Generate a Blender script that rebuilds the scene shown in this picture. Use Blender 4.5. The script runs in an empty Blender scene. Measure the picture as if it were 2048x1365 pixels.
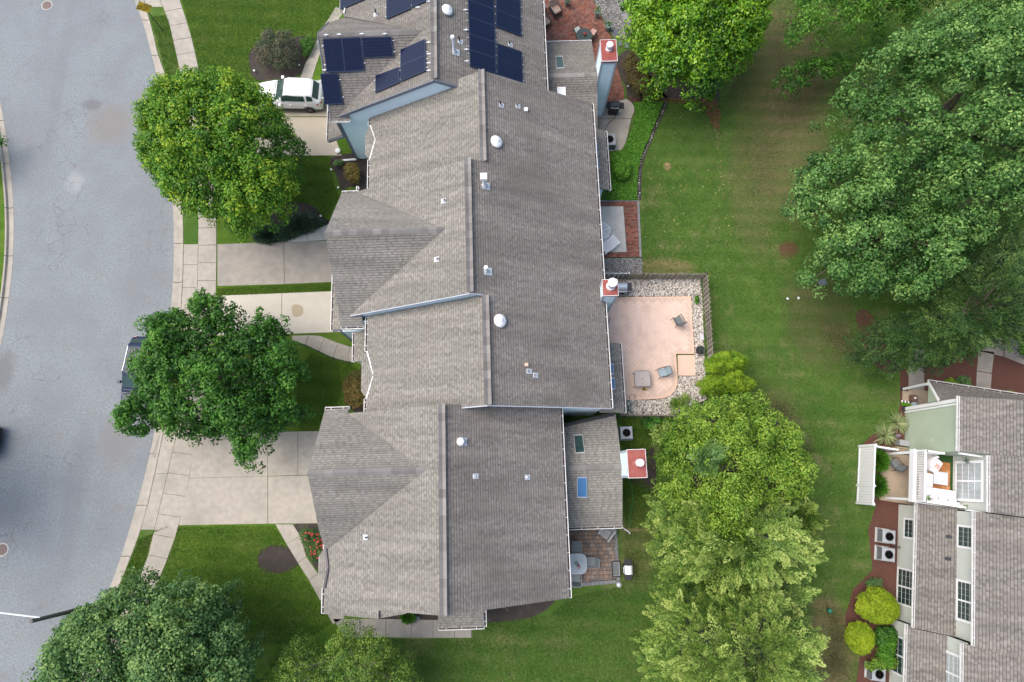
import bpy, math, random
import numpy as np
from mathutils import Vector, Matrix
random.seed(7); np.random.seed(7)
R = math.radians
scene = bpy.context.scene
col = scene.collection
# ---------------------------------------------------------------- camera, sky, sun, exposure
CAM_H = 40.0; FPX = 1274.0
TILT = math.atan((950 - 682.5) / FPX)
cd = bpy.data.cameras.new('camera'); cam = bpy.data.objects.new('camera', cd); col.objects.link(cam)
cd.sensor_width = 36.0; cd.sensor_fit = 'HORIZONTAL'; cd.lens = 36.0 * FPX / 2048.0
cd.clip_start = 0.5; cd.clip_end = 2000
cam.location = (0, 0, CAM_H); cam.rotation_euler = (TILT, 0, 0)
scene.camera = cam
SUN_DIR = Vector((-0.54, 0.10, 0.95)).normalized()
world = bpy.data.worlds.new('World'); scene.world = world; world.use_nodes = True
wn = world.node_tree.nodes; wl = world.node_tree.links
bg = wn['Background']; sky = wn.new('ShaderNodeTexSky'); sky.sky_type = 'NISHITA'; sky.sun_disc = False
sky.sun_elevation = math.asin(SUN_DIR.z); sky.sun_rotation = math.atan2(SUN_DIR.x, SUN_DIR.y)
sky.air_density = 1.0; sky.dust_density = 4.0; sky.ozone_density = 1.0
wl.new(sky.outputs[0], bg.inputs[0]); bg.inputs[1].default_value = 0.135
sd = bpy.data.lights.new('sun', 'SUN'); sun = bpy.data.objects.new('sun', sd); col.objects.link(sun)
sd.energy = 1.5; sd.angle = R(50); sd.color = (1.0, 0.95, 0.88)
sun.rotation_euler = (-SUN_DIR).to_track_quat('-Z', 'Y').to_euler(); sun.location = (-40, 20, 60)
scene.view_settings.view_transform = 'Standard'; scene.view_settings.look = 'None'
scene.view_settings.gamma = 1; scene.view_settings.use_curve_mapping = False
scene.view_settings.exposure = 0.80
scene.render.engine = 'CYCLES'
try:
    scene.cycles.use_denoising = True
    scene.cycles.max_bounces = 6; scene.cycles.transparent_max_bounces = 6
except Exception: pass

# ---------------------------------------------------------------- survey: photo measurements -> metres on the site
TC, TS = math.cos(TILT), math.sin(TILT)
def ray(px, py):
    u = px - 1024; v = 682.5 - py
    return Vector((u, v * TC + FPX * TS, v * TS - FPX * TC))
def G(px, py, z=0.0):
    r = ray(px, py); t = (z - CAM_H) / r.z
    return Vector((r.x * t, r.y * t, z))
AH = R(1.8)                      # the townhouse row is turned 1.8 degrees
def toL(p): return Vector((p.x * math.cos(AH) + p.y * math.sin(AH), -p.x * math.sin(AH) + p.y * math.cos(AH), p.z))
def toW(u, w, z): return Vector((u * math.cos(AH) - w * math.sin(AH), u * math.sin(AH) + w * math.cos(AH), z))
BH = R(-8.8)                     # the second building is turned the other way
def toB(p): return Vector((p.x * math.cos(BH) + p.y * math.sin(BH), -p.x * math.sin(BH) + p.y * math.cos(BH), p.z))
def fromB(a, b, z): return Vector((a * math.cos(BH) - b * math.sin(BH), a * math.sin(BH) + b * math.cos(BH), z))
class Plane:                     # z = z0 + ku (u-u0) + kw (w-w0) in the frame of a building
    def __init__(s, u0, z0, ku, w0=0, kw=0): s.u0, s.z0, s.ku, s.w0, s.kw = u0, z0, ku, w0, kw
    def z(s, u, w): return s.z0 + s.ku * (u - s.u0) + s.kw * (w - s.w0)
    def hit(s, px, py, ang=None):
        a = AH if ang is None else ang
        r = ray(px, py); ru = r.x * math.cos(a) + r.y * math.sin(a); rw = -r.x * math.sin(a) + r.y * math.cos(a)
        t = (s.z0 - s.ku * s.u0 - s.kw * s.w0 - CAM_H) / (r.z - s.ku * ru - s.kw * rw)
        return Vector((ru * t, rw * t, CAM_H + r.z * t))
def hit_vert(px, py, ang, axis, val):   # sight line against a vertical wall plane (axis 0: u = val, 1: w = val)
    r = ray(px, py); rr = (r.x * math.cos(ang) + r.y * math.sin(ang), -r.x * math.sin(ang) + r.y * math.cos(ang))
    t = val / rr[axis]
    return Vector((rr[0] * t, rr[1] * t, CAM_H + r.z * t))

# ---------------------------------------------------------------- materials
MATS = {}
def nodes(name):
    m = bpy.data.materials.new(name); m.use_nodes = True
    nt = m.node_tree; return m, nt, nt.nodes['Principled BSDF']
def rgb(c): return (c[0], c[1], c[2], 1.0)
def mat(name, c, rough=0.6, metal=0.0, spec=0.5, var=0.0, scale=6.0, bump=0.0, bscale=60.0, c2=None, coat=0.0, big=0.0, bigc=None, bigs=0.5):
    """colour c, mixed by fine noise with c2; optional bump; optional large stains towards bigc"""
    if name in MATS: return MATS[name]
    m, nt, b = nodes(name); N = nt.nodes; Lk = nt.links
    b.inputs['Roughness'].default_value = rough; b.inputs['Metallic'].default_value = metal
    b.inputs['Specular IOR Level'].default_value = spec
    if coat: b.inputs['Coat Weight'].default_value = coat; b.inputs['Coat Roughness'].default_value = 0.06
    geo = N.new('ShaderNodeNewGeometry')
    last = None
    if c2 is None and var: c2 = tuple(max(0, x * (1 - var)) for x in c)
    if c2 is not None:
        nz = N.new('ShaderNodeTexNoise'); nz.inputs['Scale'].default_value = scale; nz.inputs['Detail'].default_value = 6
        Lk.new(geo.outputs['Position'], nz.inputs['Vector'])
        rp = N.new('ShaderNodeValToRGB'); rp.color_ramp.elements[0].position = 0.33; rp.color_ramp.elements[1].position = 0.67
        rp.color_ramp.elements[0].color = rgb(c2); rp.color_ramp.elements[1].color = rgb(c)
        Lk.new(nz.outputs['Fac'], rp.inputs['Fac']); last = rp.outputs['Color']
    if big:
        n2 = N.new('ShaderNodeTexNoise'); n2.inputs['Scale'].default_value = bigs; n2.inputs['Detail'].default_value = 5
        n2.inputs['Roughness'].default_value = 0.65
        Lk.new(geo.outputs['Position'], n2.inputs['Vector'])
        r2 = N.new('ShaderNodeValToRGB'); r2.color_ramp.elements[0].position = 0.48; r2.color_ramp.elements[1].position = 0.72
        r2.color_ramp.elements[0].color = (0, 0, 0, 1); r2.color_ramp.elements[1].color = (big, big, big, 1)
        Lk.new(n2.outputs['Fac'], r2.inputs['Fac'])
        mx = N.new('ShaderNodeMix'); mx.data_type = 'RGBA'
        Lk.new(r2.outputs['Color'], mx.inputs['Factor'])
        if last: Lk.new(last, mx.inputs['A'])
        else: mx.inputs['A'].default_value = rgb(c)
        mx.inputs['B'].default_value = rgb(bigc); last = mx.outputs['Result']
    if last: Lk.new(last, b.inputs['Base Color'])
    else: b.inputs['Base Color'].default_value = rgb(c)
    if bump:
        n3 = N.new('ShaderNodeTexNoise'); n3.inputs['Scale'].default_value = bscale; n3.inputs['Detail'].default_value = 4
        Lk.new(geo.outputs['Position'], n3.inputs['Vector'])
        bp = N.new('ShaderNodeBump'); bp.inputs['Strength'].default_value = bump; bp.inputs['Distance'].default_value = 0.02
        Lk.new(n3.outputs['Fac'], bp.inputs['Height']); Lk.new(bp.outputs['Normal'], b.inputs['Normal'])
    MATS[name] = m; return m
def tone_mat(name, cols, rough=0.8, noise=0.25, nscale=25.0, bump=0.0, trans=0.0, transc=None, spec=0.3, stain=0.0, stainc=(0.2,0.2,0.2), stains=0.35):
    """colour ramp driven by each piece's own 'tone' value"""
    if name in MATS: return MATS[name]
    m, nt, b = nodes(name); N = nt.nodes; Lk = nt.links
    b.inputs['Roughness'].default_value = rough; b.inputs['Specular IOR Level'].default_value = spec
    at = N.new('ShaderNodeAttribute'); at.attribute_name = 'tone'
    geo = N.new('ShaderNodeNewGeometry')
    nz = N.new('ShaderNodeTexNoise'); nz.inputs['Scale'].default_value = nscale; nz.inputs['Detail'].default_value = 3
    Lk.new(geo.outputs['Position'], nz.inputs['Vector'])
    ma = N.new('ShaderNodeMath'); ma.operation = 'MULTIPLY_ADD'; ma.inputs[1].default_value = noise; 
    Lk.new(nz.outputs['Fac'], ma.inputs[0]); Lk.new(at.outputs['Fac'], ma.inputs[2])
    sb = N.new('ShaderNodeMath'); sb.operation = 'SUBTRACT'; sb.inputs[1].default_value = noise * 0.5
    Lk.new(ma.outputs[0], sb.inputs[0])
    rp = N.new('ShaderNodeValToRGB'); cr = rp.color_ramp
    cr.elements[0].position = 0.0; cr.elements[0].color = rgb(cols[0]); cr.elements[1].position = 1.0; cr.elements[1].color = rgb(cols[-1])
    for i, c in enumerate(cols[1:-1]):
        e = cr.elements.new((i + 1) / (len(cols) - 1)); e.color = rgb(c)
    Lk.new(sb.outputs[0], rp.inputs['Fac']); last = rp.outputs['Color']
    if stain:
        n2 = N.new('ShaderNodeTexNoise'); n2.inputs['Scale'].default_value = stains; n2.inputs['Detail'].default_value = 5; n2.inputs['Roughness'].default_value = 0.6
        Lk.new(geo.outputs['Position'], n2.inputs['Vector'])
        r2 = N.new('ShaderNodeValToRGB'); r2.color_ramp.elements[0].position = 0.42; r2.color_ramp.elements[1].position = 0.68
        r2.color_ramp.elements[0].color = (0, 0, 0, 1); r2.color_ramp.elements[1].color = (stain, stain, stain, 1)
        Lk.new(n2.outputs['Fac'], r2.inputs['Fac'])
        mx = N.new('ShaderNodeMix'); mx.data_type = 'RGBA'; Lk.new(r2.outputs['Color'], mx.inputs['Factor'])
        Lk.new(last, mx.inputs['A']); mx.inputs['B'].default_value = rgb(stainc); last = mx.outputs['Result']
    if stain:      # weather streaks that run down the slopes
        vm = N.new('ShaderNodeVectorMath'); vm.operation = 'MULTIPLY'; vm.inputs[1].default_value = (0.16, 1.5, 0.16); Lk.new(geo.outputs['Position'], vm.inputs[0])
        n4 = N.new('ShaderNodeTexNoise'); n4.inputs['Scale'].default_value = 1.0; n4.inputs['Detail'].default_value = 6; n4.inputs['Roughness'].default_value = 0.65; Lk.new(vm.outputs[0], n4.inputs['Vector'])
        r4 = N.new('ShaderNodeValToRGB'); r4.color_ramp.elements[0].position = 0.35; r4.color_ramp.elements[1].position = 0.68
        r4.color_ramp.elements[0].color = (0.80, 0.80, 0.80, 1); r4.color_ramp.elements[1].color = (1.16, 1.15, 1.14, 1); Lk.new(n4.outputs['Fac'], r4.inputs['Fac'])
        mu = N.new('ShaderNodeMix'); mu.data_type = 'RGBA'; mu.blend_type = 'MULTIPLY'; mu.inputs['Factor'].default_value = 1.0; Lk.new(last, mu.inputs['A']); Lk.new(r4.outputs['Color'], mu.inputs['B']); last = mu.outputs['Result']
    Lk.new(last, b.inputs['Base Color'])
    if bump:
        n3 = N.new('ShaderNodeTexNoise'); n3.inputs['Scale'].default_value = 90; Lk.new(geo.outputs['Position'], n3.inputs['Vector'])
        bp = N.new('ShaderNodeBump'); bp.inputs['Strength'].default_value = bump; bp.inputs['Distance'].default_value = 0.01
        Lk.new(n3.outputs['Fac'], bp.inputs['Height']); Lk.new(bp.outputs['Normal'], b.inputs['Normal'])
    if trans:
        out = N['Material Output']; tr = N.new('ShaderNodeBsdfTranslucent'); ms = N.new('ShaderNodeMixShader'); ms.inputs[0].default_value = trans
        Lk.new(last, tr.inputs['Color'])
        Lk.new(b.outputs[0], ms.inputs[1]); Lk.new(tr.outputs[0], ms.inputs[2]); Lk.new(ms.outputs[0], out.inputs['Surface'])
    MATS[name] = m; return m

M = {}
M['white'] = mat('white_paint', (0.80, 0.81, 0.82), 0.45)
M['gutter'] = mat('gutter_white', (0.78, 0.78, 0.77), 0.4, c2=(0.62, 0.62, 0.6), scale=3)
M['gutter_in'] = mat('gutter_grime', (0.09, 0.07, 0.055), 0.9, var=0.4)
M['gutter_dark'] = mat('gutter_dark_brown', (0.06, 0.05, 0.065), 0.4)
M['blue_siding'] = mat('blue_siding', (0.72, 0.86, 0.90), 0.5, c2=(0.68, 0.83, 0.88), scale=1.2)
M['green_siding'] = mat('green_siding', (0.37, 0.44, 0.34), 0.55, c2=(0.34, 0.41, 0.31), scale=1.2)
M['pale_siding'] = mat('pale_siding', (0.50, 0.53, 0.48), 0.55, c2=(0.46, 0.49, 0.45), scale=1.2)
M['slate_trim'] = mat('slate_trim', (0.16, 0.18, 0.22), 0.5)
M['grey_trim'] = mat('grey_trim', (0.42, 0.46, 0.52), 0.5)
M['fascia'] = mat('fascia_grey', (0.20, 0.20, 0.20), 0.6)
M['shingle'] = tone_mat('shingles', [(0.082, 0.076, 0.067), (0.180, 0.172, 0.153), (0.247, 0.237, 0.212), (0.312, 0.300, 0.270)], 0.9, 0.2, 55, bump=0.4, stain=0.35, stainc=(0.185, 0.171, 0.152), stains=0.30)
M['shingle_algae'] = tone_mat('shingles_algae', [(0.080, 0.073, 0.066), (0.168, 0.155, 0.141), (0.228, 0.212, 0.193), (0.30, 0.282, 0.26)], 0.9, 0.2, 55, bump=0.4, stain=0.6, stainc=(0.13, 0.117, 0.104), stains=0.28)  # darker shingle tones with stronger mottling, used on the rear slopes
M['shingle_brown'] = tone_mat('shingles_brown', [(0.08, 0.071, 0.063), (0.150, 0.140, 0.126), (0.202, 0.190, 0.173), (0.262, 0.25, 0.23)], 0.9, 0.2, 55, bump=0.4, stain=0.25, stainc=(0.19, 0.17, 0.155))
M['under'] = mat('roof_felt', (0.10, 0.095, 0.09), 0.95)
M['cap'] = tone_mat('cap_shingles', [(0.17, 0.16, 0.15), (0.212, 0.202, 0.19), (0.255, 0.246, 0.23)], 0.9, 0.2, 30, bump=0.3)
M['red_metal'] = mat('red_metal', (0.30, 0.075, 0.055), 0.4, c2=(0.25, 0.055, 0.045), scale=4, big=0.5, bigc=(0.33, 0.14, 0.11), bigs=2.0)
M['steel'] = mat('steel', (0.55, 0.58, 0.62), 0.3, 0.6)
M['galv'] = mat('galvanised', (0.62, 0.65, 0.68), 0.4, 0.3)
M['black'] = mat('black_plastic', (0.02, 0.02, 0.022), 0.5)
M['dark_metal'] = mat('dark_metal', (0.05, 0.055, 0.065), 0.4, 0.2)
M['pipe_black'] = mat('pipe_black', (0.015, 0.015, 0.018), 0.6)
M['glass'] = mat('window_glass', (0.025, 0.055, 0.05), 0.05, spec=0.9)
M['sky_glass'] = mat('skylight_glass', (0.05, 0.16, 0.34), 0.08, spec=0.9)
M['curtain'] = mat('curtain_behind_glass', (0.42, 0.47, 0.48), 0.25, var=0.25, scale=9)
M['solar'] = mat('solar_cells', (0.004, 0.008, 0.028), 0.16, spec=0.35, c2=(0.006, 0.011, 0.038), scale=20)
M['asphalt'] = None
M['concrete'] = mat('concrete', (0.40, 0.365, 0.31), 0.85, c2=(0.335, 0.305, 0.26), scale=3.0, bump=0.2, bscale=120, big=0.7, bigc=(0.25, 0.235, 0.20), bigs=0.45)
M['concrete_old'] = mat('concrete_old', (0.33, 0.30, 0.26), 0.85, c2=(0.27, 0.25, 0.22), scale=2.0, bump=0.2, bscale=120, big=0.6, bigc=(0.18, 0.175, 0.16), bigs=0.6)
M['concrete_pale'] = mat('concrete_pale', (0.50, 0.50, 0.46), 0.85, c2=(0.44, 0.44, 0.41), scale=5.0, big=0.5, bigc=(0.30, 0.31, 0.29), bigs=1.2)
M['concrete_warm'] = mat('concrete_warm', (0.42, 0.33, 0.24), 0.85, c2=(0.38, 0.30, 0.22), scale=3.0, big=0.4, bigc=(0.30, 0.27, 0.23), bigs=1.0)
M['joint'] = mat('joint_soil', (0.10, 0.085, 0.065), 0.95, var=0.4, scale=9)
M['mulch'] = mat('mulch_black', (0.030, 0.025, 0.022), 0.95, c2=(0.060, 0.048, 0.040), scale=28, bump=1.0, bscale=45, big=0.5, bigc=(0.10, 0.078, 0.062), bigs=1.6)
M['mulch_red'] = mat('mulch_red', (0.135, 0.056, 0.038), 0.95, c2=(0.075, 0.032, 0.024), scale=30, bump=1.0, bscale=45)
M['brick'] = tone_mat('bricks_red', [(0.14, 0.06, 0.045), (0.24, 0.085, 0.06), (0.30, 0.12, 0.08), (0.24, 0.14, 0.11)], 0.85, 0.3, 15, bump=0.3, stain=0.4, stainc=(0.13, 0.10, 0.085), stains=1.2)
M['paver'] = tone_mat('pavers', [(0.17, 0.145, 0.13), (0.25, 0.19, 0.155), (0.33, 0.215, 0.15), (0.28, 0.25, 0.22)], 0.85, 0.35, 12, bump=0.3)
M['stamped'] = mat('stamped_concrete', (0.74, 0.56, 0.46), 0.7, c2=(0.69, 0.52, 0.42), scale=2.5, big=0.55, bigc=(0.50, 0.37, 0.30), bigs=1.3)
M['stamp_joint'] = mat('stamp_joint', (0.64, 0.48, 0.39), 0.85, var=0.15)
M['pebble'] = tone_mat('pebbles', [(0.16, 0.14, 0.12), (0.36, 0.32, 0.28), (0.55, 0.50, 0.44), (0.72, 0.69, 0.64)], 0.8, 0.1, 10)
M['pebble_grey'] = tone_mat('pebbles_grey', [(0.06, 0.06, 0.065), (0.16, 0.16, 0.165), (0.28, 0.28, 0.27), (0.40, 0.38, 0.36)], 0.8, 0.1, 10)
M['gravel_bed'] = mat('gravel_bed', (0.15, 0.135, 0.115), 0.95, var=0.5, scale=40, bump=0.6)
M['wood_grey'] = tone_mat('weathered_wood', [(0.14, 0.125, 0.10), (0.23, 0.205, 0.17), (0.32, 0.29, 0.25)], 0.85, 0.4, 12)
M['bark'] = mat('bark', (0.16, 0.13, 0.105), 0.9, var=0.4, scale=14, bump=0.6)
M['bark_pale'] = mat('bark_pale', (0.34, 0.30, 0.25), 0.9, var=0.3, scale=14)
M['sign_yellow'] = mat('sign_yellow', (0.85, 0.55, 0.01), 0.4, var=0.08)
M['sign_black'] = mat('sign_black', (0.02, 0.02, 0.02), 0.5)
M['sign_post'] = mat('sign_post', (0.04, 0.07, 0.05), 0.5, 0.3)
M['manhole'] = mat('manhole_iron', (0.23, 0.17, 0.15), 0.7, var=0.4, scale=30, bump=0.5)
M['paint_white_car'] = mat('car_white', (0.80, 0.80, 0.82), 0.25, coat=1.0)
M['paint_navy'] = mat('car_navy', (0.014, 0.026, 0.065), 0.35, spec=0.3, coat=0.12)
M['paint_black'] = mat('car_black', (0.012, 0.012, 0.015), 0.35, spec=0.3, coat=0.12)
M['tyre'] = mat('tyre', (0.02, 0.02, 0.02), 0.85)
M['rim'] = mat('alloy_rim', (0.45, 0.46, 0.48), 0.3, 0.8)
M['lamp_red'] = mat('tail_lamp', (0.35, 0.01, 0.015), 0.15, coat=0.5)
M['lamp_clear'] = mat('head_lamp', (0.6, 0.62, 0.65), 0.1, coat=0.5)
M['fabric_grey'] = mat('sling_grey', (0.17, 0.19, 0.19), 0.8, var=0.2, scale=40)
M['fabric_blue'] = mat('sling_blue_grey', (0.24, 0.27, 0.27), 0.8, var=0.15, scale=40)
M['cushion_blue'] = mat('cushion_blue', (0.30, 0.38, 0.42), 0.8)
M['resin_grey'] = mat('resin_grey', (0.32, 0.34, 0.35), 0.5)
M['table_glass'] = mat('frosted_glass', (0.47, 0.52, 0.53), 0.2, var=0.1, scale=3)
M['table_glass_pink'] = mat('frosted_glass_warm', (0.46, 0.40, 0.37), 0.2, var=0.1, scale=3)
M['green_table'] = mat('green_metal', (0.035, 0.06, 0.055), 0.5, var=0.3)
M['floral'] = tone_mat('floral_cushion', [(0.45, 0.42, 0.30), (0.62, 0.58, 0.46), (0.38, 0.13, 0.09), (0.14, 0.16, 0.10)], 0.9, 0.9, 22)
M['floral'].node_tree.nodes['Noise Texture'].inputs['Scale'].default_value = 18
M['pattern_red'] = tone_mat('patterned_cushion', [(0.60, 0.50, 0.45), (0.45, 0.12, 0.10), (0.65, 0.58, 0.52), (0.35, 0.06, 0.06)], 0.9, 1.2, 16)
M['pattern_white'] = tone_mat('white_pink_cushion', [(0.74, 0.70, 0.70), (0.76, 0.72, 0.72), (0.78, 0.74, 0.75), (0.60, 0.42, 0.44)], 0.9, 0.9, 5)
M['teal_pillow'] = mat('teal_pillow', (0.42, 0.55, 0.52), 0.9, c2=(0.6, 0.65, 0.6), scale=8)
M['terracotta'] = mat('terracotta', (0.42, 0.15, 0.07), 0.8, var=0.2)
M['pot_green'] = mat('pot_grey_green', (0.20, 0.27, 0.25), 0.5, var=0.2)
M['red'] = mat('red_flower', (0.50, 0.02, 0.05), 0.6, var=0.3, scale=20)
M['orange_deck'] = tone_mat('deck_tiles', [(0.30, 0.12, 0.04), (0.42, 0.18, 0.06), (0.50, 0.24, 0.10)], 0.6, 0.5, 10)
M['turf'] = mat('artificial_turf', (0.018, 0.065, 0.012), 0.95, var=0.3, scale=60)
M['flagstone'] = mat('flagstone', (0.25, 0.25, 0.25), 0.85, var=0.25, scale=6, bump=0.3)
M['blue_stone'] = mat('slate_stone', (0.12, 0.15, 0.18), 0.7, var=0.2)
M['hose'] = mat('hose_green', (0.02, 0.22, 0.06), 0.5)
M['teal'] = mat('teal_netting', (0.02, 0.16, 0.13), 0.7)
M['brick_step'] = mat('brick_step', (0.30, 0.075, 0.045), 0.8, var=0.2, scale=18)
M['dark_wall'] = M['blue_siding']
# foliage
def leaf(name, cols, trans=0.25, rough=0.55, noise=0.2): return tone_mat(name, cols, rough, noise, 2.0, trans=trans, spec=0.35)
M['maple_gold'] = leaf('leaves_maple_gold', [(0.016, 0.070, 0.005), (0.055, 0.175, 0.010), (0.12, 0.28, 0.014), (0.35, 0.46, 0.025)], 0.22)
M['maple'] = leaf('leaves_maple', [(0.012, 0.055, 0.006), (0.036, 0.135, 0.012), (0.070, 0.205, 0.018), (0.14, 0.31, 0.03)], 0.22)
M['blue_leaf'] = leaf('leaves_bluish', [(0.016, 0.055, 0.016), (0.058, 0.150, 0.042), (0.12, 0.24, 0.065), (0.25, 0.38, 0.10)], 0.22)
M['big_maple'] = leaf('leaves_silver_maple', [(0.013, 0.050, 0.010), (0.055, 0.155, 0.030), (0.120, 0.255, 0.055), (0.27, 0.43, 0.11)], 0.22)
M['magnolia'] = leaf('leaves_magnolia', [(0.010, 0.045, 0.003), (0.050, 0.160, 0.008), (0.13, 0.30, 0.012), (0.30, 0.48, 0.03)], 0.15, 0.35)
M['bright_leaf'] = leaf('leaves_bright', [(0.030, 0.085, 0.008), (0.090, 0.20, 0.016), (0.17, 0.31, 0.026), (0.33, 0.46, 0.06)], 0.22)
M['conifer'] = leaf('needles_olive', [(0.032, 0.082, 0.014), (0.098, 0.192, 0.030), (0.205, 0.325, 0.052), (0.44, 0.53, 0.14)], 0.2)
M['cypress'] = leaf('needles_dark', [(0.012, 0.038, 0.010), (0.034, 0.085, 0.018), (0.065, 0.135, 0.028), (0.14, 0.22, 0.05)], 0.12)
M['spruce'] = leaf('needles_blue', [(0.035, 0.095, 0.030), (0.080, 0.175, 0.050), (0.14, 0.26, 0.075), (0.22, 0.36, 0.10)], 0.2)
M['golden'] = leaf('leaves_golden', [(0.055, 0.130, 0.006), (0.12, 0.24, 0.010), (0.21, 0.35, 0.014), (0.36, 0.49, 0.03)], 0.2)
M['topiary'] = leaf('leaves_topiary', [(0.080, 0.150, 0.005), (0.19, 0.30, 0.009), (0.31, 0.43, 0.013), (0.46, 0.55, 0.03)], 0.2)
M['olive'] = leaf('leaves_olive_fine', [(0.026, 0.070, 0.010), (0.065, 0.150, 0.020), (0.13, 0.24, 0.030), (0.28, 0.38, 0.06)], 0.2)
M['burning'] = leaf('leaves_brown_green', [(0.020, 0.045, 0.024), (0.045, 0.085, 0.045), (0.095, 0.115, 0.06), (0.24, 0.17, 0.10)], 0.2)
M['rust'] = leaf('leaves_rust', [(0.072, 0.090, 0.018), (0.144, 0.132, 0.030), (0.264, 0.144, 0.048), (0.240, 0.264, 0.048)])
M['hedge_brown'] = leaf('leaves_brown_hedge', [(0.042, 0.036, 0.014), (0.096, 0.072, 0.026), (0.168, 0.120, 0.042), (0.120, 0.168, 0.036)])
M['juniper'] = leaf('needles_juniper', [(0.018, 0.046, 0.026), (0.039, 0.081, 0.047), (0.072, 0.124, 0.072), (0.111, 0.169, 0.091)], 0.1)
M['cover'] = leaf('leaves_ground_cover', [(0.030, 0.12, 0.008), (0.066, 0.215, 0.014), (0.11, 0.29, 0.020), (0.18, 0.38, 0.035)], 0.2)
M['yucca'] = leaf('leaves_variegated', [(0.09, 0.16, 0.06), (0.16, 0.24, 0.09), (0.30, 0.36, 0.15), (0.45, 0.48, 0.25)])
M['litter'] = leaf('fallen_leaves', [(0.14, 0.05, 0.025), (0.24, 0.10, 0.045), (0.32, 0.20, 0.09), (0.50, 0.45, 0.24)], 0.1)
M['rose'] = leaf('leaves_rose', [(0.03, 0.07, 0.02), (0.05, 0.12, 0.03), (0.08, 0.17, 0.04), (0.12, 0.2, 0.05)])
M['rose_flower'] = leaf('petals_red', [(0.5, 0.03, 0.04), (0.6, 0.05, 0.06), (0.7, 0.10, 0.10), (0.75, 0.25, 0.2)], 0.2)

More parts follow.
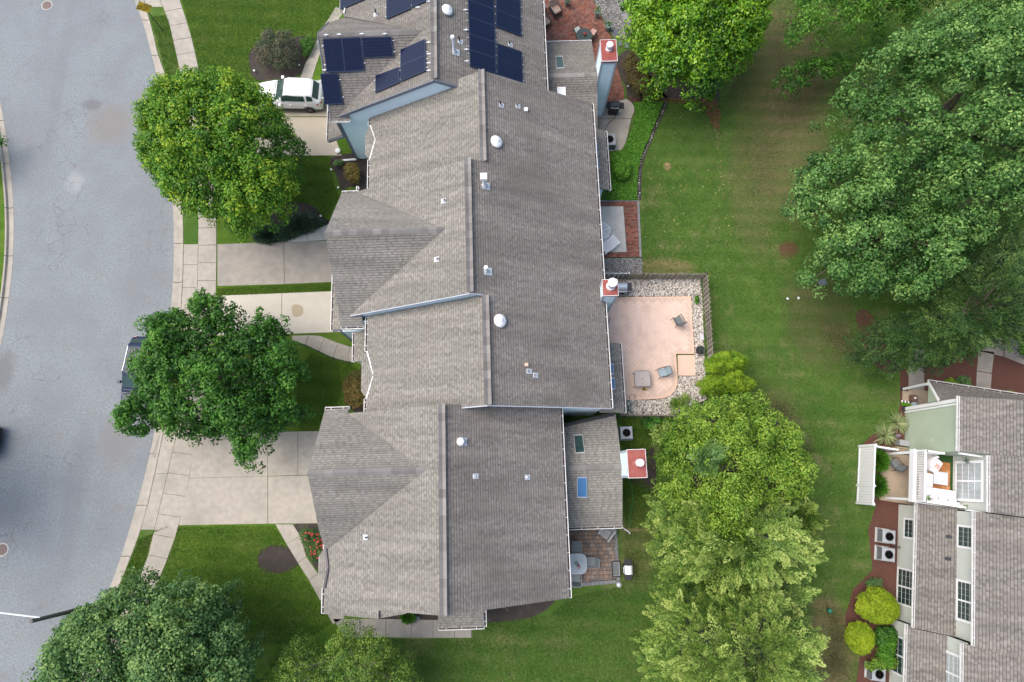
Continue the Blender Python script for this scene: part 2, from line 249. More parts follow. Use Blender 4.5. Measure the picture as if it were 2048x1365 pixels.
RZ0 = -0.12
def asphalt():
    m, nt, b = nodes('asphalt'); N = nt.nodes; Lk = nt.links
    b.inputs['Roughness'].default_value = 0.9
    geo = N.new('ShaderNodeNewGeometry')
    def noise(s, d=5, r=0.6):
        n = N.new('ShaderNodeTexNoise'); n.inputs['Scale'].default_value = s; n.inputs['Detail'].default_value = d; n.inputs['Roughness'].default_value = r
        Lk.new(geo.outputs['Position'], n.inputs['Vector']); return n
    def ramp(src, a, b_, ca, cb):
        r = N.new('ShaderNodeValToRGB'); r.color_ramp.elements[0].position = a; r.color_ramp.elements[1].position = b_
        r.color_ramp.elements[0].color = rgb(ca); r.color_ramp.elements[1].color = rgb(cb); Lk.new(src, r.inputs['Fac']); return r
    def mix(f, a, c):
        x = N.new('ShaderNodeMix'); x.data_type = 'RGBA'
        Lk.new(f, x.inputs['Factor'])
        Lk.new(a, x.inputs['A'])
        if isinstance(c, tuple): x.inputs['B'].default_value = rgb(c)
        else: Lk.new(c, x.inputs['B'])
        return x.outputs['Result']
    fine = noise(9, 10, 0.88); base = ramp(fine.outputs['Fac'], 0.36, 0.64, (0.112, 0.131, 0.140), (0.295, 0.325, 0.338))
    mid = noise(0.35, 4); c = mix(ramp(mid.outputs['Fac'], 0.42, 0.62, (0, 0, 0), (0.45, 0.45, 0.45)).outputs['Color'], base.outputs['Color'], (0.165, 0.175, 0.192))
    pat = noise(0.9, 8, 0.75); c = mix(ramp(pat.outputs['Fac'], 0.54, 0.68, (0, 0, 0), (0.5, 0.5, 0.5)).outputs['Color'], c, (0.20, 0.185, 0.175))
    sp = noise(22, 2, 0.5); c = mix(ramp(sp.outputs['Fac'], 0.70, 0.76, (0, 0, 0), (0.5, 0.5, 0.5)).outputs['Color'], c, (0.55, 0.56, 0.56))
    oil = noise(2.6, 3, 0.5); c = mix(ramp(oil.outputs['Fac'], 0.74, 0.80, (0, 0, 0), (0.6, 0.6, 0.6)).outputs['Color'], c, (0.10, 0.10, 0.105))
    for (wx, wy, rx, ry, k, wc) in ((G(222, 250, RZ0).x, G(222, 250, RZ0).y, 1.9, 1.9, .65, (0.20, 0.185, 0.165)), (G(235, 880, RZ0).x, G(235, 880, RZ0).y, 1.3, 2.2, .55, (0.19, 0.18, 0.17)), (G(185, 210, RZ0).x, G(185, 210, RZ0).y, .8, .5, .6, (0.12, 0.12, 0.12)), (G(5, 745, RZ0).x, G(5, 745, RZ0).y, .9, 1.6, .6, (0.12, 0.12, 0.12)), (G(120, 150, RZ0).x, G(120, 150, RZ0).y, .5, 9, .25, (0.15, 0.155, 0.17)), (G(150, 980, RZ0).x, G(150, 980, RZ0).y, .8, 5, .3, (0.15, 0.155, 0.17)), (G(150, 365, RZ0).x, G(150, 365, RZ0).y, .7, .9, .3, (0.42, 0.43, 0.42))):
        sb_ = N.new('ShaderNodeVectorMath'); sb_.operation = 'SUBTRACT'; sb_.inputs[1].default_value = (wx, wy, 0); Lk.new(geo.outputs['Position'], sb_.inputs[0])
        ml = N.new('ShaderNodeVectorMath'); ml.operation = 'MULTIPLY'; ml.inputs[1].default_value = (1 / rx, 1 / ry, 0); Lk.new(sb_.outputs[0], ml.inputs[0])
        ln = N.new('ShaderNodeVectorMath'); ln.operation = 'LENGTH'; Lk.new(ml.outputs[0], ln.inputs[0])
        nw = noise(1.6, 8, 0.75); ad = N.new('ShaderNodeMath'); ad.operation = 'ADD'; Lk.new(ln.outputs['Value'], ad.inputs[0]); Lk.new(nw.outputs['Fac'], ad.inputs[1])
        hf = N.new('ShaderNodeMath'); hf.operation = 'MULTIPLY'; hf.inputs[1].default_value = 0.6; Lk.new(ad.outputs[0], hf.inputs[0])
        c = mix(ramp(hf.outputs[0], 0.60, 0.95, (k, k, k), (0, 0, 0)).outputs['Color'], c, wc)
    # cracks: edges of a distorted cell pattern, only where a second noise is high
    dn = noise(1.6, 4); 
    vm = N.new('ShaderNodeVectorMath'); vm.operation = 'MULTIPLY_ADD'; vm.inputs[1].default_value = (0.9, 0.9, 0); 
    Lk.new(dn.outputs['Color'], vm.inputs[0]); Lk.new(geo.outputs['Position'], vm.inputs[2])
    vo = N.new('ShaderNodeTexVoronoi'); vo.feature = 'DISTANCE_TO_EDGE'; vo.inputs['Scale'].default_value = 0.75; Lk.new(vm.outputs[0], vo.inputs['Vector'])
    cr = ramp(vo.outputs['Distance'], 0.0, 0.020, (1, 1, 1), (0, 0, 0))
    gate = noise(0.28, 3); gr = ramp(gate.outputs['Fac'], 0.5, 0.6, (0, 0, 0), (0.5, 0.5, 0.5))
    mm = N.new('ShaderNodeMath'); mm.operation = 'MULTIPLY'; Lk.new(cr.outputs['Color'], mm.inputs[0]); Lk.new(gr.outputs['Color'], mm.inputs[1])
    c = mix(mm.outputs[0], c, (0.09, 0.09, 0.09))
    Lk.new(c, b.inputs['Base Color'])
    bp = N.new('ShaderNodeBump'); bp.inputs['Strength'].default_value = 0.35; bp.inputs['Distance'].default_value = 0.01
    Lk.new(fine.outputs['Fac'], bp.inputs['Height']); Lk.new(bp.outputs['Normal'], b.inputs['Normal'])
    return m
M['asphalt'] = asphalt()
def lawn_mat(name, g1, g2, g3, dry, dryness, worn=()):
    m, nt, b = nodes(name); N = nt.nodes; Lk = nt.links
    b.inputs['Roughness'].default_value = 0.9; b.inputs['Specular IOR Level'].default_value = 0.15
    geo = N.new('ShaderNodeNewGeometry')
    def noise(s, d=5, r=0.6):
        n = N.new('ShaderNodeTexNoise'); n.inputs['Scale'].default_value = s; n.inputs['Detail'].default_value = d; n.inputs['Roughness'].default_value = r
        Lk.new(geo.outputs['Position'], n.inputs['Vector']); return n
    def ramp(src, a, b_, ca, cb):
        r = N.new('ShaderNodeValToRGB'); r.color_ramp.elements[0].position = a; r.color_ramp.elements[1].position = b_
        r.color_ramp.elements[0].color = rgb(ca); r.color_ramp.elements[1].color = rgb(cb); Lk.new(src, r.inputs['Fac']); return r
    def mix(f, a, c, k='MIX'):
        x = N.new('ShaderNodeMix'); x.data_type = 'RGBA'; x.blend_type = k
        Lk.new(f, x.inputs['Factor']); Lk.new(a, x.inputs['A'])
        if isinstance(c, tuple): x.inputs['B'].default_value = rgb(c)
        else: Lk.new(c, x.inputs['B'])
        return x.outputs['Result']
    fine = noise(9, 10, 0.86); c = ramp(fine.outputs['Fac'], 0.38, 0.62, g1, g2).outputs['Color']
    mid = noise(0.6, 6, 0.65); c = mix(ramp(mid.outputs['Fac'], 0.42, 0.66, (0, 0, 0), (0.75, 0.75, 0.75)).outputs['Color'], c, g3)
    dn = noise(0.45, 8, 0.72)
    # separate seed by shifting the position
    sh = N.new('ShaderNodeVectorMath'); sh.operation = 'ADD'; sh.inputs[1].default_value = (31.7, 12.4, 3.0); Lk.new(geo.outputs['Position'], sh.inputs[0]); Lk.new(sh.outputs[0], dn.inputs['Vector'])
    c = mix(ramp(dn.outputs['Fac'], 0.52, 0.70, (0, 0, 0), (dryness, dryness, dryness)).outputs['Color'], c, dry)
    d2 = noise(3.5, 6, 0.7); c = mix(ramp(d2.outputs['Fac'], 0.58, 0.74, (0, 0, 0), (dryness * 0.8,) * 3).outputs['Color'], c, dry)
    for (wx, wy, rx, ry, k, wc) in worn:
        sb_ = N.new('ShaderNodeVectorMath'); sb_.operation = 'SUBTRACT'; sb_.inputs[1].default_value = (wx, wy, 0); Lk.new(geo.outputs['Position'], sb_.inputs[0])
        ml = N.new('ShaderNodeVectorMath'); ml.operation = 'MULTIPLY'; ml.inputs[1].default_value = (1 / rx, 1 / ry, 0); Lk.new(sb_.outputs[0], ml.inputs[0])
        ln = N.new('ShaderNodeVectorMath'); ln.operation = 'LENGTH'; Lk.new(ml.outputs[0], ln.inputs[0])
        nw = noise(1.3, 8, 0.75); ad = N.new('ShaderNodeMath'); ad.operation = 'ADD'; Lk.new(ln.outputs['Value'], ad.inputs[0]); Lk.new(nw.outputs['Fac'], ad.inputs[1])
        mk = ramp(ad.outputs[0], 0.75, 1.0, (k, k, k), (0, 0, 0)); mk.color_ramp.elements[1].position = 1.0
        hf = N.new('ShaderNodeMath'); hf.operation = 'MULTIPLY'; hf.inputs[1].default_value = 0.62; Lk.new(ad.outputs[0], hf.inputs[0]); Lk.new(hf.outputs[0], mk.inputs['Fac'])
        c = mix(mk.outputs['Color'], c, wc)
    wv = N.new('ShaderNodeTexWave'); wv.inputs['Scale'].default_value = 0.30; wv.inputs['Distortion'].default_value = 1.2; wv.bands_direction = 'Y'; Lk.new(geo.outputs['Position'], wv.inputs['Vector'])
    c = mix(ramp(wv.outputs['Fac'], 0.35, 0.65, (0, 0, 0), (0.32, 0.32, 0.32)).outputs['Color'], c, tuple(x * 0.62 for x in g2))
    Lk.new(c, b.inputs['Base Color'])
    bp = N.new('ShaderNodeBump'); bp.inputs['Strength'].default_value = 0.8; bp.inputs['Distance'].default_value = 0.04
    Lk.new(fine.outputs['Fac'], bp.inputs['Height']); Lk.new(bp.outputs['Normal'], b.inputs['Normal'])
    return m
_w = lambda px, py, rx, ry, k, c=(0.15, 0.125, 0.065): (G(px, py).x, G(px, py).y, rx, ry, k, c)
WORN = [_w(1578, 500, .75, .6, .9, (0.15, 0.062, 0.045)), _w(1335, 333, .28, .32, .9, (0.36, 0.24, 0.13)), _w(1560, 130, 4.0, 5.5, .85), _w(1590, 330, 3.2, 4.5, .7), _w(1500, 380, 1.6, 5.0, .5), _w(1640, 640, 2.5, 3.5, .6, (0.10, 0.085, 0.045)), _w(1545, 860, 2.2, 3.0, .5), _w(1660, 1290, 1.6, 3.0, .75, (0.20, 0.14, 0.08)), _w(1330, 540, 2.0, .9, .7, (0.24, 0.18, 0.09)), _w(1280, 1090, 1.2, 2.6, .45, (0.2, 0.15, 0.08)), _w(1480, 110, 2.2, 6.0, .5, (0.12, 0.14, 0.04))]
M['lawn'] = lawn_mat('lawn', (0.030, 0.080, 0.012), (0.080, 0.162, 0.024), (0.104, 0.170, 0.034), (0.24, 0.20, 0.11), 0.6, worn=WORN)
M['lawn_lush'] = lawn_mat('lawn_lush', (0.034, 0.088, 0.009), (0.090, 0.180, 0.018), (0.115, 0.190, 0.024), (0.17, 0.16, 0.065), 0.45)

# ---------------------------------------------------------------- objects
def link(o, parent=None):
    col.objects.link(o)
    if parent is not None: o.parent = parent
    return o
def thing(name, label, cat, loc=(0, 0, 0), rz=0.0, group=None, kind=None):
    o = bpy.data.objects.new(name, None); o.empty_display_size = 0.3; col.objects.link(o)
    o.location = loc; o.rotation_euler = (0, 0, rz)
    if kind: o['kind'] = kind
    if label: o['label'] = label
    if cat: o['category'] = cat
    if group: o['group'] = group
    return o
def tag(o, label=None, cat=None, group=None, kind=None):
    for k, v in (('label', label), ('category', cat), ('group', group), ('kind', kind)):
        if v: o[k] = v
    return o
def dup(root, loc, rz, label, group=None):
    """copy a thing with its parts and their sub-parts (shared mesh data)"""
    r = root.copy(); col.objects.link(r); r.location = loc; r.rotation_euler = (0, 0, rz); r['label'] = label
    if group: r['group'] = group
    def rec(src, dst):
        for ch in [c for c in src.children]:
            k = ch.copy(); col.objects.link(k); k.parent = dst; rec(ch, k)
    rec(root, r)
    return r
class MB:
    def __init__(s): s.v = []; s.f = []; s.m = []; s.t = []; s.mats = []; s.cur = 0; s.tone = 0.5
    def use(s, m):
        if m not in s.mats: s.mats.append(m)
        s.cur = s.mats.index(m); return s
    def face(s, pts, tone=None):
        n = len(s.v); s.v.extend([tuple(p) for p in pts]); s.f.append(tuple(range(n, n + len(pts)))); s.m.append(s.cur); s.t.append(s.tone if tone is None else tone)
    def box(s, x0, x1, y0, y1, z0, z1, rz=0.0, c=None, tone=None):
        P = [(x0, y0), (x1, y0), (x1, y1), (x0, y1)]
        if rz:
            cx, cy = c if c else ((x0 + x1) / 2, (y0 + y1) / 2); k, q = math.cos(rz), math.sin(rz)
            P = [(cx + (x - cx) * k - (y - cy) * q, cy + (x - cx) * q + (y - cy) * k) for x, y in P]
        s.prism(P, z0, z1, tone); return s
    def prism(s, P, z0, z1, tone=None):
        """P counter-clockwise or clockwise outline; z0/z1 numbers or functions of (x, y)"""
        f0 = z0 if callable(z0) else (lambda x, y: z0); f1 = z1 if callable(z1) else (lambda x, y: z1)
        area = sum(P[i][0] * P[(i + 1) % len(P)][1] - P[(i + 1) % len(P)][0] * P[i][1] for i in range(len(P)))
        if area < 0: P = P[::-1]
        n = len(s.v); k = len(P)
        s.v.extend([(x, y, f0(x, y)) for x, y in P]); s.v.extend([(x, y, f1(x, y)) for x, y in P])
        tt = s.tone if tone is None else tone
        s.f.append(tuple(range(n + k - 1, n - 1, -1))); s.f.append(tuple(range(n + k, n + 2 * k))); s.m += [s.cur] * 2; s.t += [tt] * 2
        for i in range(k):
            j = (i + 1) % k; s.f.append((n + i, n + j, n + k + j, n + k + i)); s.m.append(s.cur); s.t.append(tt)
        return s
    def bar(s, a, b, r, r2=None, sides=8, cap=True, tone=None):
        a = Vector(a); b = Vector(b); r2 = r if r2 is None else r2; d = (b - a)
        if d.length < 1e-6: return s
        d.normalize(); up = Vector((0, 0, 1)) if abs(d.z) < 0.95 else Vector((1, 0, 0))
        x = d.cross(up).normalized(); y = d.cross(x).normalized(); n = len(s.v); tt = s.tone if tone is None else tone
        for (c, rr) in ((a, r), (b, r2)):
            for i in range(sides):
                t = 2 * math.pi * i / sides; s.v.append(tuple(c + (x * math.cos(t) + y * math.sin(t)) * rr))
        for i in range(sides):
            j = (i + 1) % sides; s.f.append((n + i, n + sides + i, n + sides + j, n + j)); s.m.append(s.cur); s.t.append(tt)
        if cap:
            s.f.append(tuple(range(n, n + sides))); s.f.append(tuple(range(n + 2 * sides - 1, n + sides - 1, -1))); s.m += [s.cur] * 2; s.t += [tt] * 2
        return s
    def beam(s, a, b, w, h, tone=None):
        """rectangular bar from a to b, w wide (horizontal), h high"""
        a = Vector(a); b = Vector(b); d = (b - a).normalized(); up = Vector((0, 0, 1)) if abs(d.z) < 0.98 else Vector((0, 1, 0))
        x = d.cross(up).normalized() * w / 2; y = x.cross(d).normalized() * h / 2; n = len(s.v); tt = s.tone if tone is None else tone
        for c in (a, b): s.v.extend([tuple(c - x - y), tuple(c + x - y), tuple(c + x + y), tuple(c - x + y)])
        for q in ((0, 1, 2, 3), (7, 6, 5, 4), (0, 4, 5, 1), (1, 5, 6, 2), (2, 6, 7, 3), (3, 7, 4, 0)):
            s.f.append(tuple(n + i for i in q)); s.m.append(s.cur); s.t.append(tt)
        return s
    def lathe(s, prof, c=(0, 0, 0), sides=20, sx=1.0, sy=1.0, axis=None, tone=None):
        """prof [(r, z)...] turned about z (or about axis) at c"""
        n = len(s.v); k = len(prof); tt = s.tone if tone is None else tone
        ax = Vector(axis).normalized() if axis else Vector((0, 0, 1)); q = ax.to_track_quat('Z', 'Y') if axis else None
        for (r, z) in prof:
            for i in range(sides):
                t = 2 * math.pi * i / sides; p = Vector((r * sx * math.cos(t), r * sy * math.sin(t), z))
                if q: p = q @ p
                s.v.append((p.x + c[0], p.y + c[1], p.z + c[2]))
        for a in range(k - 1):
            for i in range(sides):
                j = (i + 1) % sides; s.f.append((n + a * sides + i, n + a * sides + j, n + (a + 1) * sides + j, n + (a + 1) * sides + i)); s.m.append(s.cur); s.t.append(tt)
        if prof[0][0] > 1e-4: s.f.append(tuple(range(n + sides - 1, n - 1, -1))); s.m.append(s.cur); s.t.append(tt)
        if prof[-1][0] > 1e-4: s.f.append(tuple(range(n + (k - 1) * sides, n + k * sides))); s.m.append(s.cur); s.t.append(tt)
        return s
    def build(s, name, m=None, parent=None, smooth=False, kind=None, label=None, bevel=0.0, off=None):
        me = bpy.data.meshes.new(name)
        v = s.v if off is None else [(a - off[0], b - off[1], c - off[2]) for a, b, c in s.v]
        me.from_pydata(v, [], s.f); me.update()
        ms = s.mats if s.mats else [m]
        for x in ms: me.materials.append(x)
        if s.mats: me.polygons.foreach_set('material_index', s.m)
        a = me.attributes.new('tone', 'FLOAT', 'FACE'); a.data.foreach_set('value', s.t)
        if smooth: me.polygons.foreach_set('use_smooth', [True] * len(s.f))
        o = bpy.data.objects.new(name, me); link(o, parent)
        if bevel:
            md = o.modifiers.new('bevel', 'BEVEL'); md.width = bevel; md.segments = 2; md.limit_method = 'ANGLE'
        if kind: o['kind'] = kind
        if label: o['label'] = label
        return o
def raw_mesh(name, V, F, mats, parent=None, tone=None, smooth=False, kind=None):
    """numpy quads/tris: V (n,3), F (m,k)"""
    me = bpy.data.meshes.new(name); k = F.shape[1]
    me.vertices.add(len(V)); me.vertices.foreach_set('co', V.astype(np.float32).ravel())
    me.loops.add(F.size); me.loops.foreach_set('vertex_index', F.astype(np.int32).ravel())
    me.polygons.add(len(F)); me.polygons.foreach_set('loop_start', np.arange(0, F.size, k, dtype=np.int32)); me.polygons.foreach_set('loop_total', np.full(len(F), k, dtype=np.int32))
    if smooth: me.polygons.foreach_set('use_smooth', np.ones(len(F), dtype=bool))
    for x in mats: me.materials.append(x)
    me.update(calc_edges=True)
    if tone is not None:
        a = me.attributes.new('tone', 'FLOAT', 'FACE'); a.data.foreach_set('value', tone.astype(np.float32))
    o = bpy.data.objects.new(name, me); link(o, parent)
    if kind: o['kind'] = kind
    return o
def clip_half(P, n, d):          # keep the part of convex polygon P with n.p <= d
    out = []
    for i in range(len(P)):
        a = P[i]; b = P[(i + 1) % len(P)]; da = a[0] * n[0] + a[1] * n[1] - d; db = b[0] * n[0] + b[1] * n[1] - d
        if da <= 0: out.append(a)
        if (da < 0) != (db < 0) and abs(da - db) > 1e-12:
            t = da / (da - db); out.append((a[0] + (b[0] - a[0]) * t, a[1] + (b[1] - a[1]) * t))
    return out
def ccw(P):
    area = sum(P[i][0] * P[(i + 1) % len(P)][1] - P[(i + 1) % len(P)][0] * P[i][1] for i in range(len(P)))
    return P if area > 0 else P[::-1]
def halves(P):
    P = ccw(P); hs = []
    for i in range(len(P)):
        a = P[i]; b = P[(i + 1) % len(P)]; n = (b[1] - a[1], -(b[0] - a[0])); l = math.hypot(*n)
        if l < 1e-9: continue
        n = (n[0] / l, n[1] / l); hs.append((n, n[0] * a[0] + n[1] * a[1]))
    return hs
def convex_parts(P):
    from mathutils.geometry import tessellate_polygon
    P = ccw(P); n = len(P)
    if all(((P[(i+1)%n][0]-P[i][0])*(P[(i+2)%n][1]-P[(i+1)%n][1]) - (P[(i+1)%n][1]-P[i][1])*(P[(i+2)%n][0]-P[(i+1)%n][0])) > -1e-6 for i in range(n)): return [P]
    return [ccw([P[i] for i in t]) for t in tessellate_polygon([[Vector((x, y, 0)) for x, y in P]])]
def inpoly(x, y, P):
    c = False; j = len(P) - 1
    for i in range(len(P)):
        if (P[i][1] > y) != (P[j][1] > y) and x < (P[j][0] - P[i][0]) * (y - P[i][1]) / (P[j][1] - P[i][1]) + P[i][0]: c = not c
        j = i
    return c
# ================================================================ GROUND AND ROAD
def lerp_curve(pts):
    """x as a smooth function of y (photo measurements)"""
    ys = [p[1] for p in pts]; xs = [p[0] for p in pts]
    def f(y):
        i = 0
        while i < len(ys) - 2 and y > ys[i + 1]: i += 1
        t = (y - ys[i]) / (ys[i + 1] - ys[i])
        def sl(k):
            if k <= 0: return (xs[1] - xs[0]) / (ys[1] - ys[0])
            if k >= len(ys) - 1: return (xs[-1] - xs[-2]) / (ys[-1] - ys[-2])
            return (xs[k + 1] - xs[k - 1]) / (ys[k + 1] - ys[k - 1])
        if t < 0 or t > 1: return xs[i] + (xs[i + 1] - xs[i]) * t
        h = ys[i + 1] - ys[i]; m0 = sl(i) * h; m1 = sl(i + 1) * h
        return (2*t**3 - 3*t**2 + 1) * xs[i] + (t**3 - 2*t**2 + t) * m0 + (-2*t**3 + 3*t**2) * xs[i+1] + (t**3 - t**2) * m1
    return f
EDGE = lerp_curve([(195, -220), (237, -90), (269, 0), (287, 50), (303, 108), (318, 175), (334, 290), (345, 400), (348, 500), (342, 620), (326, 770), (301, 903), (274, 1009), (221, 1172), (160, 1300), (60, 1470), (-60, 1620)])
BACK = lerp_curve([(222, -220), (263, -90), (292, 15), (305, 62), (316, 108), (333, 160), (352, 290), (364, 400), (367, 500), (362, 620), (348, 760), (326, 870), (298, 1000), (280, 1065), (242, 1163), (183, 1295), (85, 1470), (-30, 1620)])
SWL = lerp_curve([(255, -220), (295, -80), (320, 0), (336, 38), (350, 95), (366, 172), (385, 290), (396, 400), (397, 500), (393, 620), (377, 760), (348, 895), (310, 1057), (292, 1126), (240, 1235), (150, 1370), (30, 1540)])
SWR = lerp_curve([(288, -220), (332, -80), (359, 0), (370, 32), (386, 88), (402, 165), (421, 290), (431, 400), (433, 500), (430, 620), (417, 760), (391, 887), (358, 1050), (326, 1140), (280, 1245), (195, 1385), (75, 1555)])
LEDGE = lerp_curve([(-120, -220), (-62, -60), (-25, 100), (0, 200), (8, 245), (20, 330), (27, 415), (27, 500), (20, 580), (8, 660), (-5, 720), (-45, 860), (-110, 1020), (-200, 1200), (-330, 1400), (-430, 1550)])
LBACK = lerp_curve([(-140, -220), (-82, -60), (-44, 100), (-18, 200), (-10, 245), (2, 330), (9, 415), (9, 500), (2, 580), (-10, 660), (-23, 720), (-63, 860), (-128, 1020), (-218, 1200), (-348, 1400), (-448, 1550)])
def edge_pts(f, y0, y1, n, z=0.0):
    return [G(f(y0 + (y1 - y0) * i / n), y0 + (y1 - y0) * i / n, z) for i in range(n + 1)]
RZ = -0.12
def sheet(name, P, z, m, kind='structure', tone=0.5):
    """flat polygon (may be concave) as one ngon, triangulated by fan tessellation in Blender"""
    mb = MB(); mb.face([(p[0], p[1], z) for p in P]); return mb.build(name, m, None, kind=kind)
# base ground to the horizon
mb = MB(); mb.face([(-900, -900, -0.3), (900, -900, -0.3), (900, 900, -0.3), (-900, 900, -0.3)]); mb.build('ground', M['lawn'], None, kind='structure')
# road surface
rp = [(p.x, p.y) for p in edge_pts(EDGE, -220, 1600, 60, RZ)]; lp = [(p.x, p.y) for p in edge_pts(LEDGE, -220, 1540, 60, RZ)]
mb = MB()
n = len(rp); 
for i in range(n - 1):
    mb.face([(lp[i+1][0], lp[i+1][1], RZ), (rp[i+1][0], rp[i+1][1], RZ), (rp[i][0], rp[i][1], RZ), (lp[i][0], lp[i][1], RZ)])
mb.build('road', M['asphalt'], None, kind='structure')
# lawns
bk = [(p.x, p.y) for p in edge_pts(BACK, -220, 1600, 60)]
def lawn_sheet(name, P, m):
    mb = MB(); mb.face([(x, y, 0.0) for x, y in P]); n = len(P)
    return mb.build(name, m, None, kind='structure')
lawn_sheet('lawn', bk[::-1] + [(bk[0][0], 70), (120, 70), (120, -40), (bk[-1][0], -40)][0:4], M['lawn'])
lb = [(p.x, p.y) for p in edge_pts(LBACK, -220, 1540, 50)]
lawn_sheet('verge', lb + [(lb[-1][0], -40), (-90, -40), (-90, 70), (lb[0][0], 70)], M['lawn_lush'])
# richer turf areas laid over the common lawn
def area(name, pix, m, z, kind='structure', smooth_n=0):
    return sheet(name, [G(*p) for p in pix], z, m, kind)
def rounded(pix, k=4):
    """Catmull-Rom closed curve through the pixels"""
    out = []; n = len(pix)
    for i in range(n):
        p0, p1, p2, p3 = pix[i-1], pix[i], pix[(i+1) % n], pix[(i+2) % n]
        for j in range(k):
            t = j / k
            out.append(tuple(0.5 * ((2*p1[c]) + (-p0[c]+p2[c])*t + (2*p0[c]-5*p1[c]+4*p2[c]-p3[c])*t*t + (-p0[c]+3*p1[c]-3*p2[c]+p3[c])*t**3) for c in (0, 1)))
    return out
area('front_lawn', [(SWR(y) + 1, y) for y in (-150, -60, 20, 80, 120, 150, 220, 312, 380, 440, 487, 560, 620, 672, 760, 864, 960, 1052, 1100, 1180, 1260, 1400)] + [(780, 1500), (760, 1230), (850, 700), (850, 200), (800, -150)], M['lawn_lush'], 0.004)

# kerb: gutter pan and raised kerb cast in sections with open joints
def kerb(name, E, B, ys, side, z_pan=RZ):
    root = thing(name, None, None, kind='structure', loc=tuple(G(E((ys[0] + ys[-1]) / 2), (ys[0] + ys[-1]) / 2, 0)))
    for a, b in zip(ys[:-1], ys[1:]):
        mb = MB(); n = 5; rows = []
        g = 0.55
        for i in range(n + 1):
            y = a + g + (b - a - 2 * g) * i / n
            p = G(E(y), y, RZ); q = G(B(y), y, 0.0); p = Vector((p.x, p.y)); q = Vector((q.x, q.y)); d = q - p
            rows.append([(p.x, p.y, RZ - .1), (p.x, p.y, RZ + 0.012), (*(p + d * 0.66), RZ + 0.006), (*(p + d * 0.76), 0.0), (*(p + d * 0.80), 0.015), (*(p + d * 0.98), 0.018), (*q, -0.1)])
        for i in range(n):
            for k in range(6):
                f = [rows[i][k], rows[i][k+1], rows[i+1][k+1], rows[i+1][k]]
                if side < 0: f = f[::-1]
                mb.face(f)
        mb.face(rows[0]); mb.face(rows[-1][::-1])
        mb.build('kerb_section', M['concrete'], root, off=tuple(root.location))
    return root
kerb('kerb', EDGE, BACK, [-120, -35, 40, 111, 187, 262, 335, 410, 487, 565, 640, 715, 790, 858, 908, 1011, 1113, 1215, 1310, 1400, 1500], 1)
kerb('kerb', LEDGE, LBACK, [-120, -40, 40, 120, 190, 241, 327, 416, 512, 596, 692, 790, 890, 990, 1100, 1200], -1)
# drain inlet piece at the kerb
# storm inlet / sidewalk
def slab(mb_m, name, pix, parent, z=0.03, zb=-0.1, m=None, inset=0.0):
    P = [(G(*p).x, G(*p).y) for p in pix]
    if inset:
        cx = sum(p[0] for p in P) / len(P); cy = sum(p[1] for p in P) / len(P)
        P = [(x + (cx - x) / math.hypot(cx - x, cy - y) * inset, y + (cy - y) / math.hypot(cx - x, cy - y) * inset) for x, y in P]
    mb = MB(); mb.prism(P, zb, z); return mb.build(name, m or M['concrete'], parent, off=tuple(parent.location))
def base_of(pix):
    P = [G(*p) for p in pix]; return (sum(p.x for p in P) / len(P), sum(p.y for p in P) / len(P), 0)
sw = thing('sidewalk', None, None, kind='structure', loc=tuple(G(415, 500)))
y = -150.0; k = 0
while y < 1420:
    st = 29 + 12 * max(0, min(1, (y - 100) / 800)); y2 = y + st
    sl = lambda yy: -7 + 15 * max(0, min(1, (yy - 60) / 1050))
    slab(None, 'sidewalk_slab', [(SWL(y), y + .4), (SWR(y + sl(y)), y + sl(y) + .4), (SWR(y2 + sl(y2)), y2 + sl(y2) - .4), (SWL(y2), y2 - .4)], sw, z=0.03 + random.uniform(-.004, .004))
    y = y2; k += 1
# aprons between the kerb and the sidewalk
def apron(ys):
    root = thing('driveway_apron', None, None, kind='structure', loc=tuple(G(BACK(sum(ys) / len(ys)), sum(ys) / len(ys))))
    for a, b in zip(ys[:-1], ys[1:]):
        pts = [(BACK(a) + .8, a + .4), (SWL(a) - .8, a + .4 ), (SWL((a + b) / 2) - .8, (a + b) / 2), (SWL(b) - .8, b - .4), (BACK(b) + .8, b - .4), (BACK((a + b) / 2) + .8, (a + b) / 2)]
        slab(None, 'apron_slab', pts, root, z=0.024)
apron([-60, -20, 15]); apron([166, 240, 330]); apron([489, 530, 576, 620, 660]); apron([850, 948, 1060])
def driveway(name, slabs, m=None):
    allp = [p for s in slabs for p in s]; root = thing(name, None, None, kind='structure', loc=base_of(allp))
    for s in slabs: slab(None, 'driveway_slab', s, root, z=0.034, m=m or M['concrete'], inset=0.018)
    return root
driveway('driveway', [[(404, 168), (476, 167), (478, 312), (420, 313)], [(476, 167), (562, 166), (562, 312), (478, 312)],
    [(562, 166), (655, 160), (657, 234), (563, 234)], [(563, 235), (657, 235), (684, 312), (563, 312)]], mat('concrete_drive', (0.50, 0.44, 0.35), 0.85, c2=(0.45, 0.40, 0.32), scale=2.0, big=0.35, bigc=(0.36, 0.31, 0.25), bigs=0.5))
driveway('driveway', [[(435, 489), (568, 484), (569, 569), (435, 573)], [(568, 484), (668, 482), (678, 564), (569, 569)]], M['concrete_old'])
driveway('driveway', [[(433, 592), (564, 587), (564, 669), (432, 672)], [(564, 587), (690, 582), (704, 664), (564, 669)]], mat('concrete_new', (0.50, 0.465, 0.40), 0.85, c2=(0.46, 0.43, 0.37), scale=2.0, big=0.15, bigc=(0.38, 0.35, 0.30), bigs=0.5))
driveway('driveway', [[(393, 868), (536, 864), (536, 953), (378, 957)], [(536, 864), (596, 863), (596, 951), (536, 953)], [(596, 863), (660, 862), (660, 950), (596, 951)],
    [(378, 957), (536, 953), (536, 1048), (358, 1051)], [(536, 953), (660, 950), (670, 1047), (536, 1048)]])
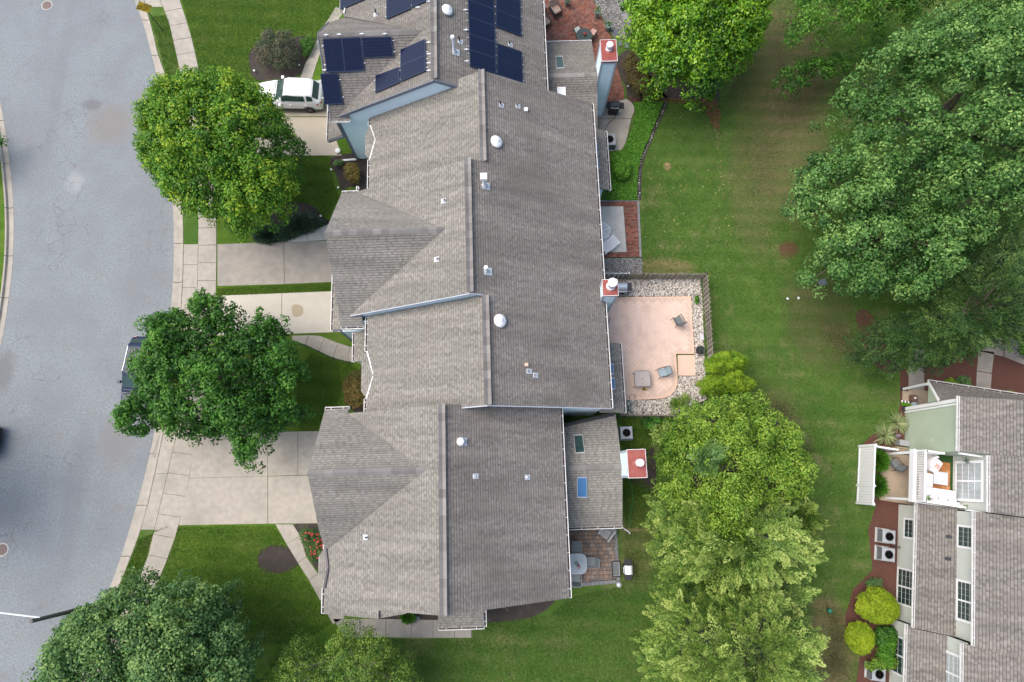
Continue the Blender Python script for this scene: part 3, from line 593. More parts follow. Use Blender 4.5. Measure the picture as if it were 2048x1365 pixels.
area('oil_stain', rounded([(585, 612), (598, 610), (606, 616), (606, 628), (598, 634), (586, 632)]), mat('stain_tan', (0.36, 0.30, 0.21), 0.85, var=0.05), 0.040)
def path(name, slabs, m=None):
    allp = [p for s in slabs for p in s]; root = thing(name, None, None, kind='structure', loc=base_of(allp))
    for s in slabs: slab(None, 'path_slab', s, root, z=0.032, m=m, inset=0.014)
    return root
path('path', [[(598, 165), (622, 165), (632, 132), (610, 130)], [(610, 130), (632, 132), (645, 95), (625, 100)], [(625, 100), (645, 95), (668, 55), (650, 50)], [(650, 50), (668, 55), (690, 20), (672, 15)]])
path('path', [[(566, 486), (611, 468), (617, 483)], [(611, 468), (638, 457), (648, 481), (617, 483)], [(638, 457), (660, 448), (672, 478), (648, 481)]], M['concrete_pale'])
path('path', [[(584, 672), (618, 671), (611, 690), (584, 680)], [(618, 671), (640, 672), (650, 676), (638, 703), (611, 690)], [(650, 676), (676, 686), (666, 716), (638, 703)], [(676, 686), (700, 694), (694, 723), (666, 716)], [(700, 694), (722, 695), (722, 726), (694, 723)]])
path('path', [[(551, 1049), (586, 1049), (601, 1072), (573, 1088)], [(601, 1072), (613, 1114), (596, 1126), (573, 1088)], [(613, 1114), (636, 1148), (618, 1160), (596, 1126)], [(636, 1148), (660, 1190), (641, 1202), (618, 1160)], [(660, 1190), (690, 1236), (666, 1249), (641, 1202)]])
path('path', [[(666, 1238), (720, 1238), (720, 1275), (690, 1275)], [(720, 1238), (772, 1238), (772, 1275), (720, 1275)], [(772, 1238), (823, 1239), (823, 1276), (772, 1275)], [(823, 1239), (866, 1240), (866, 1276), (823, 1276)], [(866, 1240), (909, 1240), (909, 1276), (866, 1276)], [(909, 1240), (943, 1240), (943, 1276), (909, 1276)]], M['concrete_old'])

# planting beds
BEDS = [([(500, 135), (498, 108), (512, 92), (550, 84), (600, 74), (636, 80), (622, 112), (600, 150), (560, 158), (520, 163), (503, 150)], 'mulch'),
        ([(662, 316), (740, 312), (742, 400), (690, 400), (683, 380), (672, 350)], 'mulch'),
        ([(545, 488), (566, 486), (640, 456), (668, 440), (655, 440), (640, 425), (625, 412), (600, 405), (570, 408), (545, 420), (530, 460)], 'mulch'),
        ([(515, 1115), (523, 1100), (540, 1092), (565, 1091), (580, 1098), (590, 1112), (596, 1128), (585, 1140), (560, 1147), (535, 1146), (518, 1134)], 'mulch'),
        ([(588, 1049), (660, 1047), (672, 1150), (640, 1146), (615, 1110)], 'mulch'),
        ([(690, 760), (730, 735), (740, 735), (740, 820), (700, 818)], 'mulch'),
        ([(740, 1215), (820, 1220), (905, 1222), (905, 1239), (760, 1239)], 'mulch'),
        ([(950, 1200), (1102, 1195), (1085, 1225), (1040, 1240), (985, 1245), (950, 1243)], 'mulch'),
        ([(1227, 130), (1260, 100), (1300, 150), (1330, 190), (1336, 198), (1262, 205), (1250, 170)], 'mulch'),
        ([(1275, 190), (1330, 196), (1410, 205), (1435, 212), (1425, 160), (1300, 130)], 'mulch'),
        ([(1255, 945), (1295, 900), (1310, 905), (1310, 985), (1285, 975), (1262, 965)], 'mulch'),
        ([(1340, 830), (1420, 800), (1520, 800), (1580, 900), (1540, 1150), (1560, 1300), (1540, 1400), (1370, 1400), (1370, 1100), (1360, 900)], 'mulch')]
for pix, mm in BEDS: area('planting_bed', rounded(pix, 3), M[mm], 0.012)
RED = [[(1712, 1365), (1720, 1310), (1695, 1270), (1690, 1235), (1705, 1180), (1745, 1140), (1736, 1060), (1752, 1010), (1716, 1008), (1720, 893), (1745, 870), (1790, 850), (1800, 810), (1800, 740), (1860, 735), (2060, 800), (2060, 1000), (1850, 1000), (1850, 1420), (1712, 1420)]]
for pix in RED: area('planting_bed', pix, M['mulch_red'], 0.012)
area('planting_bed', rounded([(1712, 630), (1735, 622), (1760, 660), (1780, 710), (1800, 740), (1765, 742), (1728, 700)]), M['mulch_red'], 0.012)
area('planting_bed', [(1840, 745), (1960, 700), (2080, 700), (2080, 800), (1950, 790), (1850, 770)], M['mulch_red'], 0.008)
path('path', [[(1817, 742), (1848, 742), (1848, 790), (1816, 790)], [(1820, 700), (1850, 700), (1848, 742), (1817, 742)]], M['concrete_old'])
path('path', [[(1953, 743), (1983, 748), (1980, 795), (1951, 790)], [(1957, 700), (1988, 705), (1983, 747), (1953, 742)], [(1938, 698), (2006, 714), (2012, 670), (1945, 660)], [(2007, 714), (2060, 735), (2070, 690), (2013, 675)], [(1957, 720), (1985, 722), (1984, 700), (1957, 698)]][:4], M['concrete_old'])

# manholes
def manhole(px, py, r, label):
    p = G(px, py, RZ); t = thing('manhole_cover', label, 'manhole', (p.x, p.y, RZ))
    mb = MB(); mb.lathe([(r + .07, 0.004), (r + .07, 0.012), (r + .01, 0.012), (r + .01, 0.0)], sides=28); mb.build('frame_ring', M['concrete_pale'], t)
    mb = MB(); mb.lathe([(0, .014), (r, .014), (r, 0.002)], sides=28)
    for i in range(-3, 4):
        h = math.sqrt(max(0.01, r * r - (i * .08) ** 2)) - .03; mb.box(-h, h, i * .08 - .012, i * .08 + .012, .012, .022); mb.box(i * .08 - .012, i * .08 + .012, -h, h, .012, .021)
    mb.build('lid', M['manhole'], t); return t
manhole(94, 11, .33, 'round rusty manhole cover near the top of the grey road')
manhole(4, 1100, .33, 'round rusty manhole cover near the bottom left of the road')
# shadow-free ground clutter: drain grate by kerb inlet
p = G(322, 893, 0.02); t = thing('storm_inlet', 'low concrete storm drain inlet in the kerb below the sparse maple', 'drain', (p.x, p.y, RZ), R(-14))
mb = MB(); mb.box(-.33, .33, -.75, .75, 0.0, .10); mb.build('inlet_slab', M['concrete_old'], t); mb = MB(); mb.box(-.36, -.332, -.6, .6, .01, .08); mb.build('opening', M['black'], t)

# ---------------------------------------------------------------- pieces laid inside outlines
def paver_field(root, outline, ang, rowh, widths, gap, z0, h, m, name, joined, zj=.006, seed=1, origin=None):
    """rows of pavers clipped to a convex outline; single objects, or one joined 'stuff' part"""
    rnd = random.Random(seed); hs = halves(outline); c, s = math.cos(ang), math.sin(ang)
    P = [(x * c + y * s, -x * s + y * c) for x, y in outline]; x0 = min(p[0] for p in P); x1 = max(p[0] for p in P); y0 = min(p[1] for p in P); y1 = max(p[1] for p in P)
    off = tuple(root.location); J = MB(); cnt = 0; shared = {}
    y = y0
    while y < y1:
        x = x0 - rnd.random() * widths[0]
        while x < x1:
            w = rnd.choice(widths); q = [(x + gap, y + gap), (x + w - gap, y + gap), (x + w - gap, y + rowh - gap), (x + gap, y + rowh - gap)]
            Q = [(a * c - b * s, a * s + b * c) for a, b in q]; full = True
            for nrm, d in hs:
                if any(p_[0] * nrm[0] + p_[1] * nrm[1] > d for p_ in Q): full = False
            zz = z0 + h + rnd.uniform(-zj, zj) * .5; tn = rnd.random()
            if not full:
                for nrm, d in hs:
                    Q = clip_half(Q, nrm, d)
                    if len(Q) < 3: break
            if len(Q) >= 3:
                a = abs(sum(Q[i][0] * Q[(i + 1) % len(Q)][1] - Q[(i + 1) % len(Q)][0] * Q[i][1] for i in range(len(Q)))) / 2
                if a > rowh * rowh * .12:
                    if joined: J.prism(Q, z0, zz, tn)
                    elif full:
                        key = (round(w, 3), int(tn * 6))
                        if key not in shared:
                            k = MB(); k.prism([(-w/2 + gap, -rowh/2 + gap), (w/2 - gap, -rowh/2 + gap), (w/2 - gap, rowh/2 - gap), (-w/2 + gap, rowh/2 - gap)], 0, h, (key[1] + .5) / 6)
                            o = k.build(name, m, root); shared[key] = o.data
                        else:
                            o = bpy.data.objects.new(name, shared[key]); link(o, root)
                        cx, cy = x + w / 2, y + rowh / 2
                        o.location = (cx * c - cy * s - off[0], cx * s + cy * c - off[1], z0 - off[2] + (zz - z0 - h)); o.rotation_euler = (0, 0, ang)
                    else:
                        k = MB(); k.prism(Q, z0, zz, tn); k.build(name, m, root, off=off)
                    cnt += 1
            x += w
        y += rowh
    if joined: J.build(name, m, root, off=off, kind='stuff')
    return cnt
def XY(pix, z=0.0): return [(G(*p, z).x, G(*p, z).y) for p in pix]
def bed_prism(name, P, z0, z1, m, root): mb = MB(); mb.prism(P, z0, z1); return mb.build(name, m, root, off=tuple(root.location))
# red brick patio behind the top house (bricks too small to pick apart: joined)
t = thing('brick_patio', None, None, kind='structure', loc=base_of([(1150, 60)]))
PB = XY([(1080, -70), (1150, -70), (1203, 36), (1222, 75), (1225, 100), (1223, 205), (1080, 205)])
bed_prism('patio_bed', PB, -.05, .02, M['joint'], t); paver_field(t, PB, R(38), .105, [.21], .005, .02, .035, M['brick'], 'brick', True, seed=3)
t = thing('brick_path', None, None, kind='structure', loc=base_of([(1235, 170)]))
PB = XY([(1214, 206), (1223, 98), (1236, 142), (1248, 180), (1248, 196), (1240, 206)])
bed_prism('path_bed', PB, -.05, .019, M['joint'], t); paver_field(t, PB, R(-24), .105, [.21], .008, .019, .035, M['brick'], 'brick', True, seed=4)
# concrete pad with curved edge
t = thing('concrete_pad', None, None, kind='structure', loc=base_of([(1230, 250)]))
PP = rounded([(1196, 206), (1222, 206), (1250, 196), (1264, 206), (1268, 222), (1262, 242), (1256, 264), (1250, 288), (1243, 300), (1230, 302), (1198, 302)], 3)
a = [p for p in PP if p[1] <= 238]; b = [p for p in PP if p[1] >= 238]
bed_prism('pad_slab', XY([(1196, 208), (1222, 207), (1240, 202), (1252, 199), (1262, 205), (1268, 215), (1268, 224), (1262.5, 237.6), (1196, 237.6)]), -.05, .06, M['concrete'], t)
bed_prism('pad_slab', XY([(1196, 238.6), (1262, 238.6), (1257, 262), (1254, 275), (1250, 288), (1244, 299), (1236, 303), (1198, 303)]), -.05, .06, M['concrete'], t)
# brick bordered patio of the second house
t = thing('brick_border_patio', None, None, kind='structure', loc=base_of([(1240, 460)]))
bed_prism('patio_bed', XY([(1185, 405), (1276, 404), (1281, 515), (1190, 517)]), -.05, .02, M['joint'], t)
for i, q in enumerate([[(1185, 405), (1273, 404.5), (1273.6, 413), (1185, 413.5)], [(1247, 413.5), (1273.6, 413.5), (1278, 505), (1254, 505.5)], [(1190, 506.5), (1278, 506), (1278.6, 514.5), (1190, 516)]]):
    paver_field(t, XY(q), R(0 if i != 1 else 1), .115, [.22], .006, .02, .04, M['brick'], 'brick', True, seed=10 + i)
bed_prism('patio_slab', XY([(1185, 414), (1246, 414), (1253, 505), (1190, 506)]), -.05, .065, M['concrete_pale'], t)
bed_prism('edging', XY([(1273.5, 403), (1278, 403), (1283, 515.5), (1278.6, 516)]), -.05, .10, M['flagstone'], t)
bed_prism('edging', XY([(1200, 402), (1273, 401.8), (1273, 404), (1200, 404.4)]), -.05, .08, M['flagstone'], t)
# stamped pink patio, with a lower landing
t = thing('stamped_patio', None, None, kind='structure', loc=base_of([(1300, 700)]))
SP = [(1205, 595), (1382, 593), (1389, 708), (1352, 708), (1355.5, 752), (1355, 770), (1350, 782), (1341, 791), (1327, 797), (1300, 799), (1205, 802)]
SPW = XY(SP, .12); mb = MB(); mb.prism(SPW, -.05, .105); mb.build('patio_slab', M['stamp_joint'], t, off=tuple(t.location))
# herringbone tiles, one joined part; laid diagonally, clipped by their centres
mb = MB(); mb.tone = .5; L_, W_ = .42, .21; ang = R(45); ca, sa = math.cos(ang), math.sin(ang)
inner = XY([(1206, 599), (1378, 597), (1384.5, 704), (1348, 704), (1351, 752), (1350, 770), (1345, 780), (1337, 787), (1326, 793), (1300, 795), (1206, 798)], .12)
cx0, cy0 = G(1295, 695).x, G(1295, 695).y
def herr(i, j):
    return i * W_ + j * W_, 0
N_ = 34
for i in range(-N_, N_):
    for j in range(-N_, N_):
        # classic 2:1 herringbone: cells of 4
        k = (i - j) % 4
        if k == 0: r_ = (i, j, i + 2, j + 1)
        elif k == 3: r_ = (i, j, i + 1, j + 2)
        else: continue
        q = [(r_[0], r_[1]), (r_[2], r_[1]), (r_[2], r_[3]), (r_[0], r_[3])]
        gx, gy = (r_[0] + r_[2]) / 2, (r_[1] + r_[3]) / 2
        q = [(a_ * W_ + (.007 if a_ * 1.0 < gx else -.007), b_ * W_ + (.007 if b_ < gy else -.007)) for a_, b_ in q]
        q = [(x * ca - y * sa + cx0, x * sa + y * ca + cy0) for x, y in q]
        if all(inpoly(x, y, inner) for x, y in q): mb.prism(q, .105, .118 + random.uniform(0, .003))
mb.build('stamped_tile', M['stamped'], t, off=tuple(t.location), kind='stuff')
# smooth border band
bd = MB()
for i in range(len(SPW)):
    a = SPW[i]; b = SPW[(i + 1) % len(SPW)]; a2 = inner[i]; b2 = inner[(i + 1) % len(inner)]
    bd.prism([a, b, b2, a2], .106, .119)
bd.build('border', mat('stamp_border', (0.70, 0.48, 0.36), 0.7, c2=(0.65, 0.45, 0.34), scale=3), t, off=tuple(t.location))
bed_prism('landing', XY([(1355, 711), (1389.5, 711), (1390.5, 752), (1356, 752)]), -.05, .05, mat('stamp_landing', (0.70, 0.50, 0.39), 0.7, c2=(0.65, 0.46, 0.36), scale=3, big=0.3, bigc=(0.45, 0.3, 0.22), bigs=1.5), t)
# paver patio of the bottom house: every paver its own object
t = thing('paver_patio', None, None, kind='structure', loc=base_of([(1190, 1115)]))
PV = XY([(1128, 1050), (1233, 1048), (1240, 1166), (1133, 1176)])
bed_prism('patio_bed', PV, -.05, .012, M['joint'], t)
npv = paver_field(t, XY([(1130, 1052), (1226, 1050), (1232, 1158), (1134, 1167)]), R(1), .225, [.15, .225, .225, .30], .010, .012, .05, M['paver'], 'paver', False, seed=5)
paver_field(t, XY([(1226.6, 1050), (1233, 1050), (1240, 1166), (1233, 1166)]), R(2), .16, [.30], .008, .012, .05, M['flagstone'], 'edge_paver', True, seed=6)
paver_field(t, XY([(1134, 1168), (1232.5, 1159), (1240, 1166), (1134, 1176)]), R(4), .25, [.16], .008, .012, .05, M['flagstone'], 'edge_paver', True, seed=6)
print('pavers', npv)
# pebble beds
def pebbles(name, outline, n, r0, r1, m, bedm, z=.03):
    root = thing(name, None, None, kind='structure', loc=(sum(p[0] for p in outline) / len(outline), sum(p[1] for p in outline) / len(outline), 0))
    bed_prism('gravel_base', outline, -.04, z, bedm, root)
    P = np.array(outline); lo = P.min(0); hi = P.max(0); pts = []
    rs = np.random.RandomState(5)
    while len(pts) < n:
        c = rs.uniform(lo, hi)
        if inpoly(c[0], c[1], outline): pts.append(c)
    pts = np.array(pts); k = len(pts)
    base = np.array([(1, 0, 0), (0, 1, 0), (-1, 0, 0), (0, -1, 0), (0, 0, .6), (.7, .7, 0), (-.7, .7, 0), (-.7, -.7, 0), (.7, -.7, 0)])
    F0 = np.array([(0, 5, 4), (5, 1, 4), (1, 6, 4), (6, 2, 4), (2, 7, 4), (7, 3, 4), (3, 8, 4), (8, 0, 4)])
    r = rs.uniform(r0, r1, k); a = rs.uniform(0, 6.28, k); asp = rs.uniform(.6, 1, k)
    V = base[None] * r[:, None, None]; V[:, :, 1] *= asp[:, None]
    x = V[:, :, 0] * np.cos(a)[:, None] - V[:, :, 1] * np.sin(a)[:, None]; y = V[:, :, 0] * np.sin(a)[:, None] + V[:, :, 1] * np.cos(a)[:, None]
    V = np.stack([x + pts[:, 0:1] - root.location.x, y + pts[:, 1:2] - root.location.y, V[:, :, 2] + z + rs.uniform(0, .02, k)[:, None]], -1).reshape(-1, 3)
    F = (F0[None] + 9 * np.arange(k)[:, None, None]).reshape(-1, 3)
    raw_mesh('pebble', V, F, [m], root, np.repeat(rs.uniform(0, 1, k), 8), kind='stuff')
pebbles('pebble_bed', XY([(1206, 560), (1400, 558), (1404, 600), (1408, 700), (1412, 800), (1384, 812), (1340, 832), (1240, 832), (1240, 801), (1300, 800), (1327, 798), (1342, 791), (1351, 782), (1356, 770), (1357, 753), (1391, 753), (1389, 708), (1382, 593), (1206, 594)]), 7500, .025, .06, M['pebble'], M['gravel_bed'])
pebbles('pebble_bed', XY([(1195, 518), (1284, 517), (1284, 548), (1195, 549)]), 1800, .02, .045, M['pebble_grey'], M['gravel_bed'])
pebbles('pebble_bed', XY([(1156, -60), (1262, -60), (1264, 70), (1250, 80), (1227, 76), (1206, 38)]), 4200, .025, .05, M['pebble_grey'], M['gravel_bed'])
# stones lining the bed edge, counted one by one
EDGE_L = [(1333, 203), (1328, 220), (1318, 240), (1308, 262), (1300, 282), (1290, 305), (1283, 325), (1280, 345), (1279, 370), (1278, 402)]
ef = lerp_curve([(x, y) for x, y in EDGE_L])
area('bed_trench', [(ef(y) - 5, y) for y in range(203, 403, 8)] + [(ef(y) + 4, y) for y in range(402, 202, -8)], M['mulch'], 0.016)
yy = 206; k = 0
gs = thing('edging_stones', None, None, kind='structure', loc=tuple(G(1300, 300)))
while yy < 402:
    p = G(ef(yy) + random.uniform(-1.5, 1.5), yy, 0); mb = MB(); r = random.uniform(.05, .085)
    mb.lathe([(r * .9, 0), (r, r * .4), (r * .6, r * .8), (0, r * .9)], sides=7, sx=1, sy=random.uniform(.6, 1)); o = mb.build('stone', M['pebble_grey'] if k % 3 else M['flagstone'], gs)
    o.data.attributes['tone'].data.foreach_set('value', [random.random()] * len(o.data.polygons))
    o.location = (p.x - gs.location.x, p.y - gs.location.y, 0.012); o.rotation_euler = (0, 0, random.uniform(0, 3)); yy += random.uniform(4.0, 6.5); k += 1
# flagstones at the top right of the brick patio
fl = thing('stepping_stones', None, None, kind='structure', loc=tuple(G(1250, 40)))
for pix in [[(1232, 2), (1245, 0), (1250, 10), (1236, 14)], [(1236, 16), (1250, 12), (1254, 24), (1240, 28)], [(1242, 30), (1256, 27), (1260, 40), (1246, 42)], [(1236, 82), (1246, 82), (1247, 92), (1238, 94)], [(1248, 86), (1256, 86), (1258, 97), (1250, 98)], [(1226, 62), (1233, 61), (1236, 70), (1228, 72)]]:
    mb = MB(); mb.prism(XY(pix), .02, .08); mb.build('flagstone', M['blue_stone'] if pix[0][1] > 60 else M['flagstone'], fl, off=tuple(fl.location))
# ================================================================ ROOFS AND WALLS
EXPO = 0.145     # visible height of a shingle course
def shingle_face(mb, poly, pl, seed=0, expo=EXPO):
    """clothe the outline poly (building frame) on plane pl with overlapping shingle tabs:
       long low strips between short, darker, raised tabs"""
    rnd = random.Random(seed); k = math.hypot(pl.ku, pl.kw); g = (pl.ku / k, pl.kw / k); r = (-g[1], g[0])
    st = expo / math.sqrt(1 + k * k)
    parts = [halves(p) for p in convex_parts(poly)]
    P = [(a * g[0] + b * g[1], a * r[0] + b * r[1]) for a, b in poly]
    t0 = min(p[0] for p in P); t1 = max(p[0] for p in P); s0 = min(p[1] for p in P); s1 = max(p[1] for p in P)
    T = t0
    while T < t1 - 1e-4:
        Tn = T + st; S = s0 - rnd.random() * .3; hi = rnd.random() < .5
        while S < s1:
            hi = not hi; w = rnd.choice((.10, .14, .18, .22)) if hi else rnd.choice((.12, .17, .24, .32))
            lift = .024 if hi else .012
            tn = rnd.uniform(.34, .60) if hi else rnd.uniform(.56, .84)
            q = [(T, S), (Tn, S), (Tn, S + w), (T, S + w)]
            Q0 = [(a * g[0] + b * r[0], a * g[1] + b * r[1]) for a, b in q]; done = False
            for hs in parts:
                if done: break
                Q = Q0; inside = True
                for n, d in hs:
                    if any(p[0] * n[0] + p[1] * n[1] > d + 1e-6 for p in Q): inside = False; break
                if inside: done = True
                else:
                    for n, d in hs:
                        Q = clip_half(Q, n, d)
                        if len(Q) < 3: break
                if len(Q) < 3: continue
                V = []
                for (a, b) in Q:
                    tt = a * g[0] + b * g[1]; f = max(0, min(1, (tt - T) / st)); V.append((a, b, pl.z(a, b) + lift * (1 - f) + .003))
                mb.face(V, tn)
                band = clip_half(Q, (-g[0], -g[1]), -(Tn - .17 * st))          # overlap shadow of the next course painted in as a dark granule line
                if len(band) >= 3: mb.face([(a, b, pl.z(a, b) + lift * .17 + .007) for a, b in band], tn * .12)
                low = [v for v in V if abs(v[0] * g[0] + v[1] * g[1] - T) < 1e-4]
                if len(low) == 2:
                    a, b = low; mb.face([(b[0], b[1], b[2] - lift - .004), (a[0], a[1], a[2] - lift - .004), a, b], .02)  # front edge toned near black to paint in the course shadow line
            S += w
        T = Tn
def orient_up(mb):
    for i, f in enumerate(mb.f):
        if len(f) >= 3:
            a, b, c = (Vector(mb.v[j]) for j in f[:3]); n = (b - a).cross(c - a)
            if abs(n.z) > 1e-9 and n.z < 0: mb.f[i] = f[::-1]
CAP_N = 0
class House:
    def __init__(s, name, label, u, w, z=0.0, ang=AH, cat='house', group=None):
        p = toW(u, w, z) if ang == AH else fromB(u, w, z)
        s.off = (u, w, z); s.ang = ang; s.root = thing(name, label, cat, tuple(p), ang, group)
    def hitp(s, pl, px, py): return pl.hit(px, py, s.ang)
    def part(s, mb, name, m=None, **k): return mb.build(name, m, k.pop('parent', s.root), off=s.off, **k)
    def roof(s, faces, m='shingle', thick=.16, trim='fascia', seed=1):
        """faces: (outline, plane); a deck with fascia edges, and the joined shingles lying on it"""
        d = MB()
        for poly, pl in faces:
            d.prism(poly, lambda a, b: pl.z(a, b) - thick, lambda a, b: pl.z(a, b) - .004)
        deck = s.part(d, 'roof', M[trim])
        groups = {}
        for i, (poly, pl) in enumerate(faces):
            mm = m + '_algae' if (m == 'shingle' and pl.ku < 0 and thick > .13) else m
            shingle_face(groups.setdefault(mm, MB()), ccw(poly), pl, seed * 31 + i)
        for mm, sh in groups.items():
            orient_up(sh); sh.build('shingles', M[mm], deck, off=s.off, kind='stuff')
        return deck
    def caps(s, a, b, pa, pb, width=.15, deck=None, seed=1, step=.40, m='cap'):
        """folded ridge caps from a to b (each one a piece of its own)"""
        rnd = random.Random(seed); a = Vector(a); b = Vector(b); L = (b - a).length; d = (b - a).normalized(); side = Vector((-d.y, d.x, 0)); n = int(L / step)
        for i in range(n):
            p = a + d * (i * L / n); q = a + d * ((i + 1) * L / n + .03); mb = MB(); t = rnd.random()
            sa = side * width; z = .035 + (i % 2) * .004
            def dn(pt, sg, pl):
                v = pt + sa * sg; return Vector((v.x, v.y, pl.z(v.x, v.y) + z))
            c0 = Vector((p.x, p.y, p.z + z + .012)); c1 = Vector((q.x, q.y, q.z + z - .0))
            l0, l1, r0, r1 = dn(p, 1, pa) + Vector((0,0,.012)), dn(q, 1, pa), dn(p, -1, pb) + Vector((0,0,.012)), dn(q, -1, pb)
            mb.face([l0, c0, c1, l1], t); mb.face([c0, r0, r1, c1], t)
            for tri in ([l0, l0 - Vector((0,0,.03)), c0 - Vector((0,0,.03)), c0], [c0, c0 - Vector((0,0,.03)), r0 - Vector((0,0,.03)), r0]): mb.face(tri, t * .4)
            orient_up(mb)
            mb.build('ridge_cap', M[m], deck or s.root, off=s.off)
    def gutter(s, pts, w=.13, h=.11, m='gutter', name='gutter', hang=.95, drop=.03):
        """open trough along pts (u, w, z of the roof edge, outer side to the right of travel)"""
        mb = MB(); mb.use(M[m])
        for a, b in zip(pts[:-1], pts[1:]):
            a = Vector(a); b = Vector(b); d = (b - a).normalized(); o = Vector((d.y, -d.x, 0)).normalized()
            z = Vector((0, 0, -drop)); A = a + z; B = b + z
            mb.use(M[m]); mb.beam(A + o * w + Vector((0,0,-h/2)), B + o * w + Vector((0,0,-h/2)), .035, h)
            mb.beam(A + o * .01 + Vector((0,0,-h/2)), B + o * .01 + Vector((0,0,-h/2)), .015, h)
            for e in (A, B): mb.beam(e + Vector((0,0,-h/2)), e + o * w + Vector((0,0,-h/2)), .02, h)
            mb.use(M['gutter_in']); mb.beam(A + o * w/2 + Vector((0,0,-h + .01)), B + o * w/2 + Vector((0,0,-h + .01)), w, .012)
            mb.use(M[m]); n = max(1, int((b - a).length / hang))
            for i in range(n + 1):
                c = A + (B - A) * ((i + .5) / (n + 1)); mb.beam(c - o * .05 + Vector((0,0,.006)), c + o * (w + .01) + Vector((0,0,.006)), .03, .012)
        return s.part(mb, name)
    def wall(s, a, b, prof, z0=0.0, m='blue_siding', name='wall', course=.115, joined=True, th=.10, parent=None):
        """lap-sided wall from a to b (building frame; outer face to the right of travel).
           prof: top outline [(distance, z)...] from a to b"""
        a = Vector((a[0], a[1], 0)); b = Vector((b[0], b[1], 0)); d = (b - a).normalized(); o = Vector((d.y, -d.x, 0)); L = (b - a).length
        poly = [(0, z0), (L, z0)] + [(x, z) for x, z in prof[::-1]]
        core = MB()
        F = [a + d * x + Vector((0, 0, z)) for x, z in poly]; Bk = [p - o * th for p in F]
        core.face(F); core.face(Bk[::-1])
        for i in range(len(F)): j = (i + 1) % len(F); core.face([F[j], F[i], Bk[i], Bk[j]])
        w = s.part(core, name, M[m]) if parent is None else core.build(name, M[m], parent, off=s.off)
        hs = halves(poly); sd = MB(); z = z0; zt = max(p[1] for p in poly)
        while z < zt:
            Q = [(-.01, z), (L + .01, z), (L + .01, z + course), (-.01, z + course)]
            for n, dd in hs:
                Q = clip_half(Q, n, dd)
                if len(Q) < 3: break
            if len(Q) >= 3:
                V = [a + d * x + o * (.022 - .018 * ((zz - z) / course)) + Vector((0, 0, zz)) for x, zz in Q]
                sd.face(V)
                lo = [q for q in Q if abs(q[1] - z) < 1e-5]
                if len(lo) == 2:
                    p, q = (a + d * x + Vector((0, 0, zz)) for x, zz in sorted(lo)); sd.face([p + o * .002, q + o * .002, q + o * .022, p + o * .022][::-1])
            z += course
        sd.build('siding', M[m], w, off=s.off, kind='stuff'); return w
    def vwin(s, a, b, z0, z1, out=.05, nx=2, ny=3, split=None, frame=.09, gl='glass', name='window', depth=.03, mun=.004):
        """window in a wall running a->b (outer face to the right of travel)"""
        a = Vector((a[0], a[1], 0)); b = Vector((b[0], b[1], 0)); d = (b - a).normalized(); o = Vector((d.y, -d.x, 0)); L = (b - a).length
        P = lambda x, z, e=0.0: a + d * x + o * e + Vector((0, 0, z))
        mb = MB().use(M['white'])
        mb.beam(P(-frame/2, z0 - frame, out), P(-frame/2, z1 + frame, out), .0 + frame, frame) if False else None
        def bar_h(z, x0, x1, th, e0, e1):
            F = [P(x0, z - th/2, e1), P(x1, z - th/2, e1), P(x1, z + th/2, e1), P(x0, z + th/2, e1)]; K = [p - o * (e1 - e0) for p in F]
            mb.face(F); 
            for i in range(4): j = (i+1) % 4; mb.face([F[j], F[i], K[i], K[j]])
        def bar_v(x, za, zb, th, e0, e1):
            F = [P(x - th/2, za, e1), P(x + th/2, za, e1), P(x + th/2, zb, e1), P(x - th/2, zb, e1)]; K = [p - o * (e1 - e0) for p in F]
            mb.face(F)
            for i in range(4): j = (i+1) % 4; mb.face([F[j], F[i], K[i], K[j]])
        bar_h(z0 - frame/2, -frame, L + frame, frame, 0, out); bar_h(z1 + frame/2, -frame, L + frame, frame, 0, out)
        bar_v(-frame/2, z0, z1, frame, 0, out - .001); bar_v(L + frame/2, z0, z1, frame, 0, out - .001)
        w = s.part(mb, name, M['white'])
        mb = MB(); mb.face([P(0, z0, depth), P(L, z0, depth), P(L, z1, depth), P(0, z1, depth)])
        mb.build('pane', M[gl], w, off=s.off)
        mb = MB()
        zs = [z0 + (z1 - z0) * i / ny for i in range(1, ny)]; xs = [L * i / nx for i in range(1, nx)]
        for z in zs: bar_h(z, 0, L, mun, depth, depth + .012)
        for x in xs: bar_v(x, z0, z1, mun, depth, depth + .014)
        if split == 'h': bar_h((z0 + z1) / 2, 0, L, .07, depth, out - .002)
        if split == 'v': bar_v(L / 2, z0, z1, .09, depth, out - .003)
        if mb.f: mb.build('muntins', M['white'], w, off=s.off)
        return w
    def vent(s, pl, px, py, h=.32, r=.045, kind='black', base_shift=(0, 0), tilt=None):
        """plumbing stack with its white flashing boot, on roof plane pl"""
        c = s.hitp(pl, px, py); k = math.hypot(pl.ku, pl.kw); up = Vector((-pl.ku, -pl.kw, 1)).normalized(); dn = Vector((-pl.ku, -pl.kw, -k * k)).normalized()
        side = up.cross(dn)
        mb = MB().use(M['galv']); q = [c + dn * a + side * b_ + up * .03 for a, b_ in ((-.10, -.13), (.20, -.13), (.20, .13), (-.10, .13))]
        mb.face(q); mb.face([p - up * .03 for p in q][::-1])
        for i in range(4): mb.face([q[(i+1) % 4], q[i], q[i] - up * .03, q[(i+1) % 4] - up * .03][::-1])
        mb.lathe([(.11, 0), (.085, .07), (.06, .11)], tuple(c + Vector((0, 0, .01))), 14)
        o = s.part(mb, 'vent_flashing')
        mb = MB().use(M['pipe_black']); mb.bar(c, c + Vector((0, 0, h)), r, r, 12); mb.build('vent_pipe', None, o, off=s.off, smooth=False)
        return o
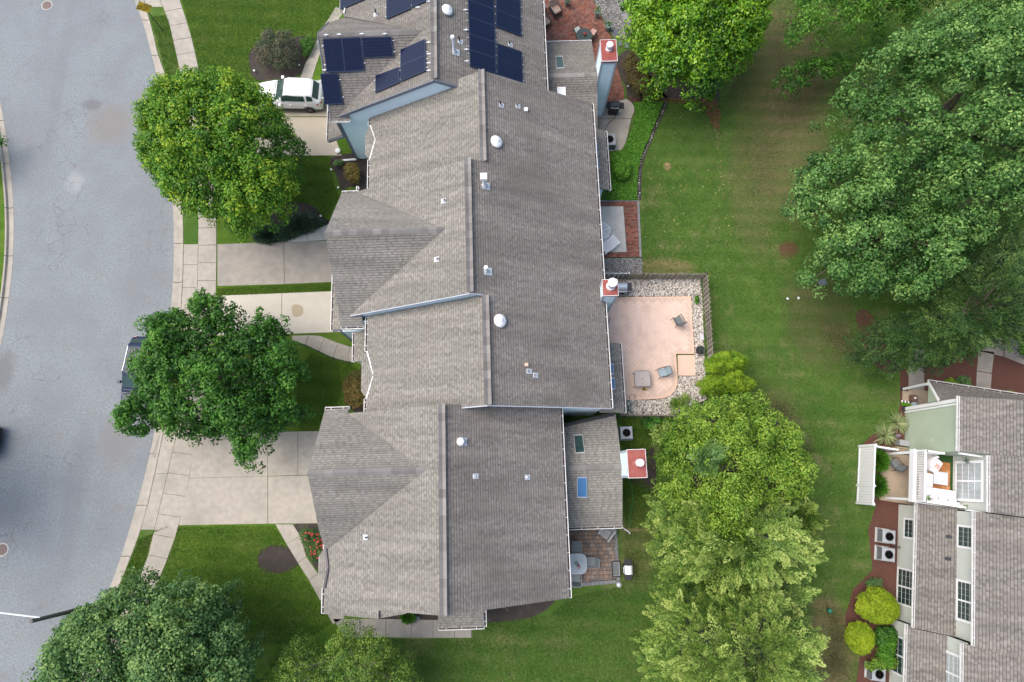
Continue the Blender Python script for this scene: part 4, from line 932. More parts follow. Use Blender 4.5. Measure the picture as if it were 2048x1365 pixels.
    def flue(s, pl, px, py, h=1.0, r=.085, cap='round', m='white'):
        c = s.hitp(pl, px, py); mb = MB().use(M['galv'])
        up = Vector((-pl.ku, -pl.kw, 1)).normalized(); k = math.hypot(pl.ku, pl.kw); dn = Vector((-pl.ku, -pl.kw, -k*k)).normalized(); side = up.cross(dn)
        q = [c + dn * a + side * b_ + up * .03 for a, b_ in ((-.15, -.20), (.30, -.20), (.30, .20), (-.15, .20))]; mb.face(q)
        for i in range(4): mb.face([q[(i+1) % 4], q[i], q[i] - up * .03, q[(i+1) % 4] - up * .03][::-1])
        mb.lathe([(r * 2.1, -.05), (r * 1.8, .10), (r * 1.15, .2)], tuple(c), 16); base = s.part(mb, 'flue_flashing')
        mb = MB().use(M['white']); mb.bar(c, c + Vector((0, 0, h)), r, r, 14); mb.build('flue_pipe', None, base, off=s.off)
        mb = MB().use(M['white'])
        if cap == 'round': mb.lathe([(r * 1.5, h - .10), (r * 1.55, h + .02), (r * 1.2, h + .07), (0, h + .08)], tuple(c), 16)
        else: mb.box(c.x - r*2.0, c.x + r*2.0, c.y - r*2.0, c.y + r*2.0, c.z + h - .06, c.z + h + .14)
        mb.build('flue_cap', None, base, off=s.off, bevel=.02 if cap != 'round' else 0); return base
    def dome(s, pl, px, py, r=.36):
        c = s.hitp(pl, px, py); n = Vector((-pl.ku, -pl.kw, 1)).normalized()
        ax = (n * 1.0).normalized()
        mb = MB().use(M['white']); C = tuple(c + ax * .10)
        mb.lathe([(r * .75, -.10), (r * .72, .03)], C, 24, axis=ax); base = s.part(mb, 'attic_vent_base')
        mb = MB().use(M['white']); mb.lathe([(r * .93, .0), (r, .02), (r * .97, .06), (r * .8, .13), (r * .5, .18), (r * .22, .195), (r * .2, .205), (0, .21)], C, 28, axis=ax); mb.build('attic_vent_cap', None, base, off=s.off, smooth=True)
        return base
    def skylight(s, pl, pix, gl='sky_glass', h=.10, frame=.05, m='steel', open_=False):
        q = [s.hitp(pl, *p) for p in pix]; up = Vector((-pl.ku, -pl.kw, 1)).normalized(); c = sum(q, Vector()) / 4
        inn = [p + (c - p).normalized() * frame * 1.5 for p in q]; mb = MB().use(M[m])
        for i in range(4):
            j = (i + 1) % 4; mb.face([q[i] + up * h, q[j] + up * h, inn[j] + up * h, inn[i] + up * h]); mb.face([q[j] + up * h, q[i] + up * h, q[i] - up * .02, q[j] - up * .02])
            mb.face([inn[i] + up * h, inn[j] + up * h, inn[j] + up * (h - .04), inn[i] + up * (h - .04)])
        o = s.part(mb, 'skylight')
        mb = MB(); mb.face([p + up * (h - .03) for p in inn]); mb.build('pane', M[gl], o, off=s.off); return o
def flat_wall_outline(x0, x1, ridge, eaves): return None

K_ = .54
PR = Plane(5.5, 5.2, -K_)                       # the rear slope shared by three houses
P1 = Plane(-1.01, 8.71, K_); P2 = Plane(-1.81, 9.15, K_); P3 = Plane(-1.06, 8.74, K_)
PR4 = Plane(2.74, 5.2, -K_); P4 = Plane(-3.36, 8.49, K_)
PRS = Plane(2.79, 5.2, -K_); PS = Plane(-3.60, 8.65, K_)
GRP = 'row of townhouses under one stepped shingle roof'
def zt(pl, u): return pl.z(u, 0) - .14
# ---- walls of a townhouse body: front (u = ul), back (u = ur), and the two ends
def body(h, ul, ur, w0, w1, pl, pr, ridge, south=True, m='blue_siding', zfront=None):
    zr = pl.z(ridge, 0) - .15
    h.wall((ul, w0), (ur, w0), [(0, zt(pl, ul)), (ridge - ul, zr), (ur - ul, zt(pr, ur))], m=m)           # faces -w
    h.wall((ur, w1), (ul, w1), [(0, zt(pr, ur)), (ur - ridge, zr), (ur - ul, zt(pl, ul))], m=m)           # faces +w
    h.wall((ur, w0), (ur, w1), [(0, zt(pr, ur)), (w1 - w0, zt(pr, ur))], m=m)
    h.wall((ul, w1), (ul, w0), [(0, zt(pl, ul)), (w1 - w0, zt(pl, ul))], m=m)
def garage(h, uf, ub, w0, w1, wr, zr, k, doors, m='blue_siding', pent=None, seed=1):
    """projecting front gable with garage doors; walls only"""
    zf = lambda w: zr - k * abs(w - wr) - .16
    zu = 4.6
    h.wall((uf, w1), (uf, w0), [(0, zf(w1)), (w1 - wr, zf(wr)), (w1 - w0, zf(w0))], m=m)
    h.wall((uf, w0), (ub, w0), [(0, zf(w0)), (ub - uf, zf(w0))], m=m)
    h.wall((ub, w1), (uf, w1), [(0, zf(w1)), (ub - uf, zf(w1))], m=m)
    for a, b in doors:
        mb = MB().use(M['white'])
        for i in range(4):
            mb.box(uf - .05, uf + .01, a, b, .04 + i * .54, .04 + i * .54 + .515)
        d = h.part(mb, 'garage_door')
        mb = MB().use(M['white']); mb.box(uf - .06, uf - .0, a - .10, a - .005, 0, 2.3); mb.box(uf - .06, uf, b + .005, b + .10, 0, 2.3); mb.box(uf - .06, uf, a - .10, b + .10, 2.305, 2.40); mb.build('door_frame', None, d, off=h.off)
    for c in (wr - 1.7, wr + 1.7):
        h.vwin((uf - .03, c + .5), (uf - .03, c - .5), 3.9, 5.0, nx=2, ny=2)
def shed_roof(h, u0, u1, w0, w1, z_hi, z_lo, side, seed, gut=True, m='shingle', trim='fascia', ends=None):
    """lean-to roof falling from u0 (high, at the wall) to u1 (low)"""
    pl = Plane(u0, z_hi, (z_lo - z_hi) / (u1 - u0))
    d = h.roof([([(u0, w0), (u1, w0), (u1, w1), (u0, w1)], pl)], m, .12, trim, seed)
    if gut:
        if u1 > u0: h.gutter([(u1, w0, z_lo), (u1, w1, z_lo)])
        else: h.gutter([(u1, w1, z_lo), (u1, w0, z_lo)])
    return pl, d
def corner(h, u, w, z0, z1, m='slate_trim', s=.14):
    mb = MB(); mb.box(u - s/2, u + s/2, w - s/2, w + s/2, z0, z1); h.part(mb, 'corner_board', M[m])
def rake(h, pts, m='slate_trim', w=.05, hh=.22, drop=.10):
    mb = MB()
    for a, b in zip(pts[:-1], pts[1:]):
        mb.beam(Vector(a) - Vector((0, 0, drop)), Vector(b) - Vector((0, 0, drop)), w, hh)
    h.part(mb, 'rake_board', M[m])
def bay(h, pl, ue, w0, w1, wm, uo, un, z, m='gutter'):
    """bay below the front eave: its own small roof, and the flashing where the main eave is cut back"""
    plb = Plane(un, z + .24, (.34) / (un - uo) if un != uo else .5)
    d = h.roof([([(un, wm), (ue, w1), (uo, w1 - .45), (uo, w0 + .45), (ue, w0)], plb)], 'shingle', .10, 'fascia', 77)
    mb = MB().use(M[m]); zz = plb.z
    mb.beam((ue, w1, plb.z(ue, 0) + .05), (un, wm, plb.z(un, 0) + .05), .07, .10); mb.beam((un, wm, plb.z(un, 0) + .05), (ue, w0, plb.z(ue, 0) + .05), .07, .10)
    h.part(mb, 'bay_flashing')
    wl_ = MB(); wl_.prism([(ue + .2, w1 - .2), (uo + .25, w1 - .6), (uo + .25, w0 + .6), (ue + .2, w0 + .2)], 0, plb.z(uo + .25, 0) - .12); bw = h.part(wl_, 'bay_wall', M['blue_siding'])

# ================================================================ THE TOP HOUSE, WITH THE SOLAR PANELS
h = House('townhouse', 'northernmost blue-sided townhouse with dark solar panels on its brown shingle roof', -3.5, 26.5, group=GRP)
HS = h; kS = .864; gS = Plane(0, 8.25, 0, 24.8, kS); gN = Plane(0, 8.25, 0, 24.8, -kS); aS = (-4.37, 24.8)
d = h.roof([([(-3.6, 21.42), (2.79, 21.42), (2.79, 33), (-3.6, 33)], PRS),
        ([(-3.6, 21.42), (-3.6, 24.8), aS, (-9.62, 21.50), (-9.62, 21.42)], PS),
        ([(-3.6, 24.8), (-3.6, 33), (-9.54, 33), (-9.54, 28.15), aS], PS),
        ([aS, (-10.2, 24.8), (-10.2, 21.25), (-9.1, 21.25), (-9.1, 21.8)], gS),
        ([aS, (-10.2, 24.8), (-10.2, 27.1), (-9.54, 28.1)], gN)], 'shingle_brown', .16, 'fascia', 2)
h.caps((-3.6, 21.45, 8.65), (-3.6, 33, 8.65), PRS, PS, .17, d, 3); 
h.caps((-10.2, 24.8, 8.25), (-4.4, 24.8, 8.25), gN, gS, .17, d, 4)
body(h, -9.2, 2.45, 21.46, 32.8, PS, PRS, -3.6)
garage(h, -9.95, -9.2, 21.45, 28.0, 24.8, 8.25, kS, [(22.0, 24.4), (24.9, 27.3)])
h.gutter([(2.79, 21.42, 5.2), (2.79, 33, 5.2)]); h.gutter([(-10.2, 21.25, 5.19), (-9.1, 21.25, 5.19)])
rake(h, [(-9.75, 21.38, PS.z(-9.75, 0)), (-3.6, 21.38, 8.65), (2.79, 21.38, 5.2)]); corner(h, -9.90, 21.42, 0, 5.1); 
mb = MB(); mb.beam((-10.25, 21.25, gS.z(0, 21.25) - .08), (-10.25, 24.8, 8.17), .05, .2); mb.beam((-10.25, 24.8, 8.17), (-10.25, 27.1, gN.z(0, 27.1) - .08), .05, .2); h.part(mb, 'rake_board', M['slate_trim'])
plp, _ = shed_roof(h, -9.95, -11.10, 21.32, 28.2, 3.35, 2.72, -1, 5)
rake(h, [(-11.10, 21.26, 2.70), (-9.95, 21.26, 3.33)], hh=.16)
mb = MB(); mb.beam((-9.96, 21.30, 3.3), (-9.96, 21.30, 5.1), .12, .12); h.part(mb, 'corner_board', M['slate_trim'])
bay(h, PS, -9.54, 28.3, 31, 29.6, -9.9, -9.3, 5.35)
# family room at the back of it
kf = .40; fN = Plane(0, 4.15, 0, 24.52, -kf); fS = Plane(0, 4.15, 0, 24.52, kf)
d = h.roof([([(2.5, 24.52), (6.15, 24.52), (6.15, 27.9), (2.5, 27.9)], fN), ([(2.5, 24.52), (6.15, 24.52), (6.15, 21.3), (2.5, 21.3)], fS)], 'shingle_brown', .14, 'fascia', 7)
h.caps((2.9, 24.52, 4.15), (6.15, 24.52, 4.15), fN, fS, .15, d, 5); h.gutter([(6.15, 27.9, 2.8), (2.5, 27.9, 2.8)])
h.wall((5.95, 21.6), (5.95, 27.6), [(0, 2.75), (2.92, 3.95), (6.0, 2.7)]); h.wall((5.95, 27.6), (2.45, 27.6), [(0, 2.7), (3.5, 2.7)]); h.wall((2.45, 21.55), (5.95, 21.55), [(0, 2.8), (3.5, 2.8)])
h.skylight(fN, [(1111, 115), (1125, 115), (1129, 139), (1113, 140)], 'glass', m='concrete_pale'); h.skylight(fS, [(1114, 175), (1131, 175), (1132, 205), (1115, 205)], 'white', m='white')
h.vwin((5.98, 22.4), (5.98, 23.6), .9, 2.1, nx=2, ny=3)
# roof furniture
h.dome(PRS, 893, 23, .34); h.flue(PRS, 909, 104, 1.25, .075); h.vent(PRS, 919, 84, .45); h.vent(PRS, 1019, 90, .30); h.vent(PS, 753, 29, .45); 
def chimney(h, u0, u1, w0, w1, z0, z1, flue_c, fr, fh, tilt=0, m='blue_siding', capm='red_metal', collar=False):
    mb = MB().use(M[m]); mb.box(u0, u1, w0, w1, z0, z1 - .18); c = h.part(mb, 'chimney')
    for (a, b) in (((u0, w0), (u1, w0)), ((u1, w0), (u1, w1)), ((u1, w1), (u0, w1)), ((u0, w1), (u0, w0))):
        pass
    t = .09; mb = MB().use(M['grey_trim'])
    for (x, y) in ((u0, w0), (u1, w0), (u1, w1), (u0, w1)): mb.box(x - .055, x + .055, y - .055, y + .055, z0, z1 - .19)
    mb.box(u0 - .03, u1 + .03, w0 - .03, w1 + .03, z1 - .36, z1 - .181); mb.build('chimney_trim', None, c, off=h.off)
    sd = MB(); z = z0
    while z < z1 - .4:
        e0, e1 = .02, .004
        for (a, b, o) in (((u0, w0), (u1, w0), (0, -1)), ((u1, w0), (u1, w1), (1, 0)), ((u1, w1), (u0, w1), (0, 1)), ((u0, w1), (u0, w0), (-1, 0))):
            sd.face([(a[0] + o[0]*e0, a[1] + o[1]*e0, z), (b[0] + o[0]*e0, b[1] + o[1]*e0, z), (b[0] + o[0]*e1, b[1] + o[1]*e1, z + .115), (a[0] + o[0]*e1, a[1] + o[1]*e1, z + .115)])
        z += .115
    sd.build('chimney_siding', M[m], c, off=h.off, kind='stuff')
    mb = MB().use(M[capm]); mb.prism([(u0 - .05, w0 - .05), (u1 + .05, w0 - .05), (u1 + .05, w1 + .05), (u0 - .05, w1 + .05)], z1 - .18, z1)
    cx, cy = (u0 + u1) / 2, (w0 + w1) / 2; mb.lathe([(.30, z1 + .002), (.12, z1 + .03)], (cx, cy, 0), 4)
    mb.use(M['white']); 
    for q in (((u0 - .06, w0 - .06), (u1 + .06, w0 - .06)), ((u1 + .06, w0 - .06), (u1 + .06, w1 + .06)), ((u1 + .06, w1 + .06), (u0 - .06, w1 + .06)), ((u0 - .06, w1 + .06), (u0 - .06, w0 - .06))):
        mb.beam((*q[0], z1 - .02), (*q[1], z1 - .02), .02, .06)
    mb.build('chimney_cap', None, c, off=h.off)
    fx, fy = flue_c; mb = MB().use(M['galv']); mb.lathe([(fr * .95, z1), (fr * .95, z1 + fh)], (fx, fy, 0), 20)
    mb.lathe([(fr * 1.25, z1 + .001), (fr * 1.25, z1 + .06), (fr, z1 + .08)], (fx, fy, 0), 20); mb.build('flue_pipe', None, c, off=h.off)
    mb = MB().use(M['white']); mb.lathe([(fr * 1.28, z1 + fh), (fr * 1.30, z1 + fh + .06), (fr * 1.2, z1 + fh + .11), (0, z1 + fh + .13)], (fx, fy, 0), 24); mb.build('flue_cap', None, c, off=h.off)
    return c
chimney(h, 6.18, 7.02, 24.12, 25.45, 0, 6.1, (6.62, 24.88), .16, .35)

# ---- solar arrays
def solar_array(label, h, pl, quads, rails=True, group='solar arrays on the top house', stand=.12, brackets=()):
    allq = [[h.hitp(pl, *p) for p in q] for q in quads]; c = sum((v for q in allq for v in q), Vector()) / (4 * len(quads)); base = toW(c.x, c.y, pl.z(c.x, c.y))
    t = thing('solar_array', label, 'solar array', tuple(base), AH, group); off = (c.x, c.y, pl.z(c.x, c.y)); up = Vector((-pl.ku, -pl.kw, 1)).normalized()
    for q in allq:
        ctr = sum(q, Vector()) / 4; q = [p + up * stand for p in q]; q2 = [p + (ctr + up * stand - p).normalized() * .012 for p in q]
        inn = [p + (ctr + up * stand - p).normalized() * .055 for p in q2]
        n = (q2[1] - q2[0]).cross(q2[2] - q2[0])
        if n.z < 0: q2 = q2[::-1]; inn = inn[::-1]
        mb = MB(); mb.face([p - up * .0 for p in inn]); 
        P_ = mb.build('panel', M['solar'], t, off=off)
        fr = MB()
        for i in range(4):
            j = (i + 1) % 4; fr.face([q2[i] + up * .006, q2[j] + up * .006, inn[j] + up * .006, inn[i] + up * .006]); fr.face([q2[j] + up * .006, q2[i] + up * .006, q2[i] - up * .035, q2[j] - up * .035])
        fr.face([p - up * .035 for p in q2][::-1]); fr.build('panel_frame', M['panel_frame'], P_, off=off)
        # cell lines
        ln = MB(); a, b, c_, d_ = inn
        long1 = (b - a).length > (d_ - a).length
        for i in range(1, 6):
            f = i / 6
            e0, e1 = (a.lerp(d_, f), b.lerp(c_, f)) if long1 else (a.lerp(b, f), d_.lerp(c_, f))
            ln.beam(e0 + up * .002, e1 + up * .002, .008, .003)
        ln.build('cell_lines', M['cell_line'], P_, off=off)
    if rails:
        mb = MB().use(M['galv'])
        for q in allq:
            for f in (.22, .78):
                a = q[0].lerp(q[3], f) ; b = q[1].lerp(q[2], f); dd = (b - a).normalized(); mb.beam(a - dd * .12 + up * .05, b + dd * .12 + up * .05, .04, .04)
        mb.build('rail', None, t, off=off)
    for (px, py) in brackets:
        p = h.hitp(pl, px, py); mb = MB().use(M['galv']); mb.box(p.x - .05, p.x + .05, p.y - .05, p.y + .05, p.z, p.z + .10); mb.box(p.x - .14, p.x + .14, p.y - .02, p.y + .02, p.z + .05, p.z + .09); mb.build('bracket', None, t, off=off)
    return t
M['panel_frame'] = mat('panel_frame', (0.035, 0.05, 0.095), 0.35, 0.4); M['cell_line'] = mat('cell_line', (0.007, 0.013, 0.042), 0.3)
solar_array('navy solar array of four panels low on the front gable, above the white car', h, gS,
    [[(646, 77), (684, 75.5), (691, 144), (654, 145)], [(684, 75.5), (722, 74), (729, 141), (691, 144)], [(723, 75), (784, 73), (788, 113), (727, 116)], [(641, 147), (676, 146), (687, 208), (650, 210)]], brackets=[(653, 72), (679, 71), (724, 70), (770, 70), (650, 142)])
solar_array('three brownish solar panels stepped along the gable edge on the front slope', h, PS,
    [[(803, 102), (853, 80), (854, 113), (803, 134)], [(803, 134), (854, 113), (854, 144), (803, 166)], [(753, 154), (801, 136), (802, 167), (753, 188)]], brackets=[(858, 87), (858, 110), (858, 128), (858, 143)])
solar_array('solar panels at the top left of the brown roof, cut off by the frame', h, PS,
    [[(683, -10), (732, -31), (732, 1), (683, 22)], [(683, -44), (732, -66), (732, -32), (683, -11)]])
solar_array('solar panels by the ridge on the front slope above the small vent', h, PS,
    [[(775, 9), (823, -12), (824, 20), (775, 41)], [(775, -25), (823, -46), (823, -13), (775, 8)], [(825, -13), (868, -32), (868, -1), (825, 18)]], brackets=[(858, 5), (836, 17)])
cq = []
for a, b in zip([-66, -32, 2, 36, 70, 102], [-32, 2, 36, 70, 102, 135]): 
    xa = 934 + a * .030; xb = 934 + b * .030; cq.append([(xa, a), (xa + 53, a + 20 + a * -.03), (xb + 53, b + 20 - b * .03), (xb, b)])
solar_array('long column of navy solar panels nearest the ridge on the rear slope', h, PRS, cq, brackets=[(931, 22), (932, 62), (933, 101), (934, 124)])
solar_array('upper group of navy solar panels in the outer column of the rear slope', h, PRS,
    [[(990, -46), (1038, -26), (1039, 8), (990, -12)], [(990, -11), (1039, 8), (1040, 42), (990, 22)], [(990, 23), (1040, 42), (1041, 75), (990, 56)]])
solar_array('lower pair of navy solar panels in the outer column, below the white vent', h, PRS,
    [[(992, 89), (1042, 106), (1043, 137), (992, 120)], [(992, 121), (1043, 138), (1044, 170), (992, 152)]])

# ================================================================ SECOND HOUSE
h = House('townhouse', 'blue-sided townhouse with a bare grey roof directly below the solar-panel house', -1, 19, group=GRP); H1 = h
d = h.roof([([(-1.01, 16.2), (5.5, 16.2), (5.5, 21.85), (-1.01, 21.85)], PR),
    ([(-1.01, 19.9), (-1.01, 21.85), (-7.92, 21.85), (-7.92, 20.95), (-7.55, 19.9)], P1), ([(-1.01, 16.2), (-1.01, 19.9), (-7.55, 19.9), (-7.92, 18.7), (-7.92, 16.2)], P1)], seed=11)
h.caps((-1.01, 16.4, 8.71), (-1.01, 21.85, 8.71), PR, P1, .17, d, 6)
body(h, -7.55, 5.15, 16.4, 21.4, P1, PR, -1.01); h.gutter([(5.5, 16.35, 5.2), (5.5, 21.85, 5.2)])
h.gutter([(-7.92, 21.85, 4.97), (-7.92, 20.95, 4.97)]); h.gutter([(-7.92, 18.7, 4.97), (-7.92, 16.5, 4.97)])
bay(h, P1, -7.92, 18.7, 20.95, 19.9, -8.25, -7.55, 4.85)
shed_roof(h, 5.15, 6.66, 17.36, 21.44, 3.3, 2.7, 1, 12); hb = h.wall((6.3, 17.5), (6.3, 21.3), [(0, 2.55), (3.8, 2.55)]); h.wall((5.2, 17.5), (6.3, 17.5), [(0, 2.9), (1.1, 2.5)])
ps = Plane(5.15, 3.3, -(.6 / 1.51)); h.skylight(ps, [(1186, 288), (1194, 288), (1195, 312), (1187, 312)], 'sky_glass'); h.skylight(ps, [(1188, 318), (1196, 318), (1197, 338), (1189, 338)], 'sky_glass')
h.vent(PR, 1001, 211, .40); h.vent(PR, 1034, 213, .22); h.dome(PR, 991, 286, .36)
p = h.hitp(PR, 1052, 221); mb = MB().use(M['white']); mb.box(p.x - .11, p.x + .11, p.y - .10, p.y + .10, p.z - .08, p.z + .14); h.part(mb, 'box_vent', bevel=.02)

# ================================================================ THIRD HOUSE (widest front gable, two garages)
h = House('townhouse', 'blue-sided townhouse with the highest ridge and a broad front gable over two garages', -2, 12.5, group=GRP); H2 = h
kG = .83; g2S = Plane(0, 8.44, 0, 12.76, kG); g2N = Plane(0, 8.44, 0, 12.76, -kG); a2 = (-3.12, 12.76)
d = h.roof([([(-1.81, 9.0), (5.5, 9.0), (5.5, 16.2), (-1.01, 16.2), (-1.01, 16.38), (-1.81, 16.38)], PR),
    ([(-1.81, 9.0), (-1.81, 12.76), a2, (-8.75, 9.05), (-8.75, 9.0)], P2), ([(-1.81, 12.76), (-1.81, 16.38), (-8.5, 16.38), (-8.5, 16.33), a2], P2),
    ([a2, (-9.42, 12.76), (-9.42, 8.5), (-8.15, 8.5), (-8.15, 9.40)], g2S), ([a2, (-9.42, 12.76), (-9.42, 16.4), (-8.4, 16.4), (-8.4, 16.3)], g2N)], seed=21)
h.caps((-1.81, 9.05, 9.15), (-1.81, 16.36, 9.15), PR, P2, .17, d, 7); h.caps((-9.42, 12.76, 8.44), (-3.15, 12.76, 8.44), g2N, g2S, .17, d, 8)
body(h, -7.6, 5.15, 9.08, 16.3, P2, PR, -1.81)
garage(h, -9.05, -7.6, 8.72, 16.2, 12.76, 8.44, kG, [(9.2, 11.9), (13.1, 15.8)]); h.wall((-8.72, 9.06), (-7.55, 9.06), [(0, P2.z(-8.72, 0) - .14), (1.17, P2.z(-7.55, 0) - .14)], z0=4.3)
h.gutter([(5.5, 9.0, 5.2), (5.5, 16.35, 5.2)]); h.gutter([(-9.42, 8.5, 4.88), (-8.15, 8.5, 4.88)]); h.gutter([(-8.5, 16.4, 5.4), (-9.42, 16.4, 5.4)]); h.gutter([(-8.5, 16.9, 5.2), (-8.5, 16.45, 5.2)])
rake(h, [(-8.75, 8.98, P2.z(-8.75, 0)), (-1.81, 8.98, 9.15), (-1.0, 8.98, PR.z(-1.0, 0))], 'grey_trim', hh=.12, drop=.06)
shed_roof(h, -9.05, -10.5, 8.82, 16.5, 3.45, 2.70, -1, 22); rake(h, [(-10.5, 8.78, 2.68), (-9.05, 8.78, 3.42)], hh=.14); corner(h, -9.93, 8.72, 0, 2.9)
mb = MB(); mb.box(-9.98, -8.7, 8.68, 8.76, 0, 2.9); h.part(mb, 'wall', M['blue_siding'])
h.flue(PR, 969, 372, 1.0, .09, 'square'); h.flue(PR, 973, 543, .62, .075); h.vent(P2, 889, 402, .18); h.vent(P2, 875, 519, .16)
chimney(h, 5.32, 6.05, 9.45, 10.25, 0, 6.5, (5.72, 9.93), .20, .62)
h.vwin((5.18, 11.5), (5.18, 13.3), .2, 2.1, nx=2, ny=1); 

# ================================================================ FOURTH HOUSE
h = House('townhouse', 'blue-sided townhouse beside the pink stamped patio, with a low lean-to roof at the back', -1, 6.3, group=GRP); H3 = h
d = h.roof([([(-1.06, 3.38), (5.5, 3.38), (5.5, 9.0), (-1.06, 9.0)], PR),
    ([(-1.06, 5.55), (-1.06, 9.0), (-7.88, 9.0), (-7.88, 7.0), (-7.48, 5.55)], P3), ([(-1.06, 3.38), (-1.06, 5.55), (-7.48, 5.55), (-7.88, 4.35), (-7.88, 3.38)], P3)], seed=31)
h.caps((-1.06, 3.4, 8.74), (-1.06, 8.95, 8.74), PR, P3, .17, d, 9)
body(h, -7.55, 5.15, 3.50, 9.0, P3, PR, -1.06)
h.gutter([(5.5, 3.4, 5.2), (5.5, 9.0, 5.2)]); h.gutter([(-7.88, 8.95, 5.05), (-7.88, 7.0, 5.05)]); h.gutter([(-7.88, 4.35, 5.05), (-7.88, 3.6, 5.05)])
bay(h, P3, -7.88, 4.35, 7.0, 5.6, -8.22, -7.46, 4.95)
shed_roof(h, -7.9, -9.17, 6.86, 8.95, 3.35, 2.7, -1, 32); 
mb = MB().use(M['brick_step']); mb.box(-9.1, -8.2, 6.0, 6.85, 0, .45); mb.box(-9.1, -8.6, 5.6, 6.0, 0, .22); h.part(mb, 'front_step'); mb = MB().use(M['white']); mb.box(-9.1, -9.0, 6.95, 7.05, 0, 2.6); h.part(mb, 'porch_post')
shed_roof(h, 5.15, 6.66, 3.34, 7.49, 3.3, 2.7, 1, 33); h.wall((6.3, 3.5), (6.3, 7.4), [(0, 2.55), (3.9, 2.55)])
rake(h, [(-3.2, 3.36, P3.z(-3.2, 0)), (-1.06, 3.36, 8.74), (5.5, 3.36, 5.2)], 'grey_trim', hh=.12, drop=.06)
ps = Plane(5.15, 3.3, -(.6 / 1.51)); h.skylight(ps, [(1218, 728), (1225, 728), (1226, 750), (1219, 750)], 'sky_glass'); h.skylight(ps, [(1220, 756), (1228, 756), (1229, 780), (1221, 780)], 'sky_glass')
h.dome(PR, 998, 643, .36); h.vent(PR, 1056, 743, .14); h.vent(PR, 1069, 751, .14)
p = h.hitp(PR, 1053, 730); mb = MB().use(mat('vent_peach', (0.62, 0.42, 0.32), 0.7)); mb.box(p.x - .10, p.x + .10, p.y - .09, p.y + .09, p.z - .08, p.z + .10); h.part(mb, 'box_vent', bevel=.015)
h.vwin((5.18, 7.7), (5.18, 8.8), .2, 2.1, nx=2, ny=1)

# ================================================================ FIFTH HOUSE (end unit)
h = House('townhouse', 'southern end townhouse with a hipped-looking front gable and a skylit rear extension', -3.5, -1.5, group=GRP); H4 = h
k4 = .77; g4S = Plane(0, 8.0, 0, .36, k4); g4N = Plane(0, 8.0, 0, .36, -k4); a4 = (-4.27, .36)
d = h.roof([([(-3.36, -6.3), (2.74, -6.3), (2.74, 3.52), (-3.36, 3.52)], PR4),
    ([(-3.36, 3.52), (-3.36, .36), a4, (-8.85, 3.52)], P4), ([(-3.36, .36), (-3.36, -6.3), (-9.93, -6.3), (-9.93, -3.6), a4], P4),
    ([(-9.93, -6.3), (-6.75, -6.3), (-6.75, -6.70), (-9.93, -6.72)], P4),
    ([a4, (-10.05, .36), (-10.05, -2.45), (-9.93, -3.58)], g4S), ([a4, (-10.05, .36), (-10.05, 3.78), (-8.75, 3.78), (-8.75, 3.45)], g4N)], seed=41)
pe = Plane(0, 6.62, 0, -6.3, .5)
h.caps((-3.36, -6.28, 8.49), (-3.36, 3.5, 8.49), PR4, P4, .17, d, 10); h.caps((-10.05, .36, 8.0), (-4.3, .36, 8.0), g4N, g4S, .17, d, 11)
d2 = h.roof([([(-6.74, -6.31), (-5.3, -6.31), (-5.3, -6.4), (-6.74, -6.72)], Plane(-6.74, 6.55, .45, -6.3, .25))], seed=43)
body(h, -9.0, 2.4, -6.1, 3.4, P4, PR4, -3.36)
garage(h, -9.7, -9.0, -2.7, 3.5, .36, 8.0, k4, [(-2.3, .2), (.6, 3.1)])
h.gutter([(2.74, -6.3, 5.2), (2.74, 3.5, 5.2)]); h.gutter([(-8.75, 3.78, 5.34), (-10.05, 3.78, 5.34)])
h.gutter([(-10.12, -2.0, 4.95), (-10.12, -2.6, 4.95)], m='gutter'); h.gutter([(-9.93, -2.65, 4.93), (-9.93, -3.5, 4.93)]); h.gutter([(-9.93, -5.45, 4.93), (-9.93, -6.7, 4.93)])
mb = MB(); mb.beam((-9.90, -3.45, 5.06), (-9.72, -4.45, 5.14), .10, .10); mb.beam((-9.72, -4.45, 5.14), (-9.90, -5.45, 5.06), .10, .10); h.part(mb, 'gutter', M['gutter_dark'])
pb = Plane(-9.72, 4.98, .45); d3 = h.roof([([(-9.72, -3.5), (-9.72, -5.3), (-10.05, -5.3), (-10.35, -4.9), (-10.35, -3.9), (-10.05, -3.5)], pb)], thick=.1, seed=44)
wl2 = MB(); wl2.prism([(-9.6, -3.6), (-10.2, -3.95), (-10.2, -4.85), (-9.6, -5.2)], 0, 4.7); h.part(wl2, 'bay_wall', M['blue_siding'])
# side entrance roof (south)
pq = Plane(0, 3.5, 0, -6.1, .40)
d = h.roof([([(-4.27, -6.15), (-1.78, -6.15), (-1.78, -8.06), (-4.27, -8.06)], pq)], thick=.12, seed=45); h.gutter([(-4.27, -8.06, pq.z(0, -8.06)), (-1.78, -8.06, pq.z(0, -8.06))]); h.gutter([(-1.78, -8.06, pq.z(0, -8.06) + .02), (-1.78, -7.0, pq.z(0, -7.0) - .1)])
for x in (-4.1, -1.95):
    mb = MB().use(M['white']); mb.box(x - .06, x + .06, -7.92, -7.80, 0, 2.62); h.part(mb, 'porch_post')
